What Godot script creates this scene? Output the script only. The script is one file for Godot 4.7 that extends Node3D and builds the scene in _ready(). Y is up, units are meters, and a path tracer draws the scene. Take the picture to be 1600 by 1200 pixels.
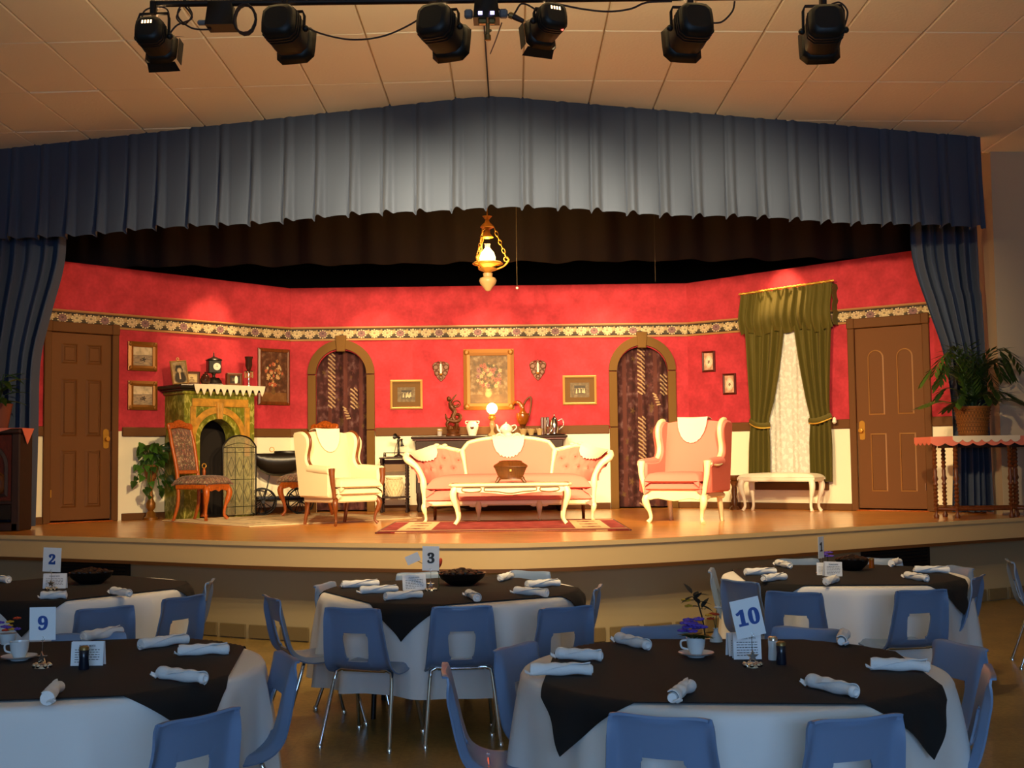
extends Node3D
# An amateur theatre: a drawing-room set on a bow-fronted stage, seen from a hall laid out with round tables.

const STAGE := 0.9
const TABLE := 0.75
var used := {}
var M := {}
var rng := RandomNumberGenerator.new()


# ---------------------------------------------------------------- shapes
class Shape:
	var st := SurfaceTool.new()
	var x := Transform3D()
	var gid := 1
	var pts := PackedVector3Array()
	var uvs := PackedVector2Array()
	var grp := PackedInt32Array()

	func _init() -> void:
		st.begin(Mesh.PRIMITIVE_TRIANGLES)

	func at(o: Vector3, turn := 0.0, tilt := 0.0, roll := 0.0) -> Shape:
		x = Transform3D(Basis.from_euler(Vector3(tilt, turn, roll)), o)
		return self

	func tri(a: Vector3, b: Vector3, c: Vector3, g: int, ua := Vector2.ZERO, ub := Vector2.ZERO, uc := Vector2.ZERO) -> void:
		pts.append(x * a); pts.append(x * b); pts.append(x * c)
		uvs.append(ua); uvs.append(ub); uvs.append(uc)
		grp.append(g)

	func quad(a: Vector3, b: Vector3, c: Vector3, d: Vector3, g: int, ua := Vector2.ZERO, ub := Vector2(1, 0), uc := Vector2(1, 1), ud := Vector2(0, 1)) -> void:
		tri(a, b, c, g, ua, ub, uc)
		tri(a, c, d, g, ua, uc, ud)

	# sends the collected triangles on, outside facing out (front faces run clockwise)
	func flush() -> void:
		var vol := 0.0
		var mid := Vector3.ZERO
		for p in pts:
			mid += p
		mid /= maxf(1.0, pts.size())
		for i in range(0, pts.size(), 3):
			vol += (pts[i] - mid).dot((pts[i + 1] - mid).cross(pts[i + 2] - mid))
		var flip := vol > 0.0
		for i in grp.size():
			st.set_smooth_group(grp[i])
			for k in ([0, 2, 1] if flip else [0, 1, 2]):
				st.set_uv(uvs[i * 3 + k])
				st.add_vertex(pts[i * 3 + k])
		pts.clear(); uvs.clear(); grp.clear()

	func box(size: Vector3, o := Vector3.ZERO, bevel := 0.0) -> Shape:
		var h := size / 2.0
		var e := minf(bevel, minf(h.x, minf(h.y, h.z)) * 0.9)
		for ax in 3:
			for s in [-1.0, 1.0]:
				var u := (ax + 1) % 3
				var v := (ax + 2) % 3
				var q := []
				for k in [[-1, -1], [1, -1], [1, 1], [-1, 1]]:
					var p := Vector3.ZERO
					p[ax] = s * h[ax]
					p[u] = k[0] * (h[u] - e)
					p[v] = k[1] * (h[v] - e)
					q.append(o + p)
				if s < 0: q.reverse()
				quad(q[0], q[1], q[2], q[3], -1)
		if e > 0.0:
			for ax in 3:
				var u := (ax + 1) % 3
				var v := (ax + 2) % 3
				for su in [-1.0, 1.0]:
					for sv in [-1.0, 1.0]:
						var q := []
						for k in [[-1, 0], [1, 0], [1, 1], [-1, 1]]:
							var p := Vector3.ZERO
							p[ax] = k[0] * (h[ax] - e)
							p[u] = su * (h[u] - (0.0 if k[1] == 0 else e))
							p[v] = sv * (h[v] - (e if k[1] == 0 else 0.0))
							q.append(o + p)
						if su * sv > 0: q.reverse()
						quad(q[0], q[1], q[2], q[3], -1)
			for sx in [-1.0, 1.0]:
				for sy in [-1.0, 1.0]:
					for sz in [-1.0, 1.0]:
						var a := o + Vector3(sx * h.x, sy * (h.y - e), sz * (h.z - e))
						var b := o + Vector3(sx * (h.x - e), sy * h.y, sz * (h.z - e))
						var c := o + Vector3(sx * (h.x - e), sy * (h.y - e), sz * h.z)
						if sx * sy * sz > 0: tri(a, b, c, -1)
						else: tri(a, c, b, -1)
		flush()
		return self

	# profile: Vector2(radius, height), turned round y
	func lathe(profile: Array, seg := 20, o := Vector3.ZERO, sx := 1.0, sz := 1.0) -> Shape:
		gid += 1
		for i in profile.size() - 1:
			if i > 0:
				var d0: Vector2 = (profile[i] - profile[i - 1]).normalized()
				var d1: Vector2 = (profile[i + 1] - profile[i]).normalized()
				if d0.dot(d1) < 0.6: gid += 1
			for k in seg:
				var a := TAU * k / seg
				var b := TAU * (k + 1) / seg
				var p: Vector2 = profile[i]
				var q: Vector2 = profile[i + 1]
				var v0 := float(i) / (profile.size() - 1)
				var v1 := float(i + 1) / (profile.size() - 1)
				quad(o + Vector3(p.x * cos(a) * sx, p.y, p.x * sin(a) * sz), o + Vector3(p.x * cos(b) * sx, p.y, p.x * sin(b) * sz),
					o + Vector3(q.x * cos(b) * sx, q.y, q.x * sin(b) * sz), o + Vector3(q.x * cos(a) * sx, q.y, q.x * sin(a) * sz), gid,
					Vector2(float(k) / seg, v0), Vector2(float(k + 1) / seg, v0), Vector2(float(k + 1) / seg, v1), Vector2(float(k) / seg, v1))
		flush()
		return self

	func ball(o: Vector3, r: Vector3, seg := 14, rows := 8) -> Shape:
		var pr := []
		for i in rows + 1:
			var a := PI * i / rows
			pr.append(Vector2(sin(a), -cos(a) * r.y))
		return lathe(pr, seg, o, r.x, r.z)

	# a tube along points; r: one radius or one per point; flat: second radius over the first
	func tube(path: Array, r, seg := 8, flat := 1.0, closed := false) -> Shape:
		gid += 1
		var n := path.size()
		var rings := []
		var t0: Vector3 = (path[1] - path[0]).normalized()
		var up := Vector3.UP if absf(t0.y) < 0.9 else Vector3.FORWARD
		var nrm := (up - t0 * up.dot(t0)).normalized()
		for i in n:
			var t: Vector3
			if closed: t = (path[(i + 1) % n] - path[(i - 1 + n) % n]).normalized()
			else: t = (path[mini(i + 1, n - 1)] - path[maxi(i - 1, 0)]).normalized()
			nrm = (nrm - t * nrm.dot(t)).normalized()
			var bi := t.cross(nrm)
			var rr: float = r[i] if r is Array else r
			var ring := PackedVector3Array()
			for k in seg:
				var a := TAU * k / seg
				ring.append(path[i] + nrm * cos(a) * rr + bi * sin(a) * rr * flat)
			rings.append(ring)
		return loft(rings, true, not closed, closed)

	func loft(rings: Array, ring_closed := true, caps := true, loop := false) -> Shape:
		gid += 1
		var n := rings.size()
		var m: int = rings[0].size()
		for i in (n if loop else n - 1):
			var a: PackedVector3Array = rings[i]
			var b: PackedVector3Array = rings[(i + 1) % n]
			for k in (m if ring_closed else m - 1):
				var k2 := (k + 1) % m
				quad(a[k], a[k2], b[k2], b[k], gid, Vector2(float(k) / m, float(i) / n), Vector2(float(k + 1) / m, float(i) / n), Vector2(float(k + 1) / m, float(i + 1) / n), Vector2(float(k) / m, float(i + 1) / n))
		if caps and ring_closed:
			for e in [0, n - 1]:
				gid += 1
				var a: PackedVector3Array = rings[e]
				var c := Vector3.ZERO
				for p in a: c += p
				c /= m
				for k in m:
					if e == 0: tri(c, a[(k + 1) % m], a[k], gid)
					else: tri(c, a[k], a[(k + 1) % m], gid)
		flush()
		return self

	# an outline in x and y, given thickness along z (centred), its edges eased by bevel
	func slab(outline: PackedVector2Array, depth: float, bevel := 0.0, smooth := false) -> Shape:
		gid += 1
		var n := outline.size()
		var area := 0.0
		for i in n:
			area += outline[i].cross(outline[(i + 1) % n])
		var inner := PackedVector2Array()
		for i in n:
			var d0 := (outline[i] - outline[(i - 1 + n) % n]).normalized()
			var d1 := (outline[(i + 1) % n] - outline[i]).normalized()
			var nn := (Vector2(-d0.y, d0.x) + Vector2(-d1.y, d1.x))
			nn = nn.normalized() / maxf(0.5, nn.length() / 2.0)
			inner.append(outline[i] + nn * bevel * signf(area))
		var idx := Geometry2D.triangulate_polygon(outline)
		var h := depth / 2.0
		var lo := Vector2(1e9, 1e9)
		var hi := Vector2(-1e9, -1e9)
		for p in outline:
			lo = lo.min(p); hi = hi.max(p)
		var sz := (hi - lo).max(Vector2(1e-6, 1e-6))
		for f in [1.0, -1.0]:
			for i in range(0, idx.size(), 3):
				var q := []
				var w := []
				for k in ([0, 1, 2] if f > 0 else [0, 2, 1]):
					var p := inner[idx[i + k]]
					q.append(Vector3(p.x, p.y, f * h))
					var uv := (p - lo) / sz
					w.append(Vector2(uv.x, 1.0 - uv.y))
				# triangulate_polygon keeps the outline's sense: make it anticlockwise about +z
				if (q[1] - q[0]).cross(q[2] - q[0]).z * f < 0:
					tri(q[0], q[2], q[1], -1, w[0], w[2], w[1])
				else:
					tri(q[0], q[1], q[2], -1, w[0], w[1], w[2])
		var g := gid if smooth else -1
		for i in n:
			var a := i
			var b := (i + 1) % n
			if area < 0:
				a = b; b = i
			var levels := [[inner, h], [outline, h - bevel], [outline, -h + bevel], [inner, -h]] if bevel > 0.0 else [[outline, h], [outline, -h]]
			for l in levels.size() - 1:
				var p: PackedVector2Array = levels[l][0]
				var r: PackedVector2Array = levels[l + 1][0]
				quad(Vector3(p[a].x, p[a].y, levels[l][1]), Vector3(r[a].x, r[a].y, levels[l + 1][1]), Vector3(r[b].x, r[b].y, levels[l + 1][1]), Vector3(p[b].x, p[b].y, levels[l][1]), g)
		flush()
		return self

	# the strip between two outlines with as many points (frames, arches), thick along z
	func band(outer: PackedVector2Array, inner: PackedVector2Array, depth: float, closed := true, inset := 0.0) -> Shape:
		var n := outer.size()
		var h := depth / 2.0
		for i in (n if closed else n - 1):
			var j := (i + 1) % n
			var a := Vector3(outer[i].x, outer[i].y, h - inset)
			var b := Vector3(outer[j].x, outer[j].y, h - inset)
			var c := Vector3(inner[j].x, inner[j].y, h)
			var d := Vector3(inner[i].x, inner[i].y, h)
			var z := Vector3(0, 0, 1)
			var a2 := a - z * (depth - inset)
			var b2 := b - z * (depth - inset)
			var c2 := c - z * depth
			var d2 := d - z * depth
			quad(a, b, c, d, -1)
			quad(b2, a2, d2, c2, -1)
			quad(a2, b2, b, a, -1)
			quad(d, c, c2, d2, -1)
			if not closed and i == 0: quad(a2, a, d, d2, -1)
			if not closed and i == n - 2: quad(b, b2, c2, c, -1)
		flush()
		return self

	# a sheet: f(u, v) for u, v in 0..1; with thick > 0 it is solid; keep(i, j) leaves cells out
	func sheet(f: Callable, nu: int, nv: int, thick := 0.0, keep = null, us := [], vs := []) -> Shape:
		gid += 2
		var P := []
		for j in nv + 1:
			var row := PackedVector3Array()
			for i in nu + 1:
				row.append(f.call(us[i] if us else float(i) / nu, vs[j] if vs else float(j) / nv))
			P.append(row)
		var Q := []
		if thick > 0.0:
			for j in nv + 1:
				var row := PackedVector3Array()
				for i in nu + 1:
					var du: Vector3 = P[j][mini(i + 1, nu)] - P[j][maxi(i - 1, 0)]
					var dv: Vector3 = P[mini(j + 1, nv)][i] - P[maxi(j - 1, 0)][i]
					row.append(P[j][i] - du.cross(dv).normalized() * thick)
				Q.append(row)
		var has := func(i: int, j: int) -> bool:
			return i >= 0 and j >= 0 and i < nu and j < nv and (keep == null or keep.call(i, j))
		for j in nv:
			for i in nu:
				if not has.call(i, j): continue
				var ua := Vector2(float(i) / nu, float(j) / nv)
				var ub := Vector2(float(i + 1) / nu, float(j) / nv)
				var uc := Vector2(float(i + 1) / nu, float(j + 1) / nv)
				var ud := Vector2(float(i) / nu, float(j + 1) / nv)
				quad(P[j][i], P[j][i + 1], P[j + 1][i + 1], P[j + 1][i], gid, ua, ub, uc, ud)
				if thick > 0.0:
					quad(Q[j][i + 1], Q[j][i], Q[j + 1][i], Q[j + 1][i + 1], gid + 1, ub, ua, ud, uc)
					if not has.call(i, j - 1): quad(P[j][i + 1], P[j][i], Q[j][i], Q[j][i + 1], -1, ub, ua, ua, ub)
					if not has.call(i, j + 1): quad(P[j + 1][i], P[j + 1][i + 1], Q[j + 1][i + 1], Q[j + 1][i], -1, ud, uc, uc, ud)
					if not has.call(i - 1, j): quad(P[j][i], P[j + 1][i], Q[j + 1][i], Q[j][i], -1, ua, ud, ud, ua)
					if not has.call(i + 1, j): quad(P[j + 1][i + 1], P[j][i + 1], Q[j][i + 1], Q[j + 1][i + 1], -1, uc, ub, ub, uc)
		gid += 2
		flush()
		return self

	func done() -> ArrayMesh:
		st.generate_normals()
		st.index()
		return st.commit()


# ---------------------------------------------------------------- naming
func numbered(called: String) -> String:
	if not used.has(called):
		used[called] = 0
		return called
	used[called] += 1
	return "%s_%03d" % [called, used[called]]


func tag(o: Node3D, label := "", category := "", group := "", kind := "") -> Node3D:
	if label: o.set_meta("label", label)
	if category: o.set_meta("category", category)
	if group: o.set_meta("group", group)
	if kind: o.set_meta("kind", kind)
	return o


func thing(called: String, label: String, category: String, where := Vector3.ZERO, turn := 0.0, group := "") -> Node3D:
	var o := Node3D.new()
	o.name = numbered(called)
	add_child(o)
	o.position = where
	o.rotation.y = turn
	return tag(o, label, category, group)


func obj(called: String, s, m: Material, parent: Node3D = null) -> MeshInstance3D:
	var o := MeshInstance3D.new()
	o.mesh = s.done() if s is Shape else s
	o.material_override = m
	if parent == null:
		o.name = numbered(called)
		add_child(o)
	else:
		o.name = called
		parent.add_child(o, true)
	return o


# one mesh that is a whole thing
func solo(called: String, s, m: Material, label: String, category: String, where := Vector3.ZERO, turn := 0.0, group := "") -> MeshInstance3D:
	var o := obj(called, s, m)
	o.position = where
	o.rotation.y = turn
	tag(o, label, category, group)
	return o


func structure(called: String, s, m: Material, parent: Node3D = null) -> Node3D:
	var o: Node3D
	if s == null:
		o = Node3D.new()
		o.name = numbered(called)
		add_child(o)
	else:
		o = obj(called, s, m, parent)
	if parent == null: o.set_meta("kind", "structure")
	return o


func copy(of: Node3D, label: String, where: Vector3, turn := 0.0, group := "") -> Node3D:
	var o: Node3D = of.duplicate()
	o.name = numbered(String(of.name).rstrip("0123456789").rstrip("_"))
	add_child(o)
	o.position = where
	o.rotation = Vector3(0, turn, 0)
	return tag(o, label, "", group)


# ---------------------------------------------------------------- materials
func tex(w: int, h: int, f: Callable) -> ImageTexture:
	var im := Image.create(w, h, false, Image.FORMAT_RGB8)
	for y in h:
		for xx in w:
			im.set_pixel(xx, y, f.call(xx, y))
	return ImageTexture.create_from_image(im)


func noise(freq: float, sd := 1, type := FastNoiseLite.TYPE_SIMPLEX_SMOOTH, oct := 3) -> FastNoiseLite:
	var n := FastNoiseLite.new()
	n.seed = sd
	n.frequency = freq
	n.noise_type = type
	n.fractal_octaves = oct
	return n


func noisetex(freq: float, sd: int, normal: bool, size := 256, ramp: Gradient = null, bump := 4.0) -> NoiseTexture2D:
	var t := NoiseTexture2D.new()
	t.width = size; t.height = size
	t.seamless = true
	t.noise = noise(freq, sd)
	t.as_normal_map = normal
	t.bump_strength = bump
	if ramp: t.color_ramp = ramp
	return t


func ramp(a: Color, b: Color) -> Gradient:
	var g := Gradient.new()
	g.set_color(0, a)
	g.set_color(1, b)
	return g


func mat(called: String, c: Color, rough := 0.7, metal := 0.0) -> StandardMaterial3D:
	var m := StandardMaterial3D.new()
	m.resource_name = called
	m.albedo_color = c
	m.roughness = rough
	m.metallic = metal
	m.cull_mode = BaseMaterial3D.CULL_DISABLED
	M[called] = m
	return m


func c8(r: int, g: int, b: int) -> Color:
	return Color(r / 255.0, g / 255.0, b / 255.0)


func woven(m: StandardMaterial3D, scale := 6.0, strength := 0.5) -> StandardMaterial3D:
	m.normal_enabled = true
	m.normal_texture = M.weave
	m.normal_scale = strength
	m.uv1_triplanar = true
	m.uv1_scale = Vector3.ONE * scale
	m.rim_enabled = true
	m.rim = 0.25
	m.rim_tint = 0.6
	return m


func grained(m: StandardMaterial3D, scale := 2.0) -> StandardMaterial3D:
	m.albedo_texture = M.grain
	m.uv1_triplanar = true
	m.uv1_scale = Vector3(scale, scale, scale)
	return m


func glow(called: String, c: Color, e: float) -> StandardMaterial3D:
	var m := mat(called, Color(0.9, 0.9, 0.9), 0.5)
	m.emission_enabled = true
	m.emission = c
	m.emission_energy_multiplier = e
	return m


func arc(cx: float, cy: float, r: float, a0: float, a1: float, n: int, ry := 0.0) -> PackedVector2Array:
	var p := PackedVector2Array()
	for i in n + 1:
		var a := lerpf(a0, a1, float(i) / n)
		p.append(Vector2(cx + cos(a) * r, cy + sin(a) * (ry if ry > 0 else r)))
	return p


func rect(x0: float, y0: float, x1: float, y1: float) -> PackedVector2Array:
	return PackedVector2Array([Vector2(x0, y0), Vector2(x1, y0), Vector2(x1, y1), Vector2(x0, y1)])


# a smooth line through points
func curve(p: Array, n: int) -> Array:
	var c := Curve3D.new()
	for i in p.size():
		var t: Vector3 = (p[mini(i + 1, p.size() - 1)] - p[maxi(i - 1, 0)]) / 6.0
		c.add_point(p[i], -t, t)
	var out := []
	var L := c.get_baked_length()
	for i in n + 1:
		out.append(c.sample_baked(L * i / n, true))
	return out


func bez(p: Array, n: int) -> PackedVector2Array:
	var q := []
	for v in p: q.append(Vector3(v.x, v.y, 0))
	var out := PackedVector2Array()
	for v in curve(q, n): out.append(Vector2(v.x, v.y))
	return out


func radii(a: Array, n: int) -> Array:
	var out := []
	for i in n + 1:
		var t := float(i) / n * (a.size() - 1)
		var k := mini(int(t), a.size() - 2)
		out.append(lerpf(a[k], a[k + 1], smoothstep(0, 1, t - k)))
	return out


# a curved leg, knee out at the top, slim ankle, foot turned out; dir: outward on the floor
func cabriole(s: Shape, top: Vector3, dir: Vector3, thick := 1.0) -> Shape:
	var h := top.y
	var p := [top, top + dir * 0.02 + Vector3(0, -0.12 * h, 0), top + dir * 0.022 + Vector3(0, -0.28 * h, 0), top - dir * 0.004 + Vector3(0, -0.6 * h, 0), top - dir * 0.012 + Vector3(0, -0.85 * h, 0), top + dir * 0.012 + Vector3(0, -0.985 * h, 0)]
	return s.tube(curve(p, 14), radii([0.034 * thick, 0.036 * thick, 0.031 * thick, 0.019 * thick, 0.0165 * thick, 0.021 * thick], 14), 8)


# soft round dab of paint
func dab(im: Image, cx: float, cy: float, r: float, c: Color, wob := 0.3, sd := 0.0) -> void:
	for y in range(maxi(0, int(cy - r * 1.4)), mini(im.get_height(), int(cy + r * 1.4) + 1)):
		for x in range(maxi(0, int(cx - r * 1.4)), mini(im.get_width(), int(cx + r * 1.4) + 1)):
			var d := Vector2(x - cx, y - cy)
			var a := d.angle()
			var rr := r * (1.0 + wob * sin(a * 5.0 + sd) * 0.5)
			if d.length() < rr:
				var k := d.length() / rr
				im.set_pixel(x, y, c.darkened(0.25 * k) if k < 0.85 else im.get_pixel(x, y).lerp(c, 0.5))


func line(im: Image, x0: float, y0: float, x1: float, y1: float, w: float, c: Color) -> void:
	var n := int(maxf(absf(x1 - x0), absf(y1 - y0))) + 1
	for i in n + 1:
		var t := float(i) / n
		im.fill_rect(Rect2i(int(lerpf(x0, x1, t) - w / 2), int(lerpf(y0, y1, t) - w / 2), maxi(1, int(w)), maxi(1, int(w))), c)


func canvas(w: int, h: int, c: Color, nz := 0.0, sd := 1) -> Image:
	var im := Image.create(w, h, false, Image.FORMAT_RGB8)
	im.fill(c)
	if nz > 0.0:
		var n := noise(0.03, sd)
		for y in h:
			for x in w:
				var k := n.get_noise_2d(x, y) * nz
				im.set_pixel(x, y, c.lightened(k) if k > 0 else c.darkened(-k))
	return im


func bouquet(w: int, h: int, ground: Color, low: Color, flowers: Array, vase: Color, sd: int) -> Image:
	rng.seed = sd
	var im := canvas(w, h, ground, 0.35, sd)
	for y in range(int(h * 0.82), h):
		for x in w:
			im.set_pixel(x, y, im.get_pixel(x, y).lerp(low, 0.7))
	dab(im, w * 0.48, h * 0.8, w * 0.09, vase, 0.0)
	dab(im, w * 0.48, h * 0.72, w * 0.065, vase, 0.0)
	for i in 60:
		var a := rng.randf() * TAU
		var r := sqrt(rng.randf())
		dab(im, w * (0.5 + 0.32 * r * cos(a)), h * (0.42 + 0.27 * r * sin(a)), w * rng.randf_range(0.02, 0.04), Color(0.25, 0.22, 0.1).lerp(ground, rng.randf() * 0.6), 0.8, rng.randf() * 6)
	for i in 44:
		var a := rng.randf() * TAU
		var r := sqrt(rng.randf())
		var c: Color = flowers[rng.randi() % flowers.size()]
		var x := w * (0.5 + 0.33 * r * cos(a))
		var y := h * (0.42 + 0.28 * r * sin(a))
		var q := w * rng.randf_range(0.025, 0.06)
		dab(im, x, y, q, c, 0.5, rng.randf() * 6)
		dab(im, x, y, q * 0.35, c.darkened(0.35), 0.2)
	return im


func group_photo(sd: int) -> Image:
	rng.seed = sd
	var im := canvas(128, 100, c8(96, 76, 44), 0.2, sd)
	im.fill_rect(Rect2i(26, 18, 78, 62), c8(74, 58, 36))
	im.fill_rect(Rect2i(30, 22, 70, 26), c8(46, 36, 24))
	for i in 7:
		var x := 33.0 + i * 10.5
		var y := 34.0 + rng.randf() * 8
		var c := c8(190, 172, 130) if rng.randf() > 0.35 else c8(90, 74, 50)
		for k in 28:
			line(im, x - 2 - k * 0.12, y + 5 + k, x + 2 + k * 0.12, y + 5 + k, 1.5, c)
		dab(im, x, y, 3.4, c8(200, 178, 140), 0.0)
	return im


func landscape(sd: int) -> Image:
	var im := canvas(96, 80, c8(214, 190, 150), 0.25, sd)
	var n := noise(0.05, sd)
	for y in range(36, 80):
		for x in 96:
			var k := n.get_noise_2d(x * 0.6, y * 3.0)
			im.set_pixel(x, y, c8(176, 150, 116).lerp(c8(120, 104, 88), clampf(k + 0.4, 0, 1)))
	dab(im, 54, 52, 9, c8(70, 58, 50), 0.8, 2.0)
	dab(im, 40, 55, 6, c8(104, 84, 66), 0.8, 1.0)
	line(im, 0, 37, 96, 35, 2, c8(130, 112, 92))
	return im


func materials() -> void:
	M.weave = noisetex(0.22, 5, true, 256, null, 2.0)
	M.relief = noisetex(0.03, 7, true, 256, null, 3.0)
	M.blotch = noisetex(0.012, 11, false, 256, ramp(Color(0.78, 0.78, 0.78), Color(1, 1, 1)))
	var gn := noise(0.02, 3)
	M.grain = tex(256, 256, func(x: int, y: int) -> Color:
		var k := gn.get_noise_2d(x * 7.0, y * 0.7) * 0.22 + gn.get_noise_2d(x * 1.2, y * 0.4) * 0.12
		return Color(0.88 + k, 0.87 + k, 0.86 + k))
	# the set
	var red := mat("red painted wall", c8(194, 50, 64), 0.85)
	var rn := noise(0.02, 21)
	red.albedo_texture = tex(256, 256, func(x: int, y: int) -> Color:
		var k := rn.get_noise_2d(x, y) * 0.12 + rn.get_noise_2d(x * 6.0, y * 6.0) * 0.06
		return Color(0.93 + k, 0.9 + k * 1.4, 0.9 + k * 1.4))
	red.uv1_triplanar = true
	red.uv1_scale = Vector3.ONE * 0.6
	mat("cream wainscot", c8(250, 240, 208), 0.7)
	mat("brown paint", c8(98, 58, 14), 0.75)
	mat("door brown", c8(104, 60, 12), 0.7)
	mat("panel edge", c8(160, 112, 60), 0.45)
	mat("olive casing", c8(104, 72, 22), 0.85)
	var fl := mat("stage boards", c8(232, 158, 66), 0.28)
	var fn := noise(0.02, 31)
	fl.albedo_texture = tex(512, 512, func(x: int, y: int) -> Color:
		var row := int(y / 16)
		var k := fn.get_noise_2d(x * 0.5 + row * 91.0, y * 6.0) * 0.14 + (hash(row * 7 + int((x + row * 130) / 256.0)) % 100) * 0.0012
		if y % 16 == 0: k -= 0.12
		return Color(0.9 + k, 0.88 + k, 0.84 + k))
	fl.uv1_triplanar = true
	fl.uv1_scale = Vector3.ONE * 0.5
	fl.clearcoat_enabled = true
	fl.clearcoat = 0.5
	fl.clearcoat_roughness = 0.2
	mat("stage front paint", c8(214, 184, 132), 0.7)
	mat("brown edge strip", c8(94, 58, 24), 0.6)
	mat("stage wall paint", c8(176, 160, 124), 0.8)
	mat("baseboard tile", c8(120, 104, 72), 0.6)
	mat("dark grille", c8(28, 26, 26), 0.6, 0.3)
	mat("black masking", c8(16, 12, 10), 0.95)
	woven(mat("brown teaser cloth", c8(44, 32, 26), 0.95), 8.0)
	var vel := woven(mat("blue stage curtain", c8(60, 72, 96), 0.9), 9.0, 0.4)
	vel.rim = 0.5
	mat("hall plaster", c8(188, 172, 146), 0.85)
	var hf := mat("hall vinyl", c8(176, 146, 84), 0.3)
	var hn := noise(0.03, 41)
	hf.albedo_texture = tex(256, 256, func(x: int, y: int) -> Color:
		var k := hn.get_noise_2d(x * 2.0, y * 2.0) * 0.12 + hn.get_noise_2d(x * 9.0, y * 9.0) * 0.08
		var t := (int(x / 128) + int(y / 128)) % 2 * 0.05
		if x % 128 < 1 or y % 128 < 1: k -= 0.15
		return Color(0.86 + k - t, 0.86 + k - t, 0.86 + k - t))
	hf.uv1_triplanar = true
	hf.uv1_scale = Vector3.ONE * 1.6
	var ct := mat("ceiling tile", c8(248, 242, 216), 0.9)
	ct.normal_enabled = true
	ct.normal_texture = M.relief
	ct.normal_scale = 0.25
	ct.uv1_triplanar = true
	ct.uv1_scale = Vector3.ONE * 3.0
	mat("ceiling grid", c8(206, 184, 146), 0.6)
	# wallpaper border: dark ground, pale shells and mauve flowers
	var bi := canvas(512, 96, c8(30, 18, 14), 0.15, 3)
	for i in 6:
		var x := 42.0 + i * 85.3
		var cc: Color = [c8(226, 200, 150), c8(222, 190, 146), c8(150, 108, 110)][i % 3]
		for q in [-512, 0, 512]:
			dab(bi, x + q + 40, 36, 22, c8(190, 160, 112), 0.4, 1.0)
			dab(bi, x + q + 44, 66, 15, c8(74, 58, 36), 0.6, 2.0)
			dab(bi, x + q, 50, 32, cc, 0.35, i * 1.3)
			for a in 12:
				dab(bi, x + q + cos(a * TAU / 12) * 30, 50 + sin(a * TAU / 12) * 32, 6, c8(238, 216, 168), 0.0)
			dab(bi, x + q, 46, 9, cc.darkened(0.3), 0.3)
	bi.fill_rect(Rect2i(0, 0, 512, 7), c8(120, 84, 44))
	bi.fill_rect(Rect2i(0, 89, 512, 7), c8(150, 108, 58))
	var bm := mat("wallpaper border", Color.WHITE, 0.7)
	bm.albedo_texture = ImageTexture.create_from_image(bi)
	mat("border moulding", c8(168, 120, 66), 0.5)
	# alcove curtain: wine cloth with cream rope twists and faint stars
	var ai := canvas(256, 512, c8(62, 22, 22), 0.35, 9)
	rng.seed = 77
	for x in range(0, 256, 64):
		ai.fill_rect(Rect2i(x + 44, 0, 16, 512), c8(84, 40, 34))
	for i in 70:
		dab(ai, rng.randf() * 256, rng.randf() * 512, rng.randf_range(4, 10), c8(104, 72, 40) if i % 2 else c8(96, 50, 48), 0.9, rng.randf() * 6)
	for col in [[58, 20], [58, 270], [150, 140], [150, 390]]:
		var tall := 190 if col[0] == 58 else 70
		for k in int(tall / 13.0):
			var y: float = col[1] + k * 13.0
			line(ai, col[0] - 13, y, col[0] + 2, y + 9, 4, c8(176, 148, 112))
			line(ai, col[0] + 2, y - 3, col[0] + 14, y + 6, 4, c8(160, 130, 98))
		if tall < 100:
			for k in 5:
				line(ai, col[0] - 44 + k * 4, col[1] + 56 + k * 9, col[0] - 32 + k * 4, col[1] + 62 + k * 7, 4, c8(170, 142, 106))
	var am := mat("patterned wine cloth", Color.WHITE, 0.9)
	am.albedo_texture = ImageTexture.create_from_image(ai)
	am.uv1_offset = Vector3(-0.09, 0, 0)
	var an := mat("patterned wine cloth centred", Color.WHITE, 0.9)
	an.albedo_texture = am.albedo_texture
	an.uv1_offset = Vector3(-0.273, 0.06, 0)
	# furniture
	grained(mat("oak", c8(190, 92, 22), 0.4), 3.0)
	grained(mat("walnut", c8(120, 62, 24), 0.4), 3.0)
	grained(mat("dark wood", c8(50, 22, 12), 0.65), 3.0)
	grained(mat("red mahogany", c8(92, 32, 20), 0.35), 3.0)
	grained(mat("chest wood", c8(104, 58, 22), 0.4), 3.0)
	mat("brown mount", c8(104, 74, 38), 0.95)
	mat("faint cord", c8(92, 78, 56), 0.8)
	mat("cream lacquer", c8(244, 226, 176), 0.4)
	mat("antique line", c8(116, 80, 34), 0.5)
	mat("white lacquer", c8(250, 240, 214), 0.35)
	woven(mat("pink velvet", c8(226, 122, 106), 0.85), 14.0)
	woven(mat("rose brocade", c8(190, 84, 66), 0.85), 14.0)
	var dm := woven(mat("cream damask", c8(240, 222, 182), 0.85), 10.0)
	var dn := noise(0.06, 51)
	dm.albedo_texture = tex(256, 256, func(x: int, y: int) -> Color:
		var k := 0.07 if sin(x * 0.196) * sin(y * 0.196) + dn.get_noise_2d(x, y) > 0.25 else 0.0
		return Color(0.94 - k, 0.93 - k, 0.91 - k))
	var fi := canvas(256, 256, c8(106, 74, 56), 0.3, 13)
	rng.seed = 5
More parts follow.
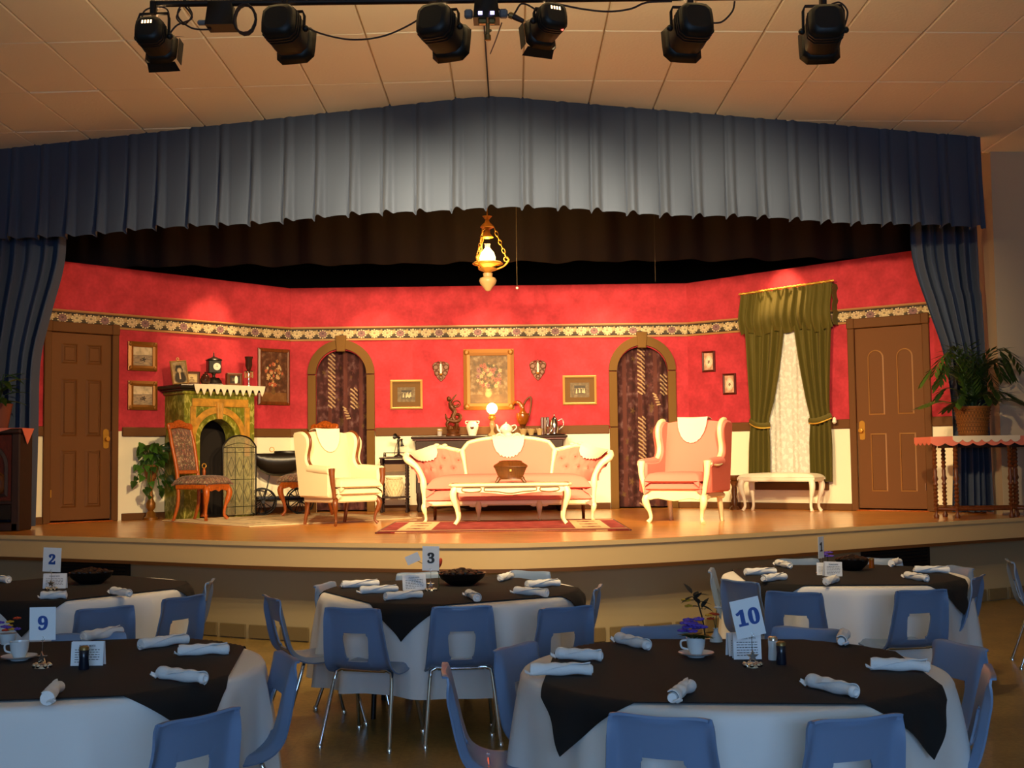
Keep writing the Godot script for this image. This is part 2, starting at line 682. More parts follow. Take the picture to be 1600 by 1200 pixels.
	for i in 150:
		var x := rng.randf() * 256
		var y := rng.randf() * 256
		var r := rng.randf_range(5, 13)
		var cc: Color = [c8(206, 150, 120), c8(196, 176, 136), c8(140, 64, 58), c8(96, 92, 60), c8(70, 48, 52)][i % 5]
		for qx in [-256, 0, 256]:
			for qy in [-256, 0, 256]:
				dab(fi, x + qx, y + qy, r, cc, 0.8, i)
	var fm := woven(mat("tapestry flowers", Color.WHITE, 0.9), 4.0)
	fm.albedo_texture = ImageTexture.create_from_image(fi)
	var lace := mat("lace", c8(232, 218, 190), 0.9)
	lace.normal_enabled = true
	lace.normal_texture = M.weave
	lace.normal_scale = 1.0
	lace.uv1_triplanar = true
	lace.uv1_scale = Vector3.ONE * 9.0
	var sheer := mat("sheer lace", c8(250, 250, 246), 0.9)
	sheer.backlight_enabled = true
	sheer.backlight = Color(0.6, 0.58, 0.5)
	var ln := noise(0.05, 61)
	sheer.albedo_texture = tex(256, 512, func(x: int, y: int) -> Color:
		var k := 0.0 if ln.get_noise_2d(x, y) > 0.1 else 0.08
		return Color(0.97 - k, 0.96 - k, 0.93 - k))
	var gv := woven(mat("green velvet", c8(84, 74, 8), 0.8), 12.0)
	gv.rim = 0.35
	mat("gold braid", c8(212, 164, 60), 0.45, 0.4)
	var mb := mat("green marbling", Color.WHITE, 0.35)
	var mn := noise(0.012, 71, FastNoiseLite.TYPE_SIMPLEX_SMOOTH, 4)
	mb.albedo_texture = tex(256, 256, func(x: int, y: int) -> Color:
		var k := absf(mn.get_noise_2d(x * 2.0, y))
		return c8(112, 112, 28).lerp(c8(196, 190, 110), clampf(1.0 - k * 5.0, 0, 1) * 0.8).lerp(c8(74, 84, 20), clampf(mn.get_noise_2d(y, x + 400) * 1.5, 0, 0.7)))
	mb.uv1_triplanar = true
	mb.uv1_scale = Vector3.ONE * 1.2
	var mo := mat("ochre marbling", Color.WHITE, 0.4)
	mo.albedo_texture = tex(128, 128, func(x: int, y: int) -> Color:
		return c8(196, 140, 50).lerp(c8(150, 110, 40), clampf(mn.get_noise_2d(x * 3.0, y * 3.0) + 0.4, 0, 1)))
	mo.uv1_triplanar = true
	mo.uv1_scale = Vector3.ONE * 2.0
	mat("soot", c8(26, 18, 12), 0.95)
	mat("black paint", c8(24, 18, 14), 0.35)
	mat("black iron", c8(30, 26, 24), 0.4, 0.5)
	mat("gilt", c8(136, 86, 26), 0.4, 0.4)
	mat("pale gilt", c8(196, 154, 88), 0.4, 0.3)
	mat("brass", c8(206, 150, 58), 0.3, 0.45)
	mat("bronze", c8(88, 46, 14), 0.45, 0.3)
	mat("silver", c8(226, 220, 210), 0.15, 1.0)
	mat("chrome", c8(210, 212, 216), 0.12, 1.0)
	mat("porcelain", c8(246, 236, 214), 0.2)
	mat("amber glaze", c8(126, 66, 14), 0.2)
	mat("terracotta", c8(120, 60, 40), 0.7)
	var gl := mat("clear glass", Color(1, 1, 1, 0.14), 0.05)
	gl.transparency = BaseMaterial3D.TRANSPARENCY_ALPHA
	var sg := mat("screen glass", Color(0.8, 0.76, 0.6, 0.2), 0.2)
	sg.transparency = BaseMaterial3D.TRANSPARENCY_ALPHA
	mat("smoked glass", c8(60, 34, 26), 0.08, 0.2)
	mat("cut crystal", c8(176, 146, 100), 0.12)
	var wk := mat("wicker", c8(156, 96, 34), 0.7)
	wk.albedo_texture = tex(128, 128, func(x: int, y: int) -> Color:
		var k := 0.5 + 0.5 * sin(y * 1.57) * (1.0 if int(x / 2) % 2 else -1.0)
		return Color(0.6 + 0.4 * k, 0.58 + 0.4 * k, 0.55 + 0.4 * k))
	mat("potting soil", c8(40, 28, 20), 1.0)
	mat("white wicker", c8(230, 212, 170), 0.6)
	mat("pink cloth", c8(226, 120, 96), 0.85)
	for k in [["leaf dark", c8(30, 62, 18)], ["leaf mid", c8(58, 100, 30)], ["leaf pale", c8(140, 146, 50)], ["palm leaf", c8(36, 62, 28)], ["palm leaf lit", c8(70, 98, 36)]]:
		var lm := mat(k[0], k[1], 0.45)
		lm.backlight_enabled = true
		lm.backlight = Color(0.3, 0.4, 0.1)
	# rugs
	var ri := canvas(512, 256, c8(150, 44, 40), 0.2, 17)
	ri.fill_rect(Rect2i(0, 0, 512, 14), c8(110, 30, 28))
	ri.fill_rect(Rect2i(0, 242, 512, 14), c8(110, 30, 28))
	ri.fill_rect(Rect2i(0, 222, 512, 12), c8(216, 176, 128))
	ri.fill_rect(Rect2i(0, 18, 512, 12), c8(216, 176, 128))
	for x0 in [34, 406]:
		ri.fill_rect(Rect2i(x0, 30, 72, 192), c8(226, 196, 146))
		for k in 3:
			ri.fill_rect(Rect2i(x0 + 16, 48 + k * 60, 40, 34), c8(186, 150, 110))
			dab(ri, x0 + 36, 65 + k * 60, 9, c8(150, 60, 50), 0.6)
	var rm := mat("red rug pile", Color.WHITE, 0.95)
	rm.albedo_texture = ImageTexture.create_from_image(ri)
	var ci := canvas(256, 256, c8(228, 206, 160), 0.25, 23)
	rng.seed = 3
	for i in 50:
		dab(ci, rng.randf() * 256, rng.randf() * 256, rng.randf_range(4, 12), [c8(206, 170, 130), c8(190, 168, 120), c8(214, 186, 150)][i % 3], 0.9, i)
	var cm := mat("cream rug pile", Color.WHITE, 0.95)
	cm.albedo_texture = ImageTexture.create_from_image(ci)
	# pictures
	var pics := {
		"pale bouquet": bouquet(160, 190, c8(104, 76, 40), c8(96, 66, 32), [c8(190, 116, 80), c8(170, 88, 66), c8(206, 170, 114), c8(150, 96, 92)], c8(186, 156, 106), 4),
		"dark bouquet": bouquet(140, 220, c8(84, 44, 20), c8(130, 84, 36), [c8(236, 190, 130), c8(216, 110, 70), c8(240, 220, 170), c8(190, 120, 60)], c8(120, 84, 40), 8),
		"harbour": landscape(2), "shore": landscape(6), "group one": group_photo(1), "group two": group_photo(9)}
	var por := canvas(96, 128, c8(150, 124, 84), 0.3, 4)
	dab(por, 50, 96, 40, c8(50, 38, 28), 0.1)
	dab(por, 47, 44, 26, c8(44, 32, 24), 0.2)
	dab(por, 50, 52, 17, c8(206, 180, 136), 0.0)
	line(por, 50, 72, 50, 100, 10, c8(196, 168, 124))
	pics["portrait"] = por
	var sm := canvas(64, 80, c8(206, 178, 120), 0.2, 5)
	dab(sm, 32, 34, 10, c8(160, 130, 90), 0.0)
	dab(sm, 32, 62, 18, c8(180, 150, 104), 0.1)
	pics["faded photo"] = sm
	var ov := canvas(64, 96, c8(206, 150, 120), 0.3, 6)
	dab(ov, 32, 48, 26, c8(246, 232, 200), 0.0)
	for k in 9:
		line(ov, 8 + k * 0.0, 48, 8, 48, 1, c8(246, 232, 200))
	dab(ov, 32, 34, 20, c8(246, 232, 200), 0.0)
	dab(ov, 32, 62, 20, c8(246, 232, 200), 0.0)
	dab(ov, 32, 48, 7, c8(150, 100, 84), 0.7)
	dab(ov, 30, 56, 4, c8(120, 110, 70), 0.7)
	pics["oval flower"] = ov
	for k in pics:
		var pm := mat(k, Color.WHITE, 0.6)
		pm.albedo_texture = ImageTexture.create_from_image(pics[k])
	# the hall
	woven(mat("white tablecloth", c8(226, 224, 222), 0.85), 10.0, 0.25).rim_enabled = false
	woven(mat("dark overlay", c8(13, 9, 10), 0.9), 10.0, 0.3).rim_enabled = false
	var nk := mat("napkin", c8(230, 230, 230), 0.9)
	nk.normal_enabled = true
	nk.normal_texture = M.relief
	nk.normal_scale = 0.8
	nk.uv1_triplanar = true
	nk.uv1_scale = Vector3.ONE * 12.0
	mat("blue plastic", c8(110, 134, 170), 0.42)
	mat("black rubber", c8(24, 24, 24), 0.8)
	mat("tabletop laminate", c8(120, 110, 96), 0.5)
	mat("card", c8(236, 238, 240), 0.5)
	mat("blue print", c8(24, 70, 150), 0.5)
	mat("black print", c8(40, 40, 44), 0.6)
	mat("purple petal", c8(92, 66, 180), 0.7)
	mat("orange petal", c8(196, 62, 24), 0.7)
	mat("yellow petal", c8(206, 160, 40), 0.7)
	mat("white ceramic", c8(214, 220, 222), 0.25)
	mat("dark shaker", c8(22, 26, 40), 0.25)
	mat("dark bowl", c8(26, 20, 18), 0.3, 0.2)
	mat("dried leaf", c8(48, 44, 34), 0.8)
	mat("lamp black", c8(20, 18, 18), 0.5, 0.2)
	mat("pipe steel", c8(44, 34, 28), 0.5, 0.6)
	mat("cable", c8(52, 28, 18), 0.6)
	mat("grey plug", c8(110, 108, 110), 0.5)
	mat("clamp metal", c8(150, 120, 70), 0.4, 0.7)
	glow("lens glow", Color(1, 0.86, 0.62), 3.0)
	glow("vent glow", Color(1, 0.8, 0.55), 5.0)
	glow("display", Color(0.75, 0.7, 1.0), 3.0)
	glow("red pilot", Color(1, 0.3, 0.2), 4.0)
	glow("lamp flame", Color(1, 0.84, 0.5), 9.0)
	glow("daylight pane", Color(0.72, 0.84, 1.0), 1.2)
	mat("lamp dish", c8(246, 226, 170), 0.3)
	M["lamp dish"].backlight_enabled = true
	M["lamp dish"].backlight = Color(0.8, 0.7, 0.4)


func spot(called: String, from: Vector3, to: Vector3, energy: float, angle: float, c: Color, size := 0.06, blend := 0.6) -> void:
	var l := SpotLight3D.new()
	l.name = called
	add_child(l, true)
	l.look_at_from_position(from, to, Vector3.UP if absf((to - from).normalized().y) < 0.98 else Vector3.FORWARD)
	l.light_color = c
	l.light_energy = energy
	l.spot_angle = angle
	l.spot_angle_attenuation = blend
	l.spot_range = 40.0
	l.spot_attenuation = 2.0
	l.light_size = size
	l.shadow_enabled = true


func omni(called: String, at: Vector3, energy: float, c: Color, size := 0.04) -> void:
	var l := OmniLight3D.new()
	l.name = called
	add_child(l, true)
	l.position = at
	l.light_color = c
	l.light_energy = energy
	l.omni_range = 30.0
	l.omni_attenuation = 2.0
	l.light_size = size
	l.shadow_enabled = true


const WARM := Color(1.0, 0.865, 0.64)
# place, aim, energy, half angle, body roll of the six stage lanterns
var LANTERNS := [
	[Vector3(-2.079, 4.092, -7.000), Vector3(-1.20, 2.20, -15.00), false, "small stage light with lit vents at the far left of the pipe", 40.0, 25.0, true],
	[Vector3(-1.305, 4.121, -7.000), Vector3(0.60, 2.20, -15.00), true, "large tilted stage light, second from the left on the pipe", 40.0, 25.0, false],
	[Vector3(-0.396, 4.118, -7.000), Vector3(2.80, 2.20, -15.00), true, "large tilted stage light just left of the central dimmer box", 40.0, 25.0, false],
	[Vector3(0.240, 4.148, -7.000), Vector3(-3.20, 2.20, -15.00), false, "small stage light with red pilot glow right of the central dimmer box", 40.0, 25.0, true],
	[Vector3(1.073, 4.100, -7.000), Vector3(-0.60, 2.20, -15.00), true, "large stage light leaning left, second from the right on the pipe", 40.0, 25.0, false],
	[Vector3(1.854, 4.082, -7.000), Vector3(2.50, 2.20, -15.00), true, "upright stage light at the right end of the pipe", 40.0, 25.0, false]
]


func _ready() -> void:
	var cam := Camera3D.new()
	cam.name = "camera"
	cam.fov = rad_to_deg(2.0 * atan(600.0 / 1900.0))
	cam.near = 0.05
	cam.far = 80.0
	add_child(cam)
	cam.position = Vector3(0, 1.6, 0)
	cam.rotation = Vector3(deg_to_rad(3.49), 0, -0.012)
	cam.current = true
	var env := Environment.new()
	env.background_mode = Environment.BG_COLOR
	env.background_color = Color(0.004, 0.004, 0.006)
	env.tonemap_mode = Environment.TONE_MAPPER_LINEAR
	env.tonemap_exposure = 1.0
	env.sdfgi_enabled = true
	env.ssao_enabled = true
	env.ssil_enabled = true
	var we := WorldEnvironment.new()
	we.name = "environment"
	we.environment = env
	add_child(we)
	# daylight through the hall's rear windows
	var day := AreaLight3D.new()
	day.name = "daylight"
	add_child(day)
	day.area_size = Vector2(5.0, 1.6)
	day.light_color = Color(0.62, 0.8, 1.0)
	day.light_energy = 26.0
	day.area_range = 60.0
	day.area_attenuation = 2.0
	day.shadow_enabled = true
	day.look_at_from_position(Vector3(0.5, 2.3, 4.3), Vector3(0.5, 1.5, -6.0))
	materials()
	room()
	stage_set()
	fireplace_side()
	sofa_side()
	window_side()
	hall_tables()
	overhead()


const CEIL := 5.09


func ceil_y(x: float) -> float:
	return CEIL - 0.016 * absf(x + 0.19)


# how far back the bowed valance hangs
func valance_z(x: float) -> float:
	return -(11.55 + 0.275 * sqrt((x + 0.19) * (x + 0.19) + 0.02))


# the front edge of the apron, left to right
func apron(n: int) -> Array:
	return curve([Vector3(-6.6, STAGE, -12.75), Vector3(-5.118, 0.900, -12.178), Vector3(-3.616, 0.900, -11.462), Vector3(-2.264, 0.900, -10.739), Vector3(-1.095, 0.900, -10.311), Vector3(-0.016, 0.900, -10.125), Vector3(1.080, 0.900, -10.471), Vector3(2.323, 0.900, -11.176), Vector3(3.798, 0.900, -12.145), Vector3(5.499, 0.900, -13.168), Vector3(6.8, STAGE, -13.9)], n)


func room() -> void:
	# hall floor and shell
	var s := Shape.new().box(Vector3(16, 0.2, 21), Vector3(0, -0.1, -5.5))
	structure("floor", s, M["hall vinyl"])
	s = Shape.new().box(Vector3(0.2, 6, 19.2), Vector3(-7.6, 2.6, -4.5))
	structure("wall_hall_left", s, M["hall plaster"])
	s = Shape.new().box(Vector3(0.2, 6, 19.2), Vector3(7.6, 2.6, -4.5))
	structure("wall_hall_right", s, M["hall plaster"])
	s = Shape.new()
	s.box(Vector3(15.4, 1.3, 0.2), Vector3(0, 0.65, 5.0))
	s.box(Vector3(15.4, 2.3, 0.2), Vector3(0, 4.35, 5.0))
	s.box(Vector3(5.5, 2.0, 0.2), Vector3(-4.95, 2.2, 5.0))
	s.box(Vector3(4.5, 2.0, 0.2), Vector3(5.45, 2.2, 5.0))
	structure("wall_hall_rear", s, M["hall plaster"])
	var win := structure("window_2", null, null)
	obj("pane", Shape.new().box(Vector3(5.4, 1.9, 0.02), Vector3(0.5, 2.25, 5.0)), M["daylight pane"], win)
	for k in 5:
		obj("glazing_bar", Shape.new().box(Vector3(0.06, 1.9, 0.08), Vector3(-2.2 + k * 1.35, 2.25, 4.96), 0.01), M["white lacquer"], win)
	# ceiling: a slab above a grid of lay-in tiles, each its own panel
	var ceil := structure("ceiling", null, null)
	for sd in [-1.0, 1.0]:
		s = Shape.new()
		s.at(Vector3(-0.19 + sd * 4.0, CEIL - 0.064 + 0.135, -4.6), 0, 0, -sd * 0.016).box(Vector3(8.05, 0.2, 19.4))
		obj("backing_slab", s, M["ceiling grid"], ceil)
	var tiles := []
	for v in 3:
		tiles.append(Shape.new().box(Vector3(0.642, 0.03, 1.297), Vector3.ZERO, 0.008).done())
	rng.seed = 12
	for r in 5:
		for c in range(-11, 12):
			var x := -0.19 + c * 0.655
			var z := -7.8 - 1.31 * r
			if z + 0.655 < valance_z(x) - 0.25: continue
			var o := obj("ceiling_tile", tiles[rng.randi() % 3], M["ceiling tile"], ceil)
			o.position = Vector3(x, ceil_y(x) + 0.022 + rng.randf() * 0.006, z)
			o.rotation.z = (-0.016 if x > 0 else 0.016) if c != 0 else 0.0
	s = Shape.new()
	for sd in [-1.0, 1.0]:
		s.at(Vector3(-0.19 + sd * 4.0, CEIL - 0.064 + 0.03, 0.1), 0, 0, -sd * 0.016).box(Vector3(8.05, 0.03, 14.4))
	obj("plain_ceiling", s, M["ceiling tile"], ceil)
	obj("ridge_seam", Shape.new().box(Vector3(0.012, 0.012, 4.0), Vector3(-0.19, CEIL + 0.0, -9.8)), M["pipe steel"], ceil)
	# stage floor and bowed front
	var edge := apron(60)
	var poly := PackedVector2Array()
	for p in edge: poly.append(Vector2(p.x, -p.z))
	poly.append(Vector2(7.4, 19.2))
	poly.append(Vector2(-7.4, 19.2))
	s = Shape.new()
	s.x = Transform3D(Basis(Vector3.RIGHT, Vector3.FORWARD, Vector3.UP), Vector3(0, STAGE - 0.02, 0))
	s.slab(poly, 0.04, 0.004)
	structure("floor_stage", s, M["stage boards"])
	var apr := structure("wall_stage_front", null, null)
	var strip := func(y0: float, y1: float, back: float, thick: float) -> Shape:
		var rings := []
		for p in edge:
			var r := PackedVector3Array()
			for q in [[y0, 0.0], [y1, 0.0], [y1, thick], [y0, thick]]:
				r.append(Vector3(p.x, q[0], p.z - back - q[1]))
			rings.append(r)
		var t := Shape.new()
		for k in rings.size() - 1:
			for m in 4:
				var m2 := (m + 1) % 4
				t.quad(rings[k][m], rings[k][m2], rings[k + 1][m2], rings[k + 1][m], 2 + m)
		t.flush()
		return t
	obj("fascia", strip.call(STAGE - 0.215, STAGE - 0.04, 0.01, 0.06), M["stage front paint"], apr)
	obj("nosing", strip.call(STAGE - 0.04, STAGE - 0.002, -0.012, 0.1), M["stage front paint"], apr)
	obj("edge_strip", strip.call(STAGE - 0.245, STAGE - 0.215, -0.006, 0.05), M["brown edge strip"], apr)
	obj("lower_wall", strip.call(0.0, STAGE - 0.04, 0.30, 0.08), M["stage wall paint"], apr)
	# baseboard tiles along the foot of the lower wall
	var base := structure("baseboard_stage", null, null)
	var bt := Shape.new().box(Vector3(0.292, 0.12, 0.02), Vector3.ZERO, 0.004).done()
	var fine := apron(400)
	var last := Vector3(-99, 0, 0)
	for p in fine:
		if p.distance_to(last) < 0.3 or absf(p.x) > 5.6: continue
		var o := obj("baseboard_tile", bt, M["baseboard tile"], base)
		var q: Vector3 = fine[mini(fine.find(p) + 6, fine.size() - 1)] - p
		o.position = Vector3(p.x, 0.07, p.z - 0.282)
		o.rotation.y = atan2(-q.z, q.x)
		last = p
	# dark ventilation grilles in the lower wall
	for g in [[-4.15, "dark ventilation grille in the stage front at the far left"], [3.9, "dark ventilation grille in the stage front behind the number 1 table"]]:
		var p := Vector3.ZERO
		var q := Vector3.ZERO
		for k in fine.size() - 12:
			if fine[k].x <= g[0]:
				p = fine[k]; q = fine[k + 12] - fine[k - 12 if k > 12 else 0]
		var t := thing("ventilation_grille", String(g[1]), "grille", Vector3(p.x, 0.2, p.z - 0.275), atan2(-q.z, q.x))
		obj("backing", Shape.new().box(Vector3(0.95, 0.44, 0.02), Vector3(0, 0.22, 0.0)), M["black masking"], t)
		obj("frame", Shape.new().band(rect(-0.5, 0.0, 0.5, 0.46), rect(-0.46, 0.035, 0.46, 0.425), 0.03), M["dark grille"], t)
		for k in 11:
			obj("slat", Shape.new().at(Vector3(0, 0.06 + k * 0.035, 0.014), 0, 0.5).box(Vector3(0.92, 0.022, 0.006)), M["dark grille"], t)
	# proscenium walls either side of the bow
	s = Shape.new().box(Vector3(2.6, CEIL, 0.48), Vector3(5.46 + 1.3, CEIL / 2, -13.86))
	structure("wall_proscenium_right", s, M["hall plaster"])
	s = Shape.new().box(Vector3(2.6, CEIL, 0.36), Vector3(-5.95 - 1.3, CEIL / 2, -13.2))
	structure("wall_proscenium_left", s, M["hall plaster"])
	# black stage house
	s = Shape.new()
	s.box(Vector3(14.6, 5.6, 0.1), Vector3(0, 2.8, -19.0))
	structure("wall_stage_rear", s, M["black masking"])
	structure("wall_stage_left", Shape.new().box(Vector3(0.1, 5.6, 5.8), Vector3(-7.3, 2.8, -16.2)), M["black masking"])
	structure("wall_stage_right", Shape.new().box(Vector3(0.1, 5.6, 5.6), Vector3(7.3, 2.8, -16.3)), M["black masking"])
	structure("ceiling_stage", Shape.new().box(Vector3(14.6, 0.1, 8.6), Vector3(0, 5.6, -14.9)), M["black masking"])
	structure("wall_header", Shape.new().box(Vector3(14.6, 0.75, 0.08), Vector3(0, 5.32, -14.35)), M["black masking"])
	curtains()


# pleat profile: 0 on the flat, back into the crease, forward at the fold
func pleat(p: float) -> float:
	p = p - floor(p)
	if p < 0.56: return 0.012 * sin(p / 0.56 * PI)
	if p < 0.66: return -0.06 * sin((p - 0.56) / 0.10 * PI)
	if p < 0.9: return 0.055 * sin((p - 0.66) / 0.24 * PI)
	return -0.012 * sin((p - 0.9) / 0.1 * PI)


func curtains() -> void:
	# the pleated valance that follows the bow
	var x0 := -5.95
	var x1 := 5.111
	var s := Shape.new()
	s.sheet(func(u: float, v: float) -> Vector3:
		var x := lerpf(x0, x1, u)
		var ph := (x - x0) / 0.345
		var k := pleat(ph + 0.12 * sin(floor(ph) * 2.4) * 0.2)
		var top := ceil_y(x) + 0.03
		var low := 4.005 + 0.012 * sin(x * 3.1) + 0.028 * k / 0.055 * 0.6
		var flare := 0.35 + 1.15 * v * v
		return Vector3(x + 0.012 * sin(ph * TAU) * v, lerpf(top, low, v), valance_z(x) + k * flare + 0.05 * v * v), 720, 22)
	solo("stage_valance", s, M["blue stage curtain"], "long pleated blue valance bowed across the top of the stage opening", "valance")
	# side curtains drawn back to the edges
	for d in [[-1, [-6.014, -4.888, -5.049, -5.155, -5.168, -5.176]], [1, [5.436, 4.612, 4.786, 4.931, 5.008, 4.982]]]:
		var e: Array = d[1]
		var left: bool = d[0] < 0
		var z := -13.2 if left else -13.85
		var inner := curve([Vector3(e[1], 4.45, 0), Vector3(e[1], 3.83, 0), Vector3(e[2], 3.2, 0), Vector3(e[3], 2.7, 0), Vector3(e[4], 2.0, 0), Vector3(e[5], STAGE + 0.03, 0)], 40)
		var t := Shape.new()
		t.sheet(func(u: float, v: float) -> Vector3:
			var p: Vector3 = inner[int(round(v * 40))]
			var xo := -6.05 if left else (5.36 if v < 0.3 else lerpf(5.36, 5.42, v))
			var amp := lerpf(0.045, 0.085, v)
			return Vector3(lerpf(xo, p.x, u), p.y, z + amp * sin(u * TAU * (7.5 if left else 6.0) + 0.7 * sin(v * 3.0)) + 0.02 * sin(u * 61.0)), 150, 40)
		solo("side_curtain", t, M["blue stage curtain"], "blue side curtain hanging at the left edge of the stage behind the dark cabinet" if left else "blue side curtain hanging at the right edge of the stage behind the palm", "curtain")
	# dark border hung further upstage
	s = Shape.new()
	s.sheet(func(u: float, v: float) -> Vector3:
		var x := lerpf(-7.0, 7.0, u)
		return Vector3(x, lerpf(5.5, 4.06 + 0.015 * sin(x * 9.0), v), -15.2 + 0.05 * sin(x * 7.0) + 0.03 * sin(x * 17.0)), 300, 6)
	solo("masking_border", s, M["brown teaser cloth"], "dark brown pleated border curtain hanging above the set behind the lamp", "curtain")


# ---------------------------------------------------------------- the set walls
class Flat:
	var o: Vector3
	var dir: Vector3
	var len: float
	var turn: float
	func _init(a: Vector2, b: Vector2, y: float) -> void:
		o = Vector3(a.x, y, a.y)
		var d := b - a
		len = d.length()
		dir = Vector3(d.x, 0, d.y) / len
		turn = atan2(-dir.z, dir.x)
	func p(s: float, h: float, out := 0.0) -> Vector3:
		return o + dir * s + Vector3(0, h, 0) + Vector3(-dir.z, 0, dir.x) * out


var WL := Flat.new(Vector2(-5.62, -13.99), Vector2(-3.02, -16.56), STAGE)
var WB := Flat.new(Vector2(-3.02, -16.55), Vector2(2.41, -16.53), STAGE)
var WR := Flat.new(Vector2(2.40, -16.53), Vector2(5.55, -14.18), STAGE)
const H0 := 1.02   # underside of the chair rail, above the stage
const H1 := 1.135


# outline of a wall strip with notches (s0, s1, head, arched) cut from its foot
func notched(L: float, y0: float, y1: float, y1b: float, cuts: Array) -> PackedVector2Array:
	var p := PackedVector2Array([Vector2(0, y1), Vector2(0, y0)])
	for c in cuts:
		if c[2] <= y0: continue
		p.append(Vector2(c[0], y0))
		if c[2] >= y1 - 0.01 and not c[3]:
			p.append(Vector2(c[0], y1 - 0.002)); p.append(Vector2(c[1], y1 - 0.002))
		elif c[3] and c[2] - (c[1] - c[0]) / 2 > y0:
			var r: float = (c[1] - c[0]) / 2
			p.append_array(arc(c[0] + r, c[2] - r, r, PI, 0, 16))
		else:
			p.append(Vector2(c[0], minf(c[2], y1 - 0.002))); p.append(Vector2(c[1], minf(c[2], y1 - 0.002)))
		p.append(Vector2(c[1], y0))
	p.append(Vector2(L, y0))
	p.append(Vector2(L, y1b))
	return p


func flat_wall(side: String, w: Flat, top0: float, top1: float, cuts: Array, gaps: Array) -> void:
	var o := structure("wall_" + side, null, null)
	o.position = w.o
	o.rotation.y = w.turn
	var s := Shape.new().at(Vector3(0, 0, -0.03)).slab(notched(w.len, H1 - 0.05, top0, top1, cuts), 0.06)
	obj("red_panel", s, M["red painted wall"], o)
	s = Shape.new()
	var from := 0.0
	for c in cuts + [[w.len, w.len]]:
		if c[0] - from > 0.01: s.box(Vector3(c[0] - from, H1 - 0.05, 0.06), Vector3((from + c[0]) / 2, (H1 - 0.05) / 2, -0.03))
		from = c[1]
	obj("wainscot", s, M["cream wainscot"], o)
	# wallpaper border between two mouldings
	var b := Shape.new()
	b.x = Transform3D(Basis(), Vector3(w.len / 2, 2.425, 0.004))
	var hw := w.len / 2
	var rep := w.len / 1.06
	b.quad(Vector3(-hw, -0.078, 0), Vector3(hw, -0.078, 0), Vector3(hw, 0.078, 0), Vector3(-hw, 0.078, 0), -1, Vector2(0, 1), Vector2(rep, 1), Vector2(rep, 0), Vector2(0, 0))
	for k in [[-0.078, -1], [0.078, 1]]:
		b.quad(Vector3(-hw, k[0], 0), Vector3(hw, k[0], 0), Vector3(hw, k[0], -0.004), Vector3(-hw, k[0], -0.004), -1)
	b.flush()
	obj("wallpaper_border", b, M["wallpaper border"], o)
	for y in [2.339, 2.511]:
		obj("border_moulding", Shape.new().box(Vector3(w.len, 0.02, 0.02), Vector3(w.len / 2, y, 0.01), 0.004), M["border moulding"], o)
	# chair rail and baseboard between the openings
	var base := structure("baseboard_" + side, null, null)
	base.position = w.o
	base.rotation.y = w.turn
	var a := 0.0
	for g in gaps + [[w.len, w.len]]:
		if g[0] - a > 0.02:
			var l: float = g[0] - a
			obj("chair_rail", Shape.new().box(Vector3(l, H1 - H0, 0.03), Vector3(a + l / 2, (H0 + H1) / 2, 0.015), 0.008), M["brown paint"], o)
			obj("board", Shape.new().box(Vector3(l, 0.085, 0.02), Vector3(a + l / 2, 0.0425, 0.01), 0.005), M["brown paint"], base)
		a = g[1]


func stage_set() -> void:
	var ld := [0.30, 1.06]
	var rd := [2.35, 3.20]
	flat_wall("left", WL, 3.10, 3.06, [[ld[0] - 0.02, ld[1] + 0.02, 2.26, false]], [[0.22, 1.2]])
	flat_wall("back", WB, 3.06, 3.06, [[0.345, 1.045, 2.2, true], [4.445, 5.145, 2.2, true]], [[0.235, 1.155], [4.335, 5.255]])
	flat_wall("right", WR, 3.06, 3.19, [[rd[0] - 0.02, rd[1] + 0.02, 2.27, false]], [[2.27, 3.28]])
	door("door_1", WL, ld[0], ld[1], 2.25, false)
	door("door_2", WR, rd[0], rd[1], 2.26, true)
	alcove("door_3", 0.24, 1.15, "wine patterned curtain filling the arched doorway left of the sofa")
	alcove("door_4", 4.34, 5.25, "wine patterned curtain filling the arched doorway behind the pink wing chair")


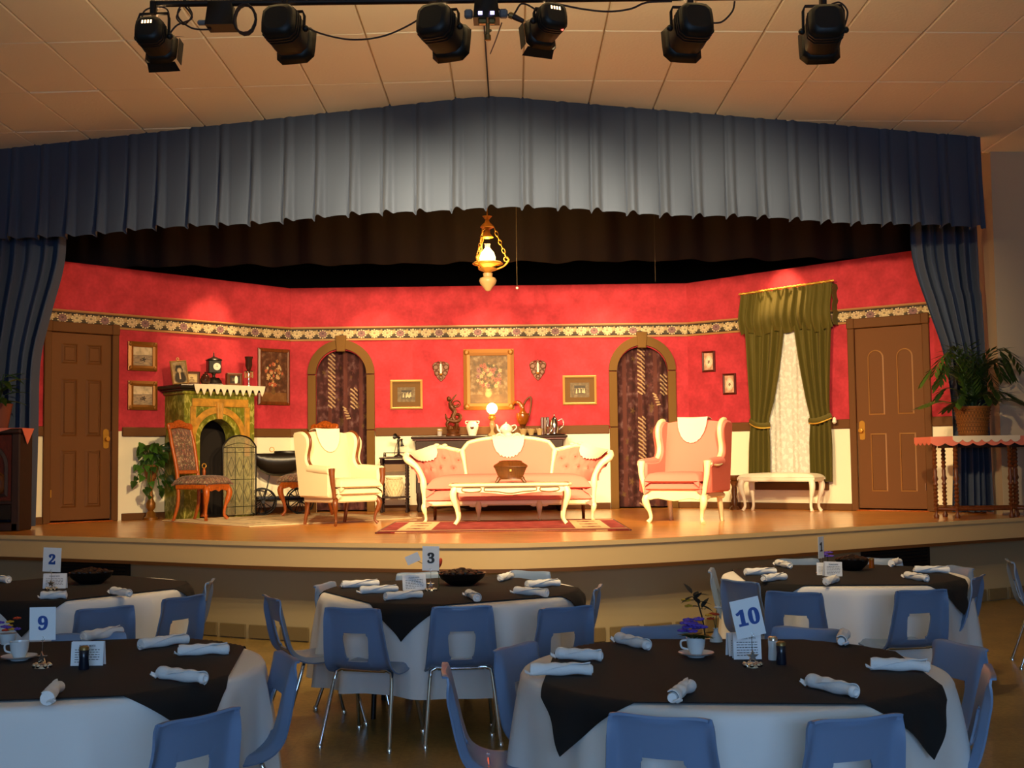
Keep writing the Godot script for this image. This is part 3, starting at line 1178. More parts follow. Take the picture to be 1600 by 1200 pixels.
func door(called: String, w: Flat, s0: float, s1: float, h: float, arched: bool) -> void:
	var o := structure(called, null, null)
	o.position = w.p(s0, 0)
	o.rotation.y = w.turn
	var W := s1 - s0
	for x in [-0.04, W + 0.04]:
		obj("jamb_casing", Shape.new().box(Vector3(0.085, h, 0.04), Vector3(x, h / 2, 0.02), 0.008), M["brown paint"], o)
		obj("corner_block", Shape.new().box(Vector3(0.095, 0.13, 0.05), Vector3(x, h + 0.065, 0.025), 0.008), M["brown paint"], o)
	obj("head_casing", Shape.new().box(Vector3(W - 0.01, 0.12, 0.042), Vector3(W / 2, h + 0.062, 0.021), 0.008), M["brown paint"], o)
	obj("threshold", Shape.new().box(Vector3(W + 0.05, 0.014, 0.12), Vector3(W / 2, 0.007, -0.02), 0.004), M["oak"], o)
	obj("door_slab", Shape.new().box(Vector3(W - 0.004, h - 0.035, 0.045), Vector3(W / 2, h / 2 + 0.014, -0.022), 0.004), M["door brown"], o)
	if arched:
		for c in [[0.16, 0.36], [0.52, 0.72]]:
			var x0: float = c[0] * W / 0.85
			var x1: float = c[1] * W / 0.85
			var r := (x1 - x0) / 2
			var out := PackedVector2Array([Vector2(x0, 1.18), Vector2(x1, 1.18)])
			out.append_array(arc(x0 + r, 1.98 - r, r, 0, PI, 12))
			var inn := PackedVector2Array([Vector2(x0 + 0.014, 1.194), Vector2(x1 - 0.014, 1.194)])
			inn.append_array(arc(x0 + r, 1.98 - r, r - 0.014, 0, PI, 12))
			obj("panel_moulding", Shape.new().at(Vector3(0, 0, 0.004)).band(out, inn, 0.016, true, 0.008), M["panel edge"], o)
			obj("door_panel", Shape.new().at(Vector3(0, 0, 0.0)).slab(inn, 0.012, 0.004), M["door brown"], o)
			out = rect(x0 + 0.01, 0.24, x1 + 0.01, 0.95)
			inn = rect(x0 + 0.024, 0.254, x1 - 0.004, 0.936)
			obj("panel_moulding", Shape.new().at(Vector3(0, 0, 0.004)).band(out, inn, 0.016, true, 0.008), M["panel edge"], o)
			obj("door_panel", Shape.new().at(Vector3(0, 0, 0.0)).slab(inn, 0.012, 0.004), M["door brown"], o)
	else:
		for c in [[0.14, 0.35], [0.46, 0.67]]:
			for r in [[1.88, 2.12], [1.02, 1.70], [0.18, 0.86]]:
				var k := W / 0.8
				var out := rect(c[0] * k, r[0], c[1] * k, r[1])
				var inn := rect(c[0] * k + 0.02, r[0] + 0.02, c[1] * k - 0.02, r[1] - 0.02)
				obj("panel_moulding", Shape.new().at(Vector3(0, 0, 0.004)).band(out, inn, 0.018, true, 0.012), M["door brown"], o)
				obj("door_panel", Shape.new().at(Vector3(0, 0, 0.003)).slab(rect(c[0] * k + 0.035, r[0] + 0.035, c[1] * k - 0.035, r[1] - 0.035), 0.016, 0.01), M["door brown"], o)
	var kx := 0.065 if arched else W - 0.065
	obj("lock_plate", Shape.new().at(Vector3(kx, 0.99, 0.004)).slab(bez([Vector2(-0.03, -0.11), Vector2(0.03, -0.11), Vector2(0.036, 0), Vector2(0.03, 0.11), Vector2(-0.03, 0.11), Vector2(-0.036, 0), Vector2(-0.03, -0.105)], 18), 0.008, 0.002), M["brass"], o)
	obj("door_knob", Shape.new().at(Vector3(kx, 0.99, 0.006), 0, PI / 2).lathe([Vector2(0, 0), Vector2(0.018, 0), Vector2(0.014, 0.02), Vector2(0.018, 0.03), Vector2(0.03, 0.045), Vector2(0.026, 0.062), Vector2(0, 0.068)], 14), M["brass"], o)
	if arched:
		obj("hinge", Shape.new().box(Vector3(0.016, 0.09, 0.012), Vector3(W - 0.02, 0.3, 0.006), 0.003), M["silver"], o)
	else:
		obj("hinge", Shape.new().box(Vector3(0.014, 0.09, 0.012), Vector3(0.02, 0.35, 0.006), 0.003), M["brass"], o)


func alcove(called: String, s0: float, s1: float, label: String) -> void:
	var o := structure(called, null, null)
	o.position = WB.p((s0 + s1) / 2, 0)
	o.rotation.y = WB.turn
	var R := (s1 - s0) / 2
	var r := R - 0.11
	var spring := 1.86
	for x in [-1.0, 1.0]:
		var cx: float = x * (R + r) / 2
		obj("jamb_stone", Shape.new().box(Vector3(R - r, 1.1, 0.05), Vector3(cx, 0.55, 0.025), 0.006), M["olive casing"], o)
		obj("jamb_stone", Shape.new().box(Vector3(R - r, spring - 1.11, 0.05), Vector3(cx, 1.11 + (spring - 1.11) / 2, 0.025), 0.006), M["olive casing"], o)
		var a0 := 0.0 if x > 0 else PI
		var a1 := PI / 2
		obj("arch_stone", Shape.new().at(Vector3(0, spring + 0.01, 0.028)).band(arc(0, 0, R, minf(a0, a1) + 0.005, maxf(a0, a1) - 0.005, 16, R * 1.02), arc(0, 0, r, minf(a0, a1) + 0.005, maxf(a0, a1) - 0.005, 16, r * 1.0), 0.056, false), M["olive casing"], o)
	obj("keystone", Shape.new().at(Vector3(0, spring + R - 0.02, 0.04)).slab(PackedVector2Array([Vector2(-0.055, -0.12), Vector2(0.055, -0.12), Vector2(0.075, 0.1), Vector2(-0.075, 0.1)]), 0.08, 0.008), M["olive casing"], o)
	var s := Shape.new().sheet(func(u: float, v: float) -> Vector3:
		var x := lerpf(-R + 0.03, R - 0.03, u)
		return Vector3(x, lerpf(2.3, 0.02, v), 0.035 * sin(u * TAU * 4.2) * (0.5 + 0.5 * v) + 0.01 * sin(u * 40.0)), 90, 10)
	solo("doorway_curtain", s, M["patterned wine cloth" if s0 < 2.0 else "patterned wine cloth centred"], label, "curtain", WB.p((s0 + s1) / 2, 0, -0.14), WB.turn)


# a leaf lying along +z, its base at the origin
func leaf_mesh(l: float, w: float, bend: float, heart := false) -> ArrayMesh:
	return Shape.new().sheet(func(u: float, v: float) -> Vector3:
		var k := sin(PI * pow(v, 0.6 if heart else 0.8)) * (1.0 - 0.3 * v)
		var x := (u - 0.5) * w * k
		return Vector3(x, bend * (v * v) * -l + absf(u - 0.5) * w * 0.25 * k, v * l), 4, 7).done()


func hung(called: String, label: String, category: String, w: Flat, s: float, h: float, group := "") -> Node3D:
	return thing(called, label, category, w.p(s, h, 0.0), w.turn, group)


# a picture hung on a wall: moulded frame, optional mat, and the print
func picture(called: String, label: String, w: Flat, s: float, h: float, W: float, H: float, bar: float, print_m: String, frame_m: String, mount := 0.0, mount_m := "", group := "") -> Node3D:
	var o := hung(called, label, "picture", w, s, h, group)
	picture_parts(o, W, H, bar, print_m, frame_m, mount, mount_m)
	return o


func picture_parts(o: Node3D, W: float, H: float, bar: float, print_m: String, frame_m: String, mount := 0.0, mount_m := "") -> void:
	var a := rect(-W / 2, -H / 2, W / 2, H / 2)
	var e := bar * 0.55
	var b := rect(-W / 2 + e, -H / 2 + e, W / 2 - e, H / 2 - e)
	var c := rect(-W / 2 + bar, -H / 2 + bar, W / 2 - bar, H / 2 - bar)
	var s := Shape.new().at(Vector3(0, 0, 0.018)).band(a, b, 0.036, true, 0.012)
	s.at(Vector3(0, 0, 0.014)).band(b, c, 0.028, true, -0.008)
	obj("frame", s, M[frame_m], o)
	if mount > 0.0:
		var d := rect(-W / 2 + bar + mount, -H / 2 + bar + mount, W / 2 - bar - mount, H / 2 - bar - mount)
		obj("mount", Shape.new().at(Vector3(0, 0, 0.010)).band(c, d, 0.006), M[mount_m], o)
		c = d
	obj("print", Shape.new().at(Vector3(0, 0, 0.008)).slab(c, 0.006), M[print_m], o)
	if frame_m == "gilt":
		for x in [-1, 1]:
			for y in [-1, 1]:
				obj("corner_ornament", Shape.new().ball(Vector3(x * (W / 2 - bar / 2), y * (H / 2 - bar / 2), 0.034), Vector3(bar * 0.42, bar * 0.42, 0.01), 10, 6), M[frame_m], o)


func fireplace_side() -> void:
	# pictures left of the chimney piece
	picture("framed_seascape", "gilt framed seascape, the upper of two beside the panelled door", WL, 1.462, 2.013, 0.39, 0.36, 0.065, "harbour", "gilt")
	picture("framed_seascape", "gilt framed seascape, the lower of two beside the panelled door", WL, 1.466, 1.528, 0.39, 0.36, 0.065, "shore", "gilt")
	picture("flower_painting", "dark oil painting of pale flowers in brown frame right of the mantel", WL, 3.377, 1.832, 0.50, 0.76, 0.045, "dark bouquet", "walnut")
	rugs()
	fireplace()
	mantel_things()
	pothos()
	cabinet()
	var c := dining_chair("oak_side_chair", "carved oak chair with tapestry seat and back in front of the fireplace", Vector3(-3.68, STAGE + 0.014, -14.45), 1.2)
	copy(c, "carved oak chair with tapestry seat half hidden behind the cream wing chair", Vector3(-2.60, STAGE + 0.014, -15.30), -0.62)
	wing_chair("cream_wing_chair", "cream damask wing chair with dark walnut legs near the left arch", Vector3(-1.86, STAGE + 0.014, -13.22), 0.80, M["cream damask"], M["cream damask"], M["walnut"], 0.95, false)
	carriage()


func rugs() -> void:
	solo("cream_rug", Shape.new().box(Vector3(2.3, 0.012, 2.1), Vector3(0, 0.007, 0), 0.004), M["cream rug pile"], "worn cream rug with faint pattern lying in front of the fireplace", "rug", Vector3(-2.64, STAGE, -14.55), 0.72)
	var t := thing("red_rug", "red rug with cream end panels under the coffee table", "rug", Vector3(-0.1, STAGE, -12.62))
	var s := Shape.new()
	s.slab(rect(-1.2, -1.02, 1.2, 1.02), 0.012, 0.004)
	var o := obj("pile", s, M["red rug pile"], t)
	o.position.y = 0.007
	o.rotation.x = -PI / 2
	obj("fringe_binding", Shape.new().box(Vector3(0.02, 0.012, 2.02), Vector3(-1.21, 0.006, 0), 0.003).box(Vector3(0.02, 0.012, 2.02), Vector3(1.21, 0.006, 0), 0.003), M["red mahogany"], t)


func fireplace() -> void:
	var t := hung("fireplace", "green marbled chimney piece with ochre arch and black shelf on the left wall", "fireplace", WL, 2.275, 0.0)
	var D := 0.48
	var ox := -0.03
	var r := 0.25
	var sp := 0.98
	# chimney breast with an arched opening
	var p := PackedVector2Array([Vector2(-0.5, 1.56), Vector2(-0.5, 0), Vector2(ox - r, 0)])
	p.append_array(arc(ox, sp, r, PI, 0, 20))
	p.append_array(PackedVector2Array([Vector2(ox + r, 0), Vector2(0.5, 0), Vector2(0.5, 1.56)]))
	obj("surround", Shape.new().at(Vector3(0, 0, D - 0.12)).slab(p, 0.24, 0.006), M["green marbling"], t)
	for x in [-0.46, 0.46]:
		obj("side_panel", Shape.new().box(Vector3(0.08, 1.56, D - 0.24), Vector3(x, 0.78, (D - 0.24) / 2)), M["green marbling"], t)
	obj("firebox", Shape.new().box(Vector3(0.8, 1.4, 0.03), Vector3(0, 0.7, 0.02)).box(Vector3(0.8, 0.02, 0.22), Vector3(0, 0.01, 0.12)).box(Vector3(0.82, 0.03, 0.22), Vector3(0, 1.4, 0.12)), M["soot"], t)
	# ochre mouldings
	var F := D + 0.008
	obj("arch_moulding", Shape.new().at(Vector3(0, 0, F)).band(arc(ox, sp, r + 0.155, PI * 0.02, PI * 0.98, 24), arc(ox, sp, r + 0.075, PI * 0.02, PI * 0.98, 24), 0.024, false, 0.006), M["ochre marbling"], t)
	obj("head_band", Shape.new().box(Vector3(0.8, 0.1, 0.024), Vector3(0, 1.435, F), 0.006), M["ochre marbling"], t)
	for x in [-0.385, 0.385]:
		obj("stile_band", Shape.new().box(Vector3(0.075, 0.62, 0.024), Vector3(x, 1.075, F), 0.006), M["ochre marbling"], t)
	var k := Shape.new().at(Vector3(ox + 0.01, 1.33, F + 0.012)).slab(PackedVector2Array([Vector2(-0.035, -0.1), Vector2(0.035, -0.1), Vector2(0.055, 0.12), Vector2(-0.055, 0.12)]), 0.04, 0.006)
	obj("keystone", k, M["ochre marbling"], t)
	for x in [-0.02, 0.015, 0.04]:
		obj("keystone_rib", Shape.new().box(Vector3(0.009, 0.2, 0.012), Vector3(ox + x, 1.33, F + 0.034), 0.003), M["pale gilt"], t)
	obj("cornice", Shape.new().box(Vector3(1.06, 0.05, D + 0.03), Vector3(0, 1.56, (D + 0.03) / 2), 0.012), M["green marbling"], t)
	var shelf := Shape.new().box(Vector3(1.22, 0.05, D + 0.1), Vector3(0, 1.625, (D + 0.1) / 2), 0.012)
	shelf.box(Vector3(1.14, 0.03, D + 0.06), Vector3(0, 1.59, (D + 0.06) / 2), 0.01)
	obj("mantel_shelf", shelf, M["black paint"], t)
	# a reddish box on the hearth, and a brass andiron
	var b := thing("log_box", "reddish wooden box standing on the hearth behind the oak chair", "box", WL.p(2.12, 0.02, 0.15), WL.turn)
	obj("body", Shape.new().box(Vector3(0.24, 0.26, 0.16), Vector3(0, 0.13, 0), 0.008), M["red mahogany"], b)
	obj("lid", Shape.new().box(Vector3(0.26, 0.03, 0.18), Vector3(0, 0.275, 0), 0.008), M["red mahogany"], b)
	var a := thing("andiron", "brass ringed andiron standing in the dark hearth opening", "andiron", WL.p(2.12, 0.02, 0.36), WL.turn)
	obj("post", Shape.new().lathe([Vector2(0, 0), Vector2(0.05, 0), Vector2(0.05, 0.02), Vector2(0.018, 0.05), Vector2(0.024, 0.2), Vector2(0.015, 0.3), Vector2(0.026, 0.4), Vector2(0.014, 0.5), Vector2(0.022, 0.56), Vector2(0.012, 0.6), Vector2(0, 0.61)], 12), M["oak"], a)
	obj("ring", Shape.new().at(Vector3(0, 0.63, 0), 0, PI / 2).tube(ring_path(0.028, 14), 0.007, 6, 1.0, true), M["brass"], a)
	# arched fire screen
	var sc := thing("fire_screen", "arched wire framed glass fire screen standing before the hearth", "fire screen", WL.p(2.275 + 0.225, 0.014, D + 0.085), WL.turn)
	var W := 0.24
	var out := PackedVector2Array([Vector2(W, 0), Vector2(W, 0.86)])
	out.append_array(bez([Vector2(W * 0.95, 0.88), Vector2(W * 0.6, 0.965), Vector2(0, 1.0), Vector2(-W * 0.6, 0.965), Vector2(-W * 0.95, 0.88)], 14))
	out.append_array(PackedVector2Array([Vector2(-W, 0.86), Vector2(-W, 0)]))
	obj("glass", Shape.new().at(Vector3(0, 0.012, 0)).slab(out, 0.004), M["screen glass"], sc)
	var path := []
	for q in out: path.append(Vector3(q.x, q.y + 0.012, 0))
	obj("frame", Shape.new().tube(path, 0.011, 6, 1.0, true), M["black iron"], sc)
	var lead := Shape.new()
	for x in [-0.18, -0.06, 0.06, 0.18]:
		lead.tube([Vector3(x, 0.03, 0.004), Vector3(x, 0.86, 0.004)], 0.0035, 5)
	for y in [0.12, 0.46, 0.80, 0.86]:
		lead.tube([Vector3(-W, y, 0.004), Vector3(W, y, 0.004)], 0.0035, 5)
	for y in [0.3, 0.62]:
		for q in 3:
			var cx := -0.12 + q * 0.12
			lead.tube([Vector3(cx, y - 0.12, 0.005), Vector3(cx + 0.05, y, 0.005), Vector3(cx, y + 0.12, 0.005), Vector3(cx - 0.05, y, 0.005)], 0.003, 5, 1.0, true)
	for y in [0.9]:
		lead.tube(curve([Vector3(-W, y - 0.04, 0.004), Vector3(0, y + 0.02, 0.004), Vector3(W, y - 0.04, 0.004)], 10), 0.0035, 5)
	obj("leading", lead, M["black iron"], sc)
	for x in [-0.2, 0.2]:
		obj("foot", Shape.new().tube([Vector3(x, 0.012, -0.07), Vector3(x, 0.03, 0), Vector3(x, 0.012, 0.07)], 0.009, 6), M["black iron"], sc)


func ring_path(r: float, n: int) -> Array:
	var p := []
	for i in n:
		p.append(Vector3(cos(TAU * i / n) * r, 0, sin(TAU * i / n) * r))
	return p


func mantel_things() -> void:
	var top := 1.652
	# lace runner with pointed edge
	var l := thing("lace_runner", "white lace runner with a pointed edge hanging over the mantel shelf", "runner", WL.p(2.275, 0, 0), WL.turn)
	obj("top_cloth", Shape.new().box(Vector3(1.02, 0.006, 0.4), Vector3(0.08, top + 0.002, 0.385), 0.002), M["lace"], l)
	var o := PackedVector2Array([Vector2(-0.43, 0.0)])
	for k in 11:
		var x := -0.43 + k * 0.0927
		o.append(Vector2(x + 0.012, -0.055))
		o.append_array(PackedVector2Array([Vector2(x + 0.032, -0.11), Vector2(x + 0.046, -0.122 - 0.012 * (k % 3)), Vector2(x + 0.06, -0.11), Vector2(x + 0.082, -0.055)]))
	o.append(Vector2(0.59, 0.0))
	obj("pointed_edge", Shape.new().at(Vector3(0, top + 0.005, 0.588)).slab(o, 0.006), M["lace"], l)
	# portrait in a thin gilt frame, leaning
	var p := thing("portrait_frame", "tilted portrait photograph in a thin gilt frame on the mantel's left end", "photograph", WL.p(1.744, top + 0.15, 0.40), WL.turn - 0.1)
	p.rotation.z = 0.1
	p.rotation.x = -0.12
	picture_parts(p, 0.21, 0.29, 0.012, "portrait", "pale gilt")
	obj("ring_finial", Shape.new().at(Vector3(0.0, 0.165, 0.015), 0, PI / 2).tube(ring_path(0.016, 12), 0.005, 6, 1.0, true), M["pale gilt"], p)
	obj("strut", Shape.new().box(Vector3(0.03, 0.2, 0.006), Vector3(0, -0.05, -0.02)), M["dark wood"], p)
	p = thing("photograph_stand", "small faded photograph in a dark easel frame beside the portrait", "photograph", WL.p(1.938, top + 0.088, 0.36), WL.turn - 0.2)
	picture_parts(p, 0.21, 0.17, 0.012, "faded photo", "chest wood", 0.022, "chest wood")
	obj("easel_back", Shape.new().box(Vector3(0.2, 0.165, 0.03), Vector3(0, 0, -0.014), 0.004), M["dark wood"], p)
	var g := thing("glass_jar", "round dark glass jar on the mantel left of the clock", "jar", WL.p(2.099, top + 0.004, 0.42))
	obj("body", Shape.new().lathe([Vector2(0, 0), Vector2(0.034, 0), Vector2(0.058, 0.03), Vector2(0.064, 0.07), Vector2(0.05, 0.115), Vector2(0.03, 0.13)], 18), M["smoked glass"], g)
	obj("lid", Shape.new().lathe([Vector2(0.034, 0.128), Vector2(0.034, 0.138), Vector2(0.012, 0.15), Vector2(0.014, 0.165), Vector2(0, 0.17)], 14), M["smoked glass"], g)
	# clock
	var c := thing("mantel_clock", "black mantel clock with a white dial and spire on a stepped base", "clock", WL.p(2.253, top + 0.004, 0.36), WL.turn - 0.25)
	obj("base", Shape.new().box(Vector3(0.2, 0.02, 0.15), Vector3(0, 0.01, 0), 0.005).loft([sq(0.09, 0.02, 0.065), sq(0.085, 0.05, 0.06), sq(0.055, 0.1, 0.045)]), M["black paint"], c)
	obj("column", Shape.new().lathe([Vector2(0.03, 0.1), Vector2(0.018, 0.12), Vector2(0.022, 0.14), Vector2(0.034, 0.16)], 12), M["black paint"], c)
	obj("case", Shape.new().box(Vector3(0.165, 0.16, 0.12), Vector3(0, 0.24, 0), 0.008), M["black paint"], c)
	obj("roof", Shape.new().loft([sq(0.088, 0.318, 0.066), sq(0.09, 0.328, 0.068), sq(0.03, 0.36, 0.024), sq(0.01, 0.366, 0.01)]), M["black paint"], c)
	obj("finial", Shape.new().lathe([Vector2(0.008, 0.36), Vector2(0.014, 0.375), Vector2(0.006, 0.39), Vector2(0.009, 0.4), Vector2(0, 0.44)], 10), M["black paint"], c)
	var d := obj("dial", Shape.new().at(Vector3(0.022, 0.24, 0.062), 0, PI / 2).lathe([Vector2(0, -0.004), Vector2(0.046, -0.004), Vector2(0.046, 0.004), Vector2(0, 0.006)], 20), M["porcelain"], c)
	obj("hand", Shape.new().at(Vector3(0.022, 0.25, 0.069), 0, 0, 0.4).box(Vector3(0.003, 0.03, 0.002)).at(Vector3(0.015, 0.24, 0.069), 0, 0, 1.3).box(Vector3(0.003, 0.022, 0.002)), M["black paint"], d)
	p = thing("photo_box", "brown framed box with a small pale portrait right of the clock", "photograph", WL.p(2.550, top + 0.092, 0.36), WL.turn - 0.25)
	obj("box_body", Shape.new().box(Vector3(0.2, 0.17, 0.06), Vector3(0, 0, -0.03), 0.006), M["chest wood"], p)
	picture_parts(p, 0.2, 0.17, 0.035, "group two", "chest wood", 0.03, "dark wood")
	obj("cut_out_portrait", Shape.new().at(Vector3(0.02, 0, 0.016)).slab(bez([Vector2(0, 0.05), Vector2(0.02, 0.025), Vector2(0.016, -0.04), Vector2(-0.012, -0.05), Vector2(-0.02, 0.02), Vector2(-0.004, 0.05)], 14), 0.004), M["porcelain"], p)
	# lustre candle stand
	g = thing("lustre_candlestick", "dark glass lustre candlestick with hanging drops at the mantel's right end", "candlestick", WL.p(2.739, top + 0.004, 0.40))
	obj("foot", Shape.new().lathe([Vector2(0, 0), Vector2(0.045, 0), Vector2(0.042, 0.012), Vector2(0.014, 0.03), Vector2(0.012, 0.08), Vector2(0.02, 0.1), Vector2(0.012, 0.12), Vector2(0.014, 0.18)], 16), M["silver"], g)
	obj("bobeche", Shape.new().lathe([Vector2(0.012, 0.18), Vector2(0.055, 0.2), Vector2(0.05, 0.208), Vector2(0.014, 0.205)], 16), M["smoked glass"], g)
	for k in 8:
		var a := TAU * k / 8
		obj("drop", Shape.new().lathe([Vector2(0, -0.09), Vector2(0.006, -0.075), Vector2(0.003, -0.02), Vector2(0.007, -0.01), Vector2(0, 0)], 6, Vector3(cos(a) * 0.052, 0.2, sin(a) * 0.052)), M["cut crystal"], g)
	obj("shade", Shape.new().lathe([Vector2(0.016, 0.205), Vector2(0.03, 0.23), Vector2(0.046, 0.28), Vector2(0.044, 0.34), Vector2(0.054, 0.39), Vector2(0.05, 0.388), Vector2(0.04, 0.34), Vector2(0.042, 0.28), Vector2(0.02, 0.225)], 18), M["smoked glass"], g)


func sq(x: float, y: float, z: float) -> PackedVector3Array:
	return PackedVector3Array([Vector3(-x, y, -z), Vector3(x, y, -z), Vector3(x, y, z), Vector3(-x, y, z)])


func pothos() -> void:
	var at := WL.p(1.50, 0.0, 0.17)
	var t := thing("potted_pothos", "trailing green pothos on a turned gilt pedestal left of the fireplace", "plant", at)
	obj("pedestal", Shape.new().lathe([Vector2(0, 0), Vector2(0.085, 0), Vector2(0.085, 0.03), Vector2(0.06, 0.045), Vector2(0.05, 0.09), Vector2(0.03, 0.11), Vector2(0.055, 0.15), Vector2(0.058, 0.2), Vector2(0.026, 0.26), Vector2(0.022, 0.42), Vector2(0.045, 0.47), Vector2(0.05, 0.5), Vector2(0, 0.5)], 18), M["gilt"], t)
	obj("pot", Shape.new().lathe([Vector2(0, 0.5), Vector2(0.06, 0.5), Vector2(0.095, 0.66), Vector2(0.1, 0.67), Vector2(0.09, 0.67), Vector2(0.085, 0.64), Vector2(0, 0.64)], 18), M["wicker"], t)
	var ms := [leaf_mesh(0.12, 0.10, 0.25, true), leaf_mesh(0.10, 0.085, 0.4, true), leaf_mesh(0.085, 0.075, 0.1, true)]
	rng.seed = 31
	var stems := Shape.new()
	for k in 78:
		var a := rng.randf() * TAU
		var hang := rng.randf()
		var out := Vector3(cos(a), 0, sin(a))
		var p := Vector3(0, 0.66, 0) + out * rng.randf_range(0.06, 0.22) + Vector3(-0.02, rng.randf_range(-0.05, 0.28), 0)
		if hang > 0.7: p = Vector3(0, 0.5, 0) + out * rng.randf_range(0.16, 0.22) + Vector3(0, rng.randf_range(-0.2, 0.05), 0)
		var w := at + p
		if (w - WL.p(0, 0, 0.06)).dot(Vector3(-WL.dir.z, 0, WL.dir.x)) < 0: continue
		stems.tube(curve([Vector3(0, 0.62, 0), p * 0.5 + Vector3(0, 0.42, 0), p], 5), 0.004, 4)
		var o := obj("leaf", ms[k % 3], M[["leaf dark", "leaf mid", "leaf mid"][rng.randi() % 3]], t)
		o.position = p
		var f := (out * 0.7 + Vector3(0.25, -0.5 - hang * 0.5, 0.45)).normalized()
		o.basis = Basis.looking_at(-f, Vector3(0.3, 0.5, 0.8).normalized()).rotated(f, rng.randf_range(-0.5, 0.5))
	obj("stems", stems, M["leaf mid"], t)


func cabinet() -> void:
	var t := thing("radio_cabinet", "dark carved wooden cabinet with arched panel at the left edge of the stage", "cabinet", Vector3(-5.62, STAGE, -12.9))
	obj("body", Shape.new().box(Vector3(0.86, 0.86, 0.3), Vector3(0, 0.58, 0), 0.01), M["red mahogany"], t)
	obj("top", Shape.new().box(Vector3(0.94, 0.05, 0.36), Vector3(0, 1.045, 0), 0.012), M["dark wood"], t)
	for x in [-0.42, 0.42]:
		obj("corner_post", Shape.new().box(Vector3(0.09, 1.02, 0.34), Vector3(x, 0.51, 0), 0.012), M["dark wood"], t)
	obj("plinth", Shape.new().box(Vector3(0.9, 0.09, 0.34), Vector3(0, 0.045, 0), 0.012), M["dark wood"], t)
	obj("lower_panel", Shape.new().box(Vector3(0.74, 0.16, 0.02), Vector3(0, 0.2, 0.145), 0.005), M["black paint"], t)
	obj("cross_rail", Shape.new().box(Vector3(0.8, 0.04, 0.33), Vector3(0, 0.3, 0), 0.008), M["dark wood"], t)
	var out := PackedVector2Array([Vector2(-0.34, 0.36), Vector2(0.34, 0.36)])
	out.append_array(arc(0, 0.68, 0.34, 0, PI, 20, 0.28))
	var inn := PackedVector2Array([Vector2(-0.31, 0.39), Vector2(0.31, 0.39)])
	inn.append_array(arc(0, 0.68, 0.31, 0, PI, 20, 0.25))
	obj("arched_moulding", Shape.new().at(Vector3(0, 0, 0.158)).band(out, inn, 0.03, true, 0.01), M["dark wood"], t)
	obj("rosette", Shape.new().at(Vector3(0.2, 0.5, 0.152), 0, PI / 2).lathe([Vector2(0.0, 0.02), Vector2(0.06, 0.018), Vector2(0.1, 0.004), Vector2(0.12, 0.016), Vector2(0.13, 0)], 20), M["chest wood"], t)
	var p := thing("pink_cloth", "pink cloth with a pointed corner hanging over the dark cabinet top", "cloth", Vector3(-5.62, STAGE + 1.072, -12.9))
	obj("cloth", Shape.new().box(Vector3(0.96, 0.006, 0.3), Vector3(0, 0.004, 0), 0.002), M["pink cloth"], p)
	obj("hanging_corner", Shape.new().at(Vector3(0.485, 0.006, 0), PI / 2).slab(PackedVector2Array([Vector2(-0.17, 0), Vector2(-0.02, -0.17), Vector2(0.15, 0)]), 0.005), M["pink cloth"], p)
	obj("front_corner", Shape.new().at(Vector3(0.2, 0.006, 0.185)).slab(PackedVector2Array([Vector2(-0.22, 0), Vector2(-0.02, -0.06), Vector2(0.2, 0)]), 0.005), M["pink cloth"], p)
	var q := thing("potted_rubber_plant", "dark leaved pot plant with yellowish tips on the cabinet at far left", "plant", Vector3(-5.46, STAGE + 1.08, -12.9))
	obj("pot", Shape.new().lathe([Vector2(0, 0), Vector2(0.1, 0), Vector2(0.14, 0.22), Vector2(0.15, 0.26), Vector2(0.13, 0.26), Vector2(0.12, 0.2), Vector2(0, 0.2)], 20), M["terracotta"], q)
	var lm := leaf_mesh(0.26, 0.1, 0.3)
	rng.seed = 8
	var st := Shape.new()
	for k in 22:
		var a := k * 2.4
		var o := obj("leaf", lm, M[["leaf dark", "leaf mid", "leaf pale"][0 if k % 7 < 4 else (1 if k % 7 < 6 else 2)]], q)
		var f := Vector3(cos(a), rng.randf_range(-0.25, 0.6), sin(a)).normalized()
		o.position = Vector3(f.x * 0.06, 0.28 + k * 0.014, f.z * 0.06)
		o.basis = Basis.looking_at(-f, Vector3.UP)
		st.tube([Vector3(0, 0.2, 0), o.position], 0.006, 5)
	obj("stems", st, M["leaf dark"], q)


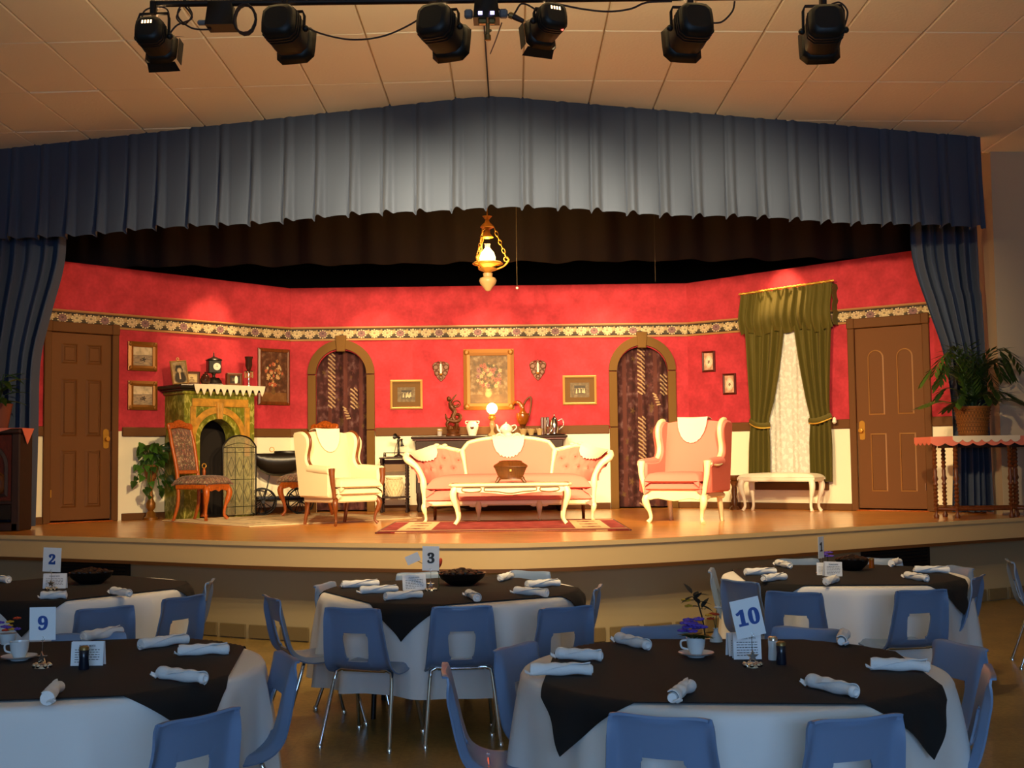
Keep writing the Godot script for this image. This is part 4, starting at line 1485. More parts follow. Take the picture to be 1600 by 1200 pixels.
func dining_chair(called: String, label: String, where: Vector3, turn: float) -> Node3D:
	var t := thing(called, label, "chair", where, turn, "")
	var W := 0.235
	obj("seat_rail", Shape.new().at(Vector3(0, 0.405, 0)).box(Vector3(0.47, 0.075, 0.44), Vector3.ZERO, 0.012), M["oak"], t)
	var ap := Shape.new().at(Vector3(0, 0.37, 0.225))
	ap.slab(bez([Vector2(-0.2, 0), Vector2(-0.16, -0.03), Vector2(-0.06, -0.01), Vector2(0, -0.035), Vector2(0.06, -0.01), Vector2(0.16, -0.03), Vector2(0.2, 0), Vector2(0.2, 0.03), Vector2(-0.2, 0.03), Vector2(-0.2, 0.004)], 28), 0.02, 0.004)
	obj("carved_apron", ap, M["oak"], t)
	obj("seat", Shape.new().sheet(func(u: float, v: float) -> Vector3:
		var x := (u - 0.5) * 2.0
		var z := (0.5 - v) * 2.0
		var e := pow(maxf(absf(x), absf(z)), 6.0)
		return Vector3(x * 0.262, 0.445 + 0.085 * (1.0 - e) - 0.012 * (x * x + z * z) * 0.5, z * 0.252), 18, 18, 0.03), M["tapestry flowers"], t)
	for x in [-1.0, 1.0]:
		obj("leg", cabriole(Shape.new(), Vector3(x * 0.2, 0.4, 0.19), Vector3(x, 0, 1) * 1.2, 1.05), M["oak"], t)
		obj("leg", Shape.new().tube(curve([Vector3(x * 0.2, 0.42, -0.2), Vector3(x * 0.2, 0.2, -0.2), Vector3(x * 0.205, 0.0, -0.26)], 8), radii([0.024, 0.022, 0.02], 8), 6), M["oak"], t)
		obj("back_post", Shape.new().tube(curve([Vector3(x * 0.2, 0.4, -0.2), Vector3(x * 0.2, 0.6, -0.22), Vector3(x * 0.215, 0.9, -0.28), Vector3(x * 0.2, 1.13, -0.34)], 10), radii([0.026, 0.024, 0.024, 0.022], 10), 6), M["oak"], t)
	var back := Shape.new().at(Vector3(0, 0.83, -0.265), 0, -0.2)
	back.sheet(func(u: float, v: float) -> Vector3:
		var x := (u - 0.5) * 2.0
		var y := (v - 0.5) * 2.0
		var e := pow(maxf(absf(x), absf(y)), 5.0)
		var w := lerpf(0.165, 0.18, v)
		return Vector3(x * w, y * 0.245 + 0.02 * (1.0 - x * x) * (0.5 + 0.5 * y), 0.045 * (1.0 - e)), 14, 16, 0.05)
	obj("back_panel", back, M["tapestry flowers"], t)
	obj("lower_back_rail", Shape.new().at(Vector3(0, 0.565, -0.215), 0, -0.2).box(Vector3(0.4, 0.045, 0.03), Vector3.ZERO, 0.008), M["oak"], t)
	var crest := Shape.new().at(Vector3(0, 1.105, -0.33), 0, -0.2)
	crest.slab(bez([Vector2(-0.225, -0.035), Vector2(-0.235, 0.03), Vector2(-0.19, 0.05), Vector2(-0.13, 0.05), Vector2(-0.07, 0.075), Vector2(0, 0.09), Vector2(0.07, 0.075), Vector2(0.13, 0.05), Vector2(0.19, 0.05), Vector2(0.235, 0.03), Vector2(0.225, -0.035), Vector2(0.1, -0.02), Vector2(0, -0.01), Vector2(-0.1, -0.02), Vector2(-0.224, -0.034)], 44), 0.04, 0.01, true)
	obj("carved_crest", crest, M["oak"], t)
	for x in [-0.13, -0.07, 0.0, 0.07, 0.13]:
		obj("crest_carving", Shape.new().at(Vector3(x, 1.125 + (0.02 if x == 0.0 else 0.0), -0.312), 0, -0.2).ball(Vector3.ZERO, Vector3(0.026, 0.02, 0.012), 10, 6), M["oak"], t)
	return t


# local front is +z
func wing_chair(called: String, label: String, where: Vector3, turn: float, cloth: Material, outer: Material, wood: Material, k: float, pale: bool) -> Node3D:
	var t := thing(called, label, "armchair", where, turn)
	t.scale = Vector3.ONE * k
	var hw := 0.345
	# seat frame and legs
	obj("seat_frame", Shape.new().box(Vector3(0.64, 0.10, 0.58), Vector3(0, 0.30, 0.0), 0.015), wood if pale else cloth, t)
	if pale:
		for z in [0.295]:
			obj("carved_apron", Shape.new().at(Vector3(0, 0.27, z)).slab(bez([Vector2(-0.3, 0.02), Vector2(-0.28, -0.035), Vector2(-0.18, -0.02), Vector2(0, -0.045), Vector2(0.18, -0.02), Vector2(0.28, -0.035), Vector2(0.3, 0.02), Vector2(0.2, 0.04), Vector2(-0.2, 0.04), Vector2(-0.299, 0.022)], 30), 0.03, 0.006), wood, t)
		for x in [-0.325, 0.325]:
			obj("side_apron", Shape.new().at(Vector3(x, 0.27, 0), PI / 2).slab(bez([Vector2(-0.27, 0.02), Vector2(-0.25, -0.03), Vector2(-0.1, -0.012), Vector2(0.1, -0.012), Vector2(0.25, -0.03), Vector2(0.27, 0.02), Vector2(0.1, 0.04), Vector2(-0.1, 0.04), Vector2(-0.269, 0.022)], 26), 0.03, 0.006), wood, t)
	for x in [-1.0, 1.0]:
		obj("leg", cabriole(Shape.new(), Vector3(x * 0.29, 0.29, 0.265), Vector3(x, 0, 1) * 1.1, 1.15 if pale else 0.9), wood, t)
		obj("leg", Shape.new().tube([Vector3(x * 0.28, 0.28, -0.25), Vector3(x * 0.285, 0.0, -0.31)], [0.032, 0.024], 4), wood, t)
	obj("seat_base", Shape.new().at(Vector3(0, 0.385, 0.03)).sheet(cushion.bind(0.31, 0.07, 0.31), 16, 16, 0.06), cloth, t)
	obj("seat_cushion", Shape.new().at(Vector3(0, 0.47, 0.05)).sheet(cushion.bind(0.30, 0.085, 0.32), 16, 16, 0.06), cloth, t)
	# leaning back
	var b := Shape.new().at(Vector3(0, 0.42, -0.2), 0, -0.17)
	b.sheet(func(u: float, v: float) -> Vector3:
		var x := (u - 0.5) * 2.0
		var e := pow(absf(x), 6.0)
		var crown := 0.03 * (1.0 - x * x) * v
		return Vector3(x * 0.32, v * 0.62 + crown, 0.05 * (1.0 - e) * sin(PI * clampf(v * 0.9 + 0.08, 0, 1))), 14, 14, 0.1)
	obj("back", b, cloth, t)
	obj("outside_back", Shape.new().at(Vector3(0, 0.66, -0.315), 0, -0.17).box(Vector3(0.64, 0.7, 0.03), Vector3.ZERO, 0.012), outer, t)
	# wings running down into the arms
	for x in [-1.0, 1.0]:
		var o := bez([Vector2(-0.40, 1.04), Vector2(-0.24, 1.05), Vector2(-0.145, 0.99), Vector2(-0.13, 0.9), Vector2(-0.165, 0.78), Vector2(-0.15, 0.7), Vector2(-0.06, 0.635), Vector2(0.1, 0.62), Vector2(0.27, 0.62)], 40)
		o.append_array(PackedVector2Array([Vector2(0.275, 0.6), Vector2(0.275, 0.31), Vector2(-0.28, 0.31)]))
		# outline is (z, y): stood up along the side
		var s := Shape.new()
		s.x = Transform3D(Basis(Vector3(0, 0, 1), Vector3(0, 1, 0), Vector3(-1, 0, 0)), Vector3(x * hw, 0, 0))
		s.slab(o, 0.085, 0.018, true)
		obj("wing_and_arm", s, cloth, t)
		s = Shape.new()
		s.x = Transform3D(Basis(Vector3(0, 0, 1), Vector3(0, 1, 0), Vector3(-1, 0, 0)), Vector3(x * (hw + 0.045), 0, 0))
		var q := PackedVector2Array()
		for p in o: q.append(Vector2(lerpf(p.x, -0.02, 0.05), lerpf(p.y, 0.6, 0.05)))
		s.slab(q, 0.012, 0.003)
		obj("outside_arm", s, outer, t)
		obj("arm_roll", Shape.new().tube(curve([Vector3(x * (hw + 0.01), 0.625, -0.12), Vector3(x * (hw + 0.02), 0.615, 0.1), Vector3(x * (hw + 0.02), 0.605, 0.27)], 8), 0.05, 12), cloth, t)
		# show-wood edging
		var e := []
		for i in range(4, 30): e.append(Vector3(x * (hw + 0.0), o[i].y + 0.004, o[i].x + 0.008))
		obj("wing_trim", Shape.new().tube(e, 0.026 if pale else 0.016, 8), wood, t)
		obj("arm_front_trim", Shape.new().tube(curve([Vector3(x * (hw + 0.015), 0.63, 0.285), Vector3(x * (hw + 0.012), 0.5, 0.295), Vector3(x * (hw - 0.01), 0.4, 0.285), Vector3(x * (hw - 0.03), 0.3, 0.28)], 10), radii([0.04, 0.03, 0.026, 0.026], 10), 8), wood, t)
		if pale:
			obj("arm_trim", Shape.new().tube(curve([Vector3(x * (hw + 0.045), 0.6, -0.05), Vector3(x * (hw + 0.06), 0.585, 0.12), Vector3(x * (hw + 0.05), 0.6, 0.28)], 8), 0.014, 6), wood, t)
	# doily over the back
	var d := thing("back_doily", ("white lace doily over the back of the pink wing chair" if pale else "dark edged white doily over the back of the cream wing chair"), "doily", where, turn)
	d.scale = t.scale
	var dl := Shape.new().at(Vector3(0.0, 0.42, -0.2), 0, -0.17)
	dl.sheet(func(u: float, v: float) -> Vector3:
		var x := (u - 0.5) * 2.0
		var y := 0.70 - v * 0.30 * sqrt(maxf(0.0, 1.0 - pow(absf(x), 2.2))) - 0.01 * absf(sin(u * 30.0)) * v
		var z := 0.062 * (1.0 - pow(absf(x) * 0.5, 4.0)) if v > 0.14 else lerpf(-0.07, 0.062, v / 0.14)
		return Vector3(x * 0.17, minf(y, 0.665 + 0.012 * (1.0 - absf(v - 0.07) / 0.07)) if v < 0.14 else minf(y, 0.672), z), 26, 22, 0.005)
	obj("lace", dl, M["lace"], d)
	return t


func cushion(u: float, v: float, hx: float, hy: float, hz: float) -> Vector3:
	var x := sin((u - 0.5) * PI)
	var z := sin((0.5 - v) * PI)
	var e := pow(maxf(absf(x), absf(z)), 14.0)
	return Vector3(x * hx * (1.0 + 0.0 * e), hy * (0.5 - e) + 0.012 * (1.0 - x * x) * (1.0 - z * z), z * hz)


func wheel(r: float, spokes: int) -> Shape:
	var s := Shape.new()
	s.tube(ring_path(r, 28), 0.011, 6, 1.0, true)
	s.lathe([Vector2(0, -0.03), Vector2(0.022, -0.03), Vector2(0.022, 0.03), Vector2(0, 0.03)], 10)
	for k in spokes:
		var a := TAU * k / spokes
		s.tube([Vector3(cos(a) * 0.02, 0, sin(a) * 0.02), Vector3(cos(a) * r, 0, sin(a) * r)], 0.006, 5)
	return s


func carriage() -> void:
	var t := thing("doll_carriage", "black doll carriage with spoked wheels in the corner beside the fireplace", "carriage", Vector3(-3.06, STAGE, -15.98), 0.25)
	var rings := []
	for i in 9:
		var x := -0.33 + 0.66 * i / 8.0
		var ring := PackedVector3Array()
		var dp := 0.30 * sqrt(maxf(0.02, 1.0 - pow(absf(x) / 0.36, 2.4)))
		for q in [[-0.14, 0.0], [-0.135, -0.4], [-0.1, -0.8], [0.0, -1.0], [0.1, -0.8], [0.135, -0.4], [0.14, 0.0], [0.0, 0.0]]:
			ring.append(Vector3(x, 0.80 + q[1] * dp, q[0]))
		rings.append(ring)
	obj("body", Shape.new().loft(rings), M["black paint"], t)
	obj("hood", Shape.new().at(Vector3(0.12, 0.80, 0)).lathe([Vector2(0.2, 0), Vector2(0.19, 0.03), Vector2(0.0, 0.035)], 16, Vector3.ZERO, 1.0, 0.7), M["black paint"], t)
	obj("handle", Shape.new().tube(curve([Vector3(-0.34, 0.78, -0.1), Vector3(-0.36, 0.6, -0.1), Vector3(-0.36, 0.35, -0.1), Vector3(-0.3, 0.2, -0.1)], 10), 0.009, 6), M["black iron"], t)
	obj("ring", Shape.new().at(Vector3(-0.1, 0.85, 0), 0, PI / 2).tube(ring_path(0.03, 12), 0.005, 6, 1.0, true), M["brass"], t)
	for x in [-0.22, 0.26]:
		for z in [-0.2, 0.2]:
			var w := obj("wheel", wheel(0.165, 10), M["black iron"], t)
			w.position = Vector3(x, 0.178, z)
			w.rotation.x = PI / 2
		obj("axle", Shape.new().tube([Vector3(x, 0.178, -0.2), Vector3(x, 0.178, 0.2)], 0.01, 6), M["black iron"], t)
		obj("spring", Shape.new().tube(curve([Vector3(x, 0.18, 0.12), Vector3(x + 0.05, 0.35, 0.12), Vector3(x * 0.6, 0.52, 0.1)], 8), 0.009, 6), M["black iron"], t)
	for z in [-0.12, 0.12]:
		obj("frame_bar", Shape.new().tube([Vector3(-0.3, 0.2, z), Vector3(0.34, 0.2, z)], 0.013, 6), M["black iron"], t)
	obj("low_tray", Shape.new().box(Vector3(0.6, 0.03, 0.26), Vector3(0.0, 0.225, 0), 0.006), M["black paint"], t)


func sofa_side() -> void:
	picture("group_photograph", "framed sepia group photograph on the wall left of the flower painting", WB, 3.02 - 1.44, 1.582, 0.44, 0.40, 0.03, "group one", "pale gilt", 0.07, "brown mount")
	picture("group_photograph", "framed sepia group photograph on the wall near the right arch", WB, 3.02 + 0.92, 1.615, 0.46, 0.40, 0.03, "group two", "pale gilt", 0.07, "brown mount")
	picture("bouquet_painting", "large gold framed painting of a pale bouquet above the sofa", WB, 3.02 - 0.315, 1.774, 0.69, 0.83, 0.09, "pale bouquet", "gilt")
	sconce("pierced brass wall sconce with a pale candle left of the bouquet painting", 3.02 - 0.965)
	sconce("pierced brass wall sconce with a pale candle right of the bouquet painting", 3.02 + 0.355)
	sideboard()
	sofa()
	coffee_table()
	whatnot()
	var pk := Vector3(1.83, STAGE, -13.02)
	wing_chair("pink_wing_chair", "pink wing chair with cream show-wood frame near the right arch", pk, -0.52, M["pink velvet"], M["rose brocade"], M["cream lacquer"], 1.03, true)


func sconce(label: String, s: float) -> void:
	var t := hung("wall_sconce", label, "sconce", WB, s, 1.9)
	obj("back_plate", Shape.new().at(Vector3(0, 0, 0.012)).slab(bez([Vector2(0, -0.15), Vector2(0.05, -0.1), Vector2(0.1, 0.0), Vector2(0.115, 0.08), Vector2(0.07, 0.12), Vector2(0.03, 0.10), Vector2(0, 0.14), Vector2(-0.03, 0.10), Vector2(-0.07, 0.12), Vector2(-0.115, 0.08), Vector2(-0.1, 0.0), Vector2(-0.05, -0.1), Vector2(-0.001, -0.149)], 48), 0.02, 0.006), M["bronze"], t)
	for k in [[-0.07, 0.05, 0.035], [0.07, 0.05, 0.035], [-0.055, -0.03, 0.03], [0.055, -0.03, 0.03], [0, -0.09, 0.025], [-0.035, 0.1, 0.022], [0.035, 0.1, 0.022]]:
		obj("scroll", Shape.new().at(Vector3(k[0], k[1], 0.03), 0, PI / 2).tube(ring_path(k[2], 14), 0.008, 6, 1.0, true), M["bronze"], t)
	obj("cup", Shape.new().at(Vector3(0, -0.045, 0.06)).lathe([Vector2(0, -0.02), Vector2(0.016, -0.015), Vector2(0.028, 0.005), Vector2(0.02, 0.005), Vector2(0, 0)], 12), M["brass"], t)
	obj("candle", Shape.new().lathe([Vector2(0, -0.04), Vector2(0.014, -0.04), Vector2(0.013, 0.085), Vector2(0.004, 0.092), Vector2(0, 0.1)], 10, Vector3(0, 0, 0.06)), M["porcelain"], t)


func sideboard() -> void:
	var t := thing("sideboard", "dark wooden sideboard standing against the back wall behind the sofa", "sideboard", Vector3(-0.31, STAGE, -16.32))
	obj("top", Shape.new().box(Vector3(2.08, 0.035, 0.4), Vector3(0, 0.985, 0), 0.01), M["dark wood"], t)
	obj("edge_moulding", Shape.new().box(Vector3(2.04, 0.025, 0.38), Vector3(0, 0.955, 0), 0.008), M["red mahogany"], t)
	obj("body", Shape.new().box(Vector3(1.96, 0.70, 0.34), Vector3(0, 0.595, 0), 0.008), M["dark wood"], t)
	for k in 3:
		obj("door", Shape.new().box(Vector3(0.58, 0.5, 0.02), Vector3(-0.63 + k * 0.63, 0.55, 0.175), 0.006), M["red mahogany"], t)
		obj("knob", Shape.new().ball(Vector3(-0.4 + k * 0.63, 0.58, 0.195), Vector3.ONE * 0.014, 8, 6), M["brass"], t)
	obj("carved_skirt", Shape.new().at(Vector3(0, 0.17, 0.16)).slab(bez([Vector2(-0.95, 0.08), Vector2(-0.8, -0.02), Vector2(-0.5, 0.0), Vector2(-0.25, -0.06), Vector2(0, -0.03), Vector2(0.25, -0.06), Vector2(0.5, 0.0), Vector2(0.8, -0.02), Vector2(0.95, 0.08), Vector2(0, 0.09), Vector2(-0.949, 0.081)], 50), 0.03, 0.006), M["red mahogany"], t)
	for x in [-0.93, 0.93]:
		for z in [-0.14, 0.14]:
			obj("foot", Shape.new().lathe([Vector2(0, 0), Vector2(0.03, 0), Vector2(0.045, 0.04), Vector2(0.03, 0.09), Vector2(0.045, 0.16), Vector2(0.045, 0.25), Vector2(0, 0.25)], 12, Vector3(x, 0, z)), M["dark wood"], t)
	var y := STAGE + 1.003
	var z := -16.30
	# tumbler
	var o := thing("small_tumbler", "small clear glass at the left end of the sideboard", "glass", Vector3(-0.976, y, z))
	obj("bowl", Shape.new().lathe([Vector2(0, 0), Vector2(0.03, 0), Vector2(0.036, 0.1), Vector2(0.033, 0.1), Vector2(0.027, 0.01), Vector2(0, 0.01)], 14), M["clear glass"], o)
	obj("band", Shape.new().lathe([Vector2(0.0365, 0.07), Vector2(0.038, 0.08), Vector2(0.0365, 0.09)], 14), M["cut crystal"], o)
	statue(Vector3(-0.796, y, z))
	# vase
	o = thing("white_vase", "white two-handled vase with a dark emblem between statue and lamp", "vase", Vector3(-0.539, y, z))
	obj("body", Shape.new().lathe([Vector2(0, 0), Vector2(0.05, 0), Vector2(0.055, 0.02), Vector2(0.078, 0.1), Vector2(0.082, 0.14), Vector2(0.06, 0.175), Vector2(0.052, 0.19), Vector2(0.062, 0.205), Vector2(0.055, 0.205), Vector2(0.045, 0.18), Vector2(0, 0.17)], 20), M["porcelain"], o)
	for s in [-1.0, 1.0]:
		obj("handle", Shape.new().tube(curve([Vector3(s * 0.058, 0.2, 0), Vector3(s * 0.088, 0.195, 0), Vector3(s * 0.085, 0.165, 0), Vector3(s * 0.068, 0.165, 0)], 10), 0.007, 6), M["porcelain"], o)
	obj("emblem", Shape.new().ball(Vector3(0, 0.11, 0.074), Vector3(0.026, 0.022, 0.008), 12, 6), M["bronze"], o)
	# lit table lamp
	o = thing("table_lamp", "lit oil lamp with a glowing round globe on the sideboard", "lamp", Vector3(-0.273, y, z))
	obj("base", Shape.new().lathe([Vector2(0, 0), Vector2(0.06, 0), Vector2(0.055, 0.02), Vector2(0.026, 0.045), Vector2(0.02, 0.08), Vector2(0.034, 0.12), Vector2(0.04, 0.16), Vector2(0.022, 0.2), Vector2(0.018, 0.215)], 16), M["cut crystal"], o)
	obj("font", Shape.new().lathe([Vector2(0.018, 0.2), Vector2(0.05, 0.225), Vector2(0.052, 0.25), Vector2(0.03, 0.275), Vector2(0, 0.278)], 16), M["brass"], o)
	obj("collar", Shape.new().lathe([Vector2(0.03, 0.275), Vector2(0.044, 0.282), Vector2(0.034, 0.295), Vector2(0, 0.295)], 16), M["brass"], o)
	obj("lamp_globe", Shape.new().ball(Vector3(0, 0.365, 0), Vector3(0.075, 0.075, 0.075), 18, 12), M["lamp flame"], o)
	omni("table_lamp_glow", o.position + Vector3(0, 0.365, 0), 0.35, Color(1, 0.82, 0.5), 0.06)
	# teapot
	o = thing("white_teapot", "white china teapot right of the lit lamp", "teapot", Vector3(-0.084, y, z))
	obj("body", Shape.new().lathe([Vector2(0, 0), Vector2(0.05, 0), Vector2(0.045, 0.015), Vector2(0.085, 0.06), Vector2(0.09, 0.09), Vector2(0.06, 0.135), Vector2(0.045, 0.14)], 20), M["porcelain"], o)
	obj("lid", Shape.new().lathe([Vector2(0.05, 0.138), Vector2(0.03, 0.155), Vector2(0.008, 0.165), Vector2(0.013, 0.178), Vector2(0, 0.186)], 14), M["porcelain"], o)
	obj("spout", Shape.new().tube(curve([Vector3(-0.07, 0.05, 0), Vector3(-0.11, 0.08, 0), Vector3(-0.12, 0.13, 0), Vector3(-0.14, 0.15, 0)], 10), radii([0.02, 0.014, 0.01], 10), 8), M["porcelain"], o)
	obj("handle", Shape.new().tube(curve([Vector3(0.07, 0.125, 0), Vector3(0.12, 0.14, 0), Vector3(0.135, 0.1, 0), Vector3(0.08, 0.05, 0)], 10), 0.008, 6), M["porcelain"], o)
	# glass bowls
	for k in [[817, 0.05, "cut glass bowl nearest the white teapot"], [829, 0.055, "cut glass bowl in the middle below the amber ewer"], [842, 0.042, "shallow glass dish beside the books"]]:
		o = thing("glass_bowl", k[2], "bowl", Vector3(800 * 0.0 + (k[0] - 800) / 1900.0 * 16.25, y, z + 0.05))
		obj("bowl", Shape.new().lathe([Vector2(0, 0), Vector2(0.03, 0), Vector2(0.03, 0.01), Vector2(k[1], 0.06), Vector2(k[1] + 0.01, 0.085), Vector2(k[1], 0.085), Vector2(k[1] - 0.008, 0.06), Vector2(0, 0.015)], 18), M["cut crystal"], o)
		obj("rim", Shape.new().tube(lift(ring_path(k[1] + 0.006, 18), 0.086), 0.004, 5, 1.0, true), M["silver"], o)
	# ewer on the wall side
	o = thing("amber_ewer", "tall amber glazed ewer with high handle right of the bouquet painting", "ewer", Vector3(0.140, y, -16.42))
	obj("foot", Shape.new().lathe([Vector2(0, 0), Vector2(0.06, 0), Vector2(0.05, 0.02), Vector2(0.022, 0.05), Vector2(0.025, 0.12), Vector2(0.05, 0.15)], 16), M["bronze"], o)
	obj("body", Shape.new().lathe([Vector2(0.03, 0.13), Vector2(0.075, 0.19), Vector2(0.09, 0.25), Vector2(0.085, 0.285), Vector2(0.092, 0.29), Vector2(0.09, 0.3), Vector2(0.05, 0.305)], 20), M["amber glaze"], o)
	obj("neck", Shape.new().lathe([Vector2(0.06, 0.3), Vector2(0.03, 0.34), Vector2(0.024, 0.39), Vector2(0.03, 0.43)], 14), M["amber glaze"], o)
	obj("spout", Shape.new().tube(curve([Vector3(-0.01, 0.38, 0), Vector3(-0.04, 0.44, 0), Vector3(-0.1, 0.45, 0), Vector3(-0.125, 0.42, 0)], 10), radii([0.03, 0.026, 0.014], 10), 8), M["amber glaze"], o)
	obj("handle", Shape.new().tube(curve([Vector3(0.01, 0.4, 0), Vector3(0.05, 0.48, 0), Vector3(0.11, 0.52, 0), Vector3(0.115, 0.42, 0), Vector3(0.1, 0.32, 0), Vector3(0.085, 0.26, 0)], 16), radii([0.014, 0.013, 0.01], 16), 8), M["bronze"], o)
	# books
	for k in [[846.5, "dark red book standing left of the brown book", "red mahogany"], [851, "brown book standing between the dark books", "chest wood"], [855.5, "black book standing against the silver coffee pot", "black paint"]]:
		o = thing("book", k[1], "book", Vector3((k[0] - 800) / 1900.0 * 16.25, y, -16.34), 0.0, "books on the sideboard")
		obj("cover", Shape.new().box(Vector3(0.036, 0.24, 0.17), Vector3(0, 0.12, 0), 0.006), M[k[2]], o)
		obj("pages", Shape.new().box(Vector3(0.026, 0.23, 0.172), Vector3(0, 0.121, -0.004)), M["porcelain"], o)
	# silver tea set
	o = thing("silver_tray", "silver tray under the coffee pot at the sideboard's right end", "tray", Vector3(0.574, y, -16.24))
	obj("dish", Shape.new().lathe([Vector2(0, 0), Vector2(0.12, 0), Vector2(0.15, 0.012), Vector2(0.145, 0.016), Vector2(0.12, 0.006), Vector2(0, 0.006)], 24, Vector3.ZERO, 1.0, 0.75), M["silver"], o)
	o = thing("silver_coffee_pot", "tall shiny silver coffee pot with pointed lid on the tray", "coffee pot", Vector3(0.558, y + 0.008, -16.23))
	obj("body", Shape.new().lathe([Vector2(0, 0), Vector2(0.05, 0), Vector2(0.045, 0.02), Vector2(0.065, 0.08), Vector2(0.055, 0.15), Vector2(0.042, 0.2)], 18), M["silver"], o)
	obj("lid", Shape.new().lathe([Vector2(0.045, 0.198), Vector2(0.03, 0.225), Vector2(0.008, 0.245), Vector2(0.01, 0.26), Vector2(0, 0.285)], 14), M["silver"], o)
	obj("spout", Shape.new().tube(curve([Vector3(-0.05, 0.06, 0), Vector3(-0.09, 0.11, 0), Vector3(-0.1, 0.19, 0)], 8), radii([0.018, 0.011, 0.009], 8), 8), M["silver"], o)
	obj("handle", Shape.new().tube(curve([Vector3(0.045, 0.18, 0), Vector3(0.11, 0.2, 0), Vector3(0.12, 0.12, 0), Vector3(0.055, 0.06, 0)], 12), 0.008, 6), M["silver"], o)
	o = thing("silver_cream_jug", "small silver cream jug left of the coffee pot", "jug", Vector3(0.470, y + 0.006, -16.14))
	obj("body", Shape.new().lathe([Vector2(0, 0), Vector2(0.026, 0), Vector2(0.024, 0.012), Vector2(0.04, 0.05), Vector2(0.03, 0.09), Vector2(0.036, 0.1), Vector2(0.03, 0.1), Vector2(0, 0.03)], 16), M["silver"], o)
	obj("handle", Shape.new().tube(curve([Vector3(0.03, 0.085, 0), Vector3(0.06, 0.08, 0), Vector3(0.036, 0.035, 0)], 8), 0.005, 6), M["silver"], o)


func lift(p: Array, y: float) -> Array:
	var o := []
	for q in p: o.append(q + Vector3(0, y, 0))
	return o


func statue(where: Vector3) -> void:
	var t := thing("bronze_statue", "dark bronze statue of a twisting figure with raised arm and hoop", "statue", where)
	obj("base", Shape.new().lathe([Vector2(0, 0), Vector2(0.1, 0), Vector2(0.1, 0.02), Vector2(0.08, 0.035), Vector2(0.085, 0.06), Vector2(0.05, 0.09), Vector2(0, 0.1)], 16), M["bronze"], t)
	var f := Shape.new()
	f.tube(curve([Vector3(0.04, 0.08, 0), Vector3(0.05, 0.17, 0.02), Vector3(0.0, 0.25, 0.01), Vector3(0.02, 0.33, 0), Vector3(-0.03, 0.42, 0), Vector3(-0.04, 0.47, 0)], 22), radii([0.02, 0.026, 0.036, 0.03, 0.042, 0.016], 22), 10)
	f.tube(curve([Vector3(-0.05, 0.09, 0.02), Vector3(-0.08, 0.17, 0.03), Vector3(-0.01, 0.24, 0.01)], 10), radii([0.016, 0.022, 0.032], 10), 8)
	f.ball(Vector3(-0.055, 0.5, 0.01), Vector3(0.03, 0.036, 0.03), 12, 8)
	f.tube(curve([Vector3(-0.05, 0.43, 0), Vector3(0.0, 0.5, 0.01), Vector3(0.05, 0.56, 0.0)], 10), radii([0.018, 0.014, 0.01], 10), 8)
	f.tube(curve([Vector3(-0.02, 0.43, 0.01), Vector3(0.03, 0.4, 0.04), Vector3(0.08, 0.43, 0.03)], 10), radii([0.018, 0.014, 0.01], 10), 8)
	obj("figure", f, M["bronze"], t)
	obj("hoop", Shape.new().at(Vector3(0.05, 0.43, 0.03), 0, PI / 2 - 0.5).tube(ring_path(0.05, 18), 0.012, 6, 0.7, true), M["bronze"], t)
	obj("drapery", Shape.new().tube(curve([Vector3(0.03, 0.3, -0.02), Vector3(0.1, 0.27, 0), Vector3(0.06, 0.2, 0.03), Vector3(-0.07, 0.22, 0.03), Vector3(-0.1, 0.3, 0)], 18), radii([0.02, 0.026, 0.03, 0.022, 0.008], 18), 8), M["bronze"], t)
	obj("rocks", Shape.new().ball(Vector3(-0.04, 0.1, 0.02), Vector3(0.05, 0.05, 0.05), 10, 6).ball(Vector3(0.04, 0.1, -0.02), Vector3(0.05, 0.06, 0.04), 10, 6), M["bronze"], t)


# the sofa back: u across, v from seat to top; wraps round to the arms
func sofa_back(u: float, v: float) -> Vector3:
	var a := absf(u)
	var s := signf(u)
	var lo: Vector2
	var hi: Vector2
	if a < 0.46:
		var k := a / 0.46
		lo = Vector2(0.5 * k, -0.30 + 0.01 * k)
		hi = Vector2(0.555 * k, -0.40 + 0.02 * k)
	else:
		var k := (a - 0.46) / 0.54
		var th := k * PI / 2
		lo = Vector2(0.5 + 0.47 * sin(th), -0.29 + 0.62 * (1.0 - cos(th)) * (0.3 + 0.7 * k))
		hi = Vector2(0.555 + 0.60 * sin(th), -0.38 + 0.70 * (1.0 - cos(th)) * (0.3 + 0.7 * k))
	var top: float
	if a < 0.46: top = 0.965 - 0.085 * pow(a / 0.46, 2.6)
	else: top = 0.80 + 0.065 * exp(-pow((a - 0.62) / 0.12, 2)) - 0.03 * smoothstep(0.7, 1.0, a)
	if a >= 0.40 and a < 0.56: top = minf(top, 0.845 + 0.3 * absf(a - 0.49))
	var w := pow(v, 1.5)
	var p := lo.lerp(hi, w)
	return Vector3(p.x * s, lerpf(0.44, top, v), p.y)


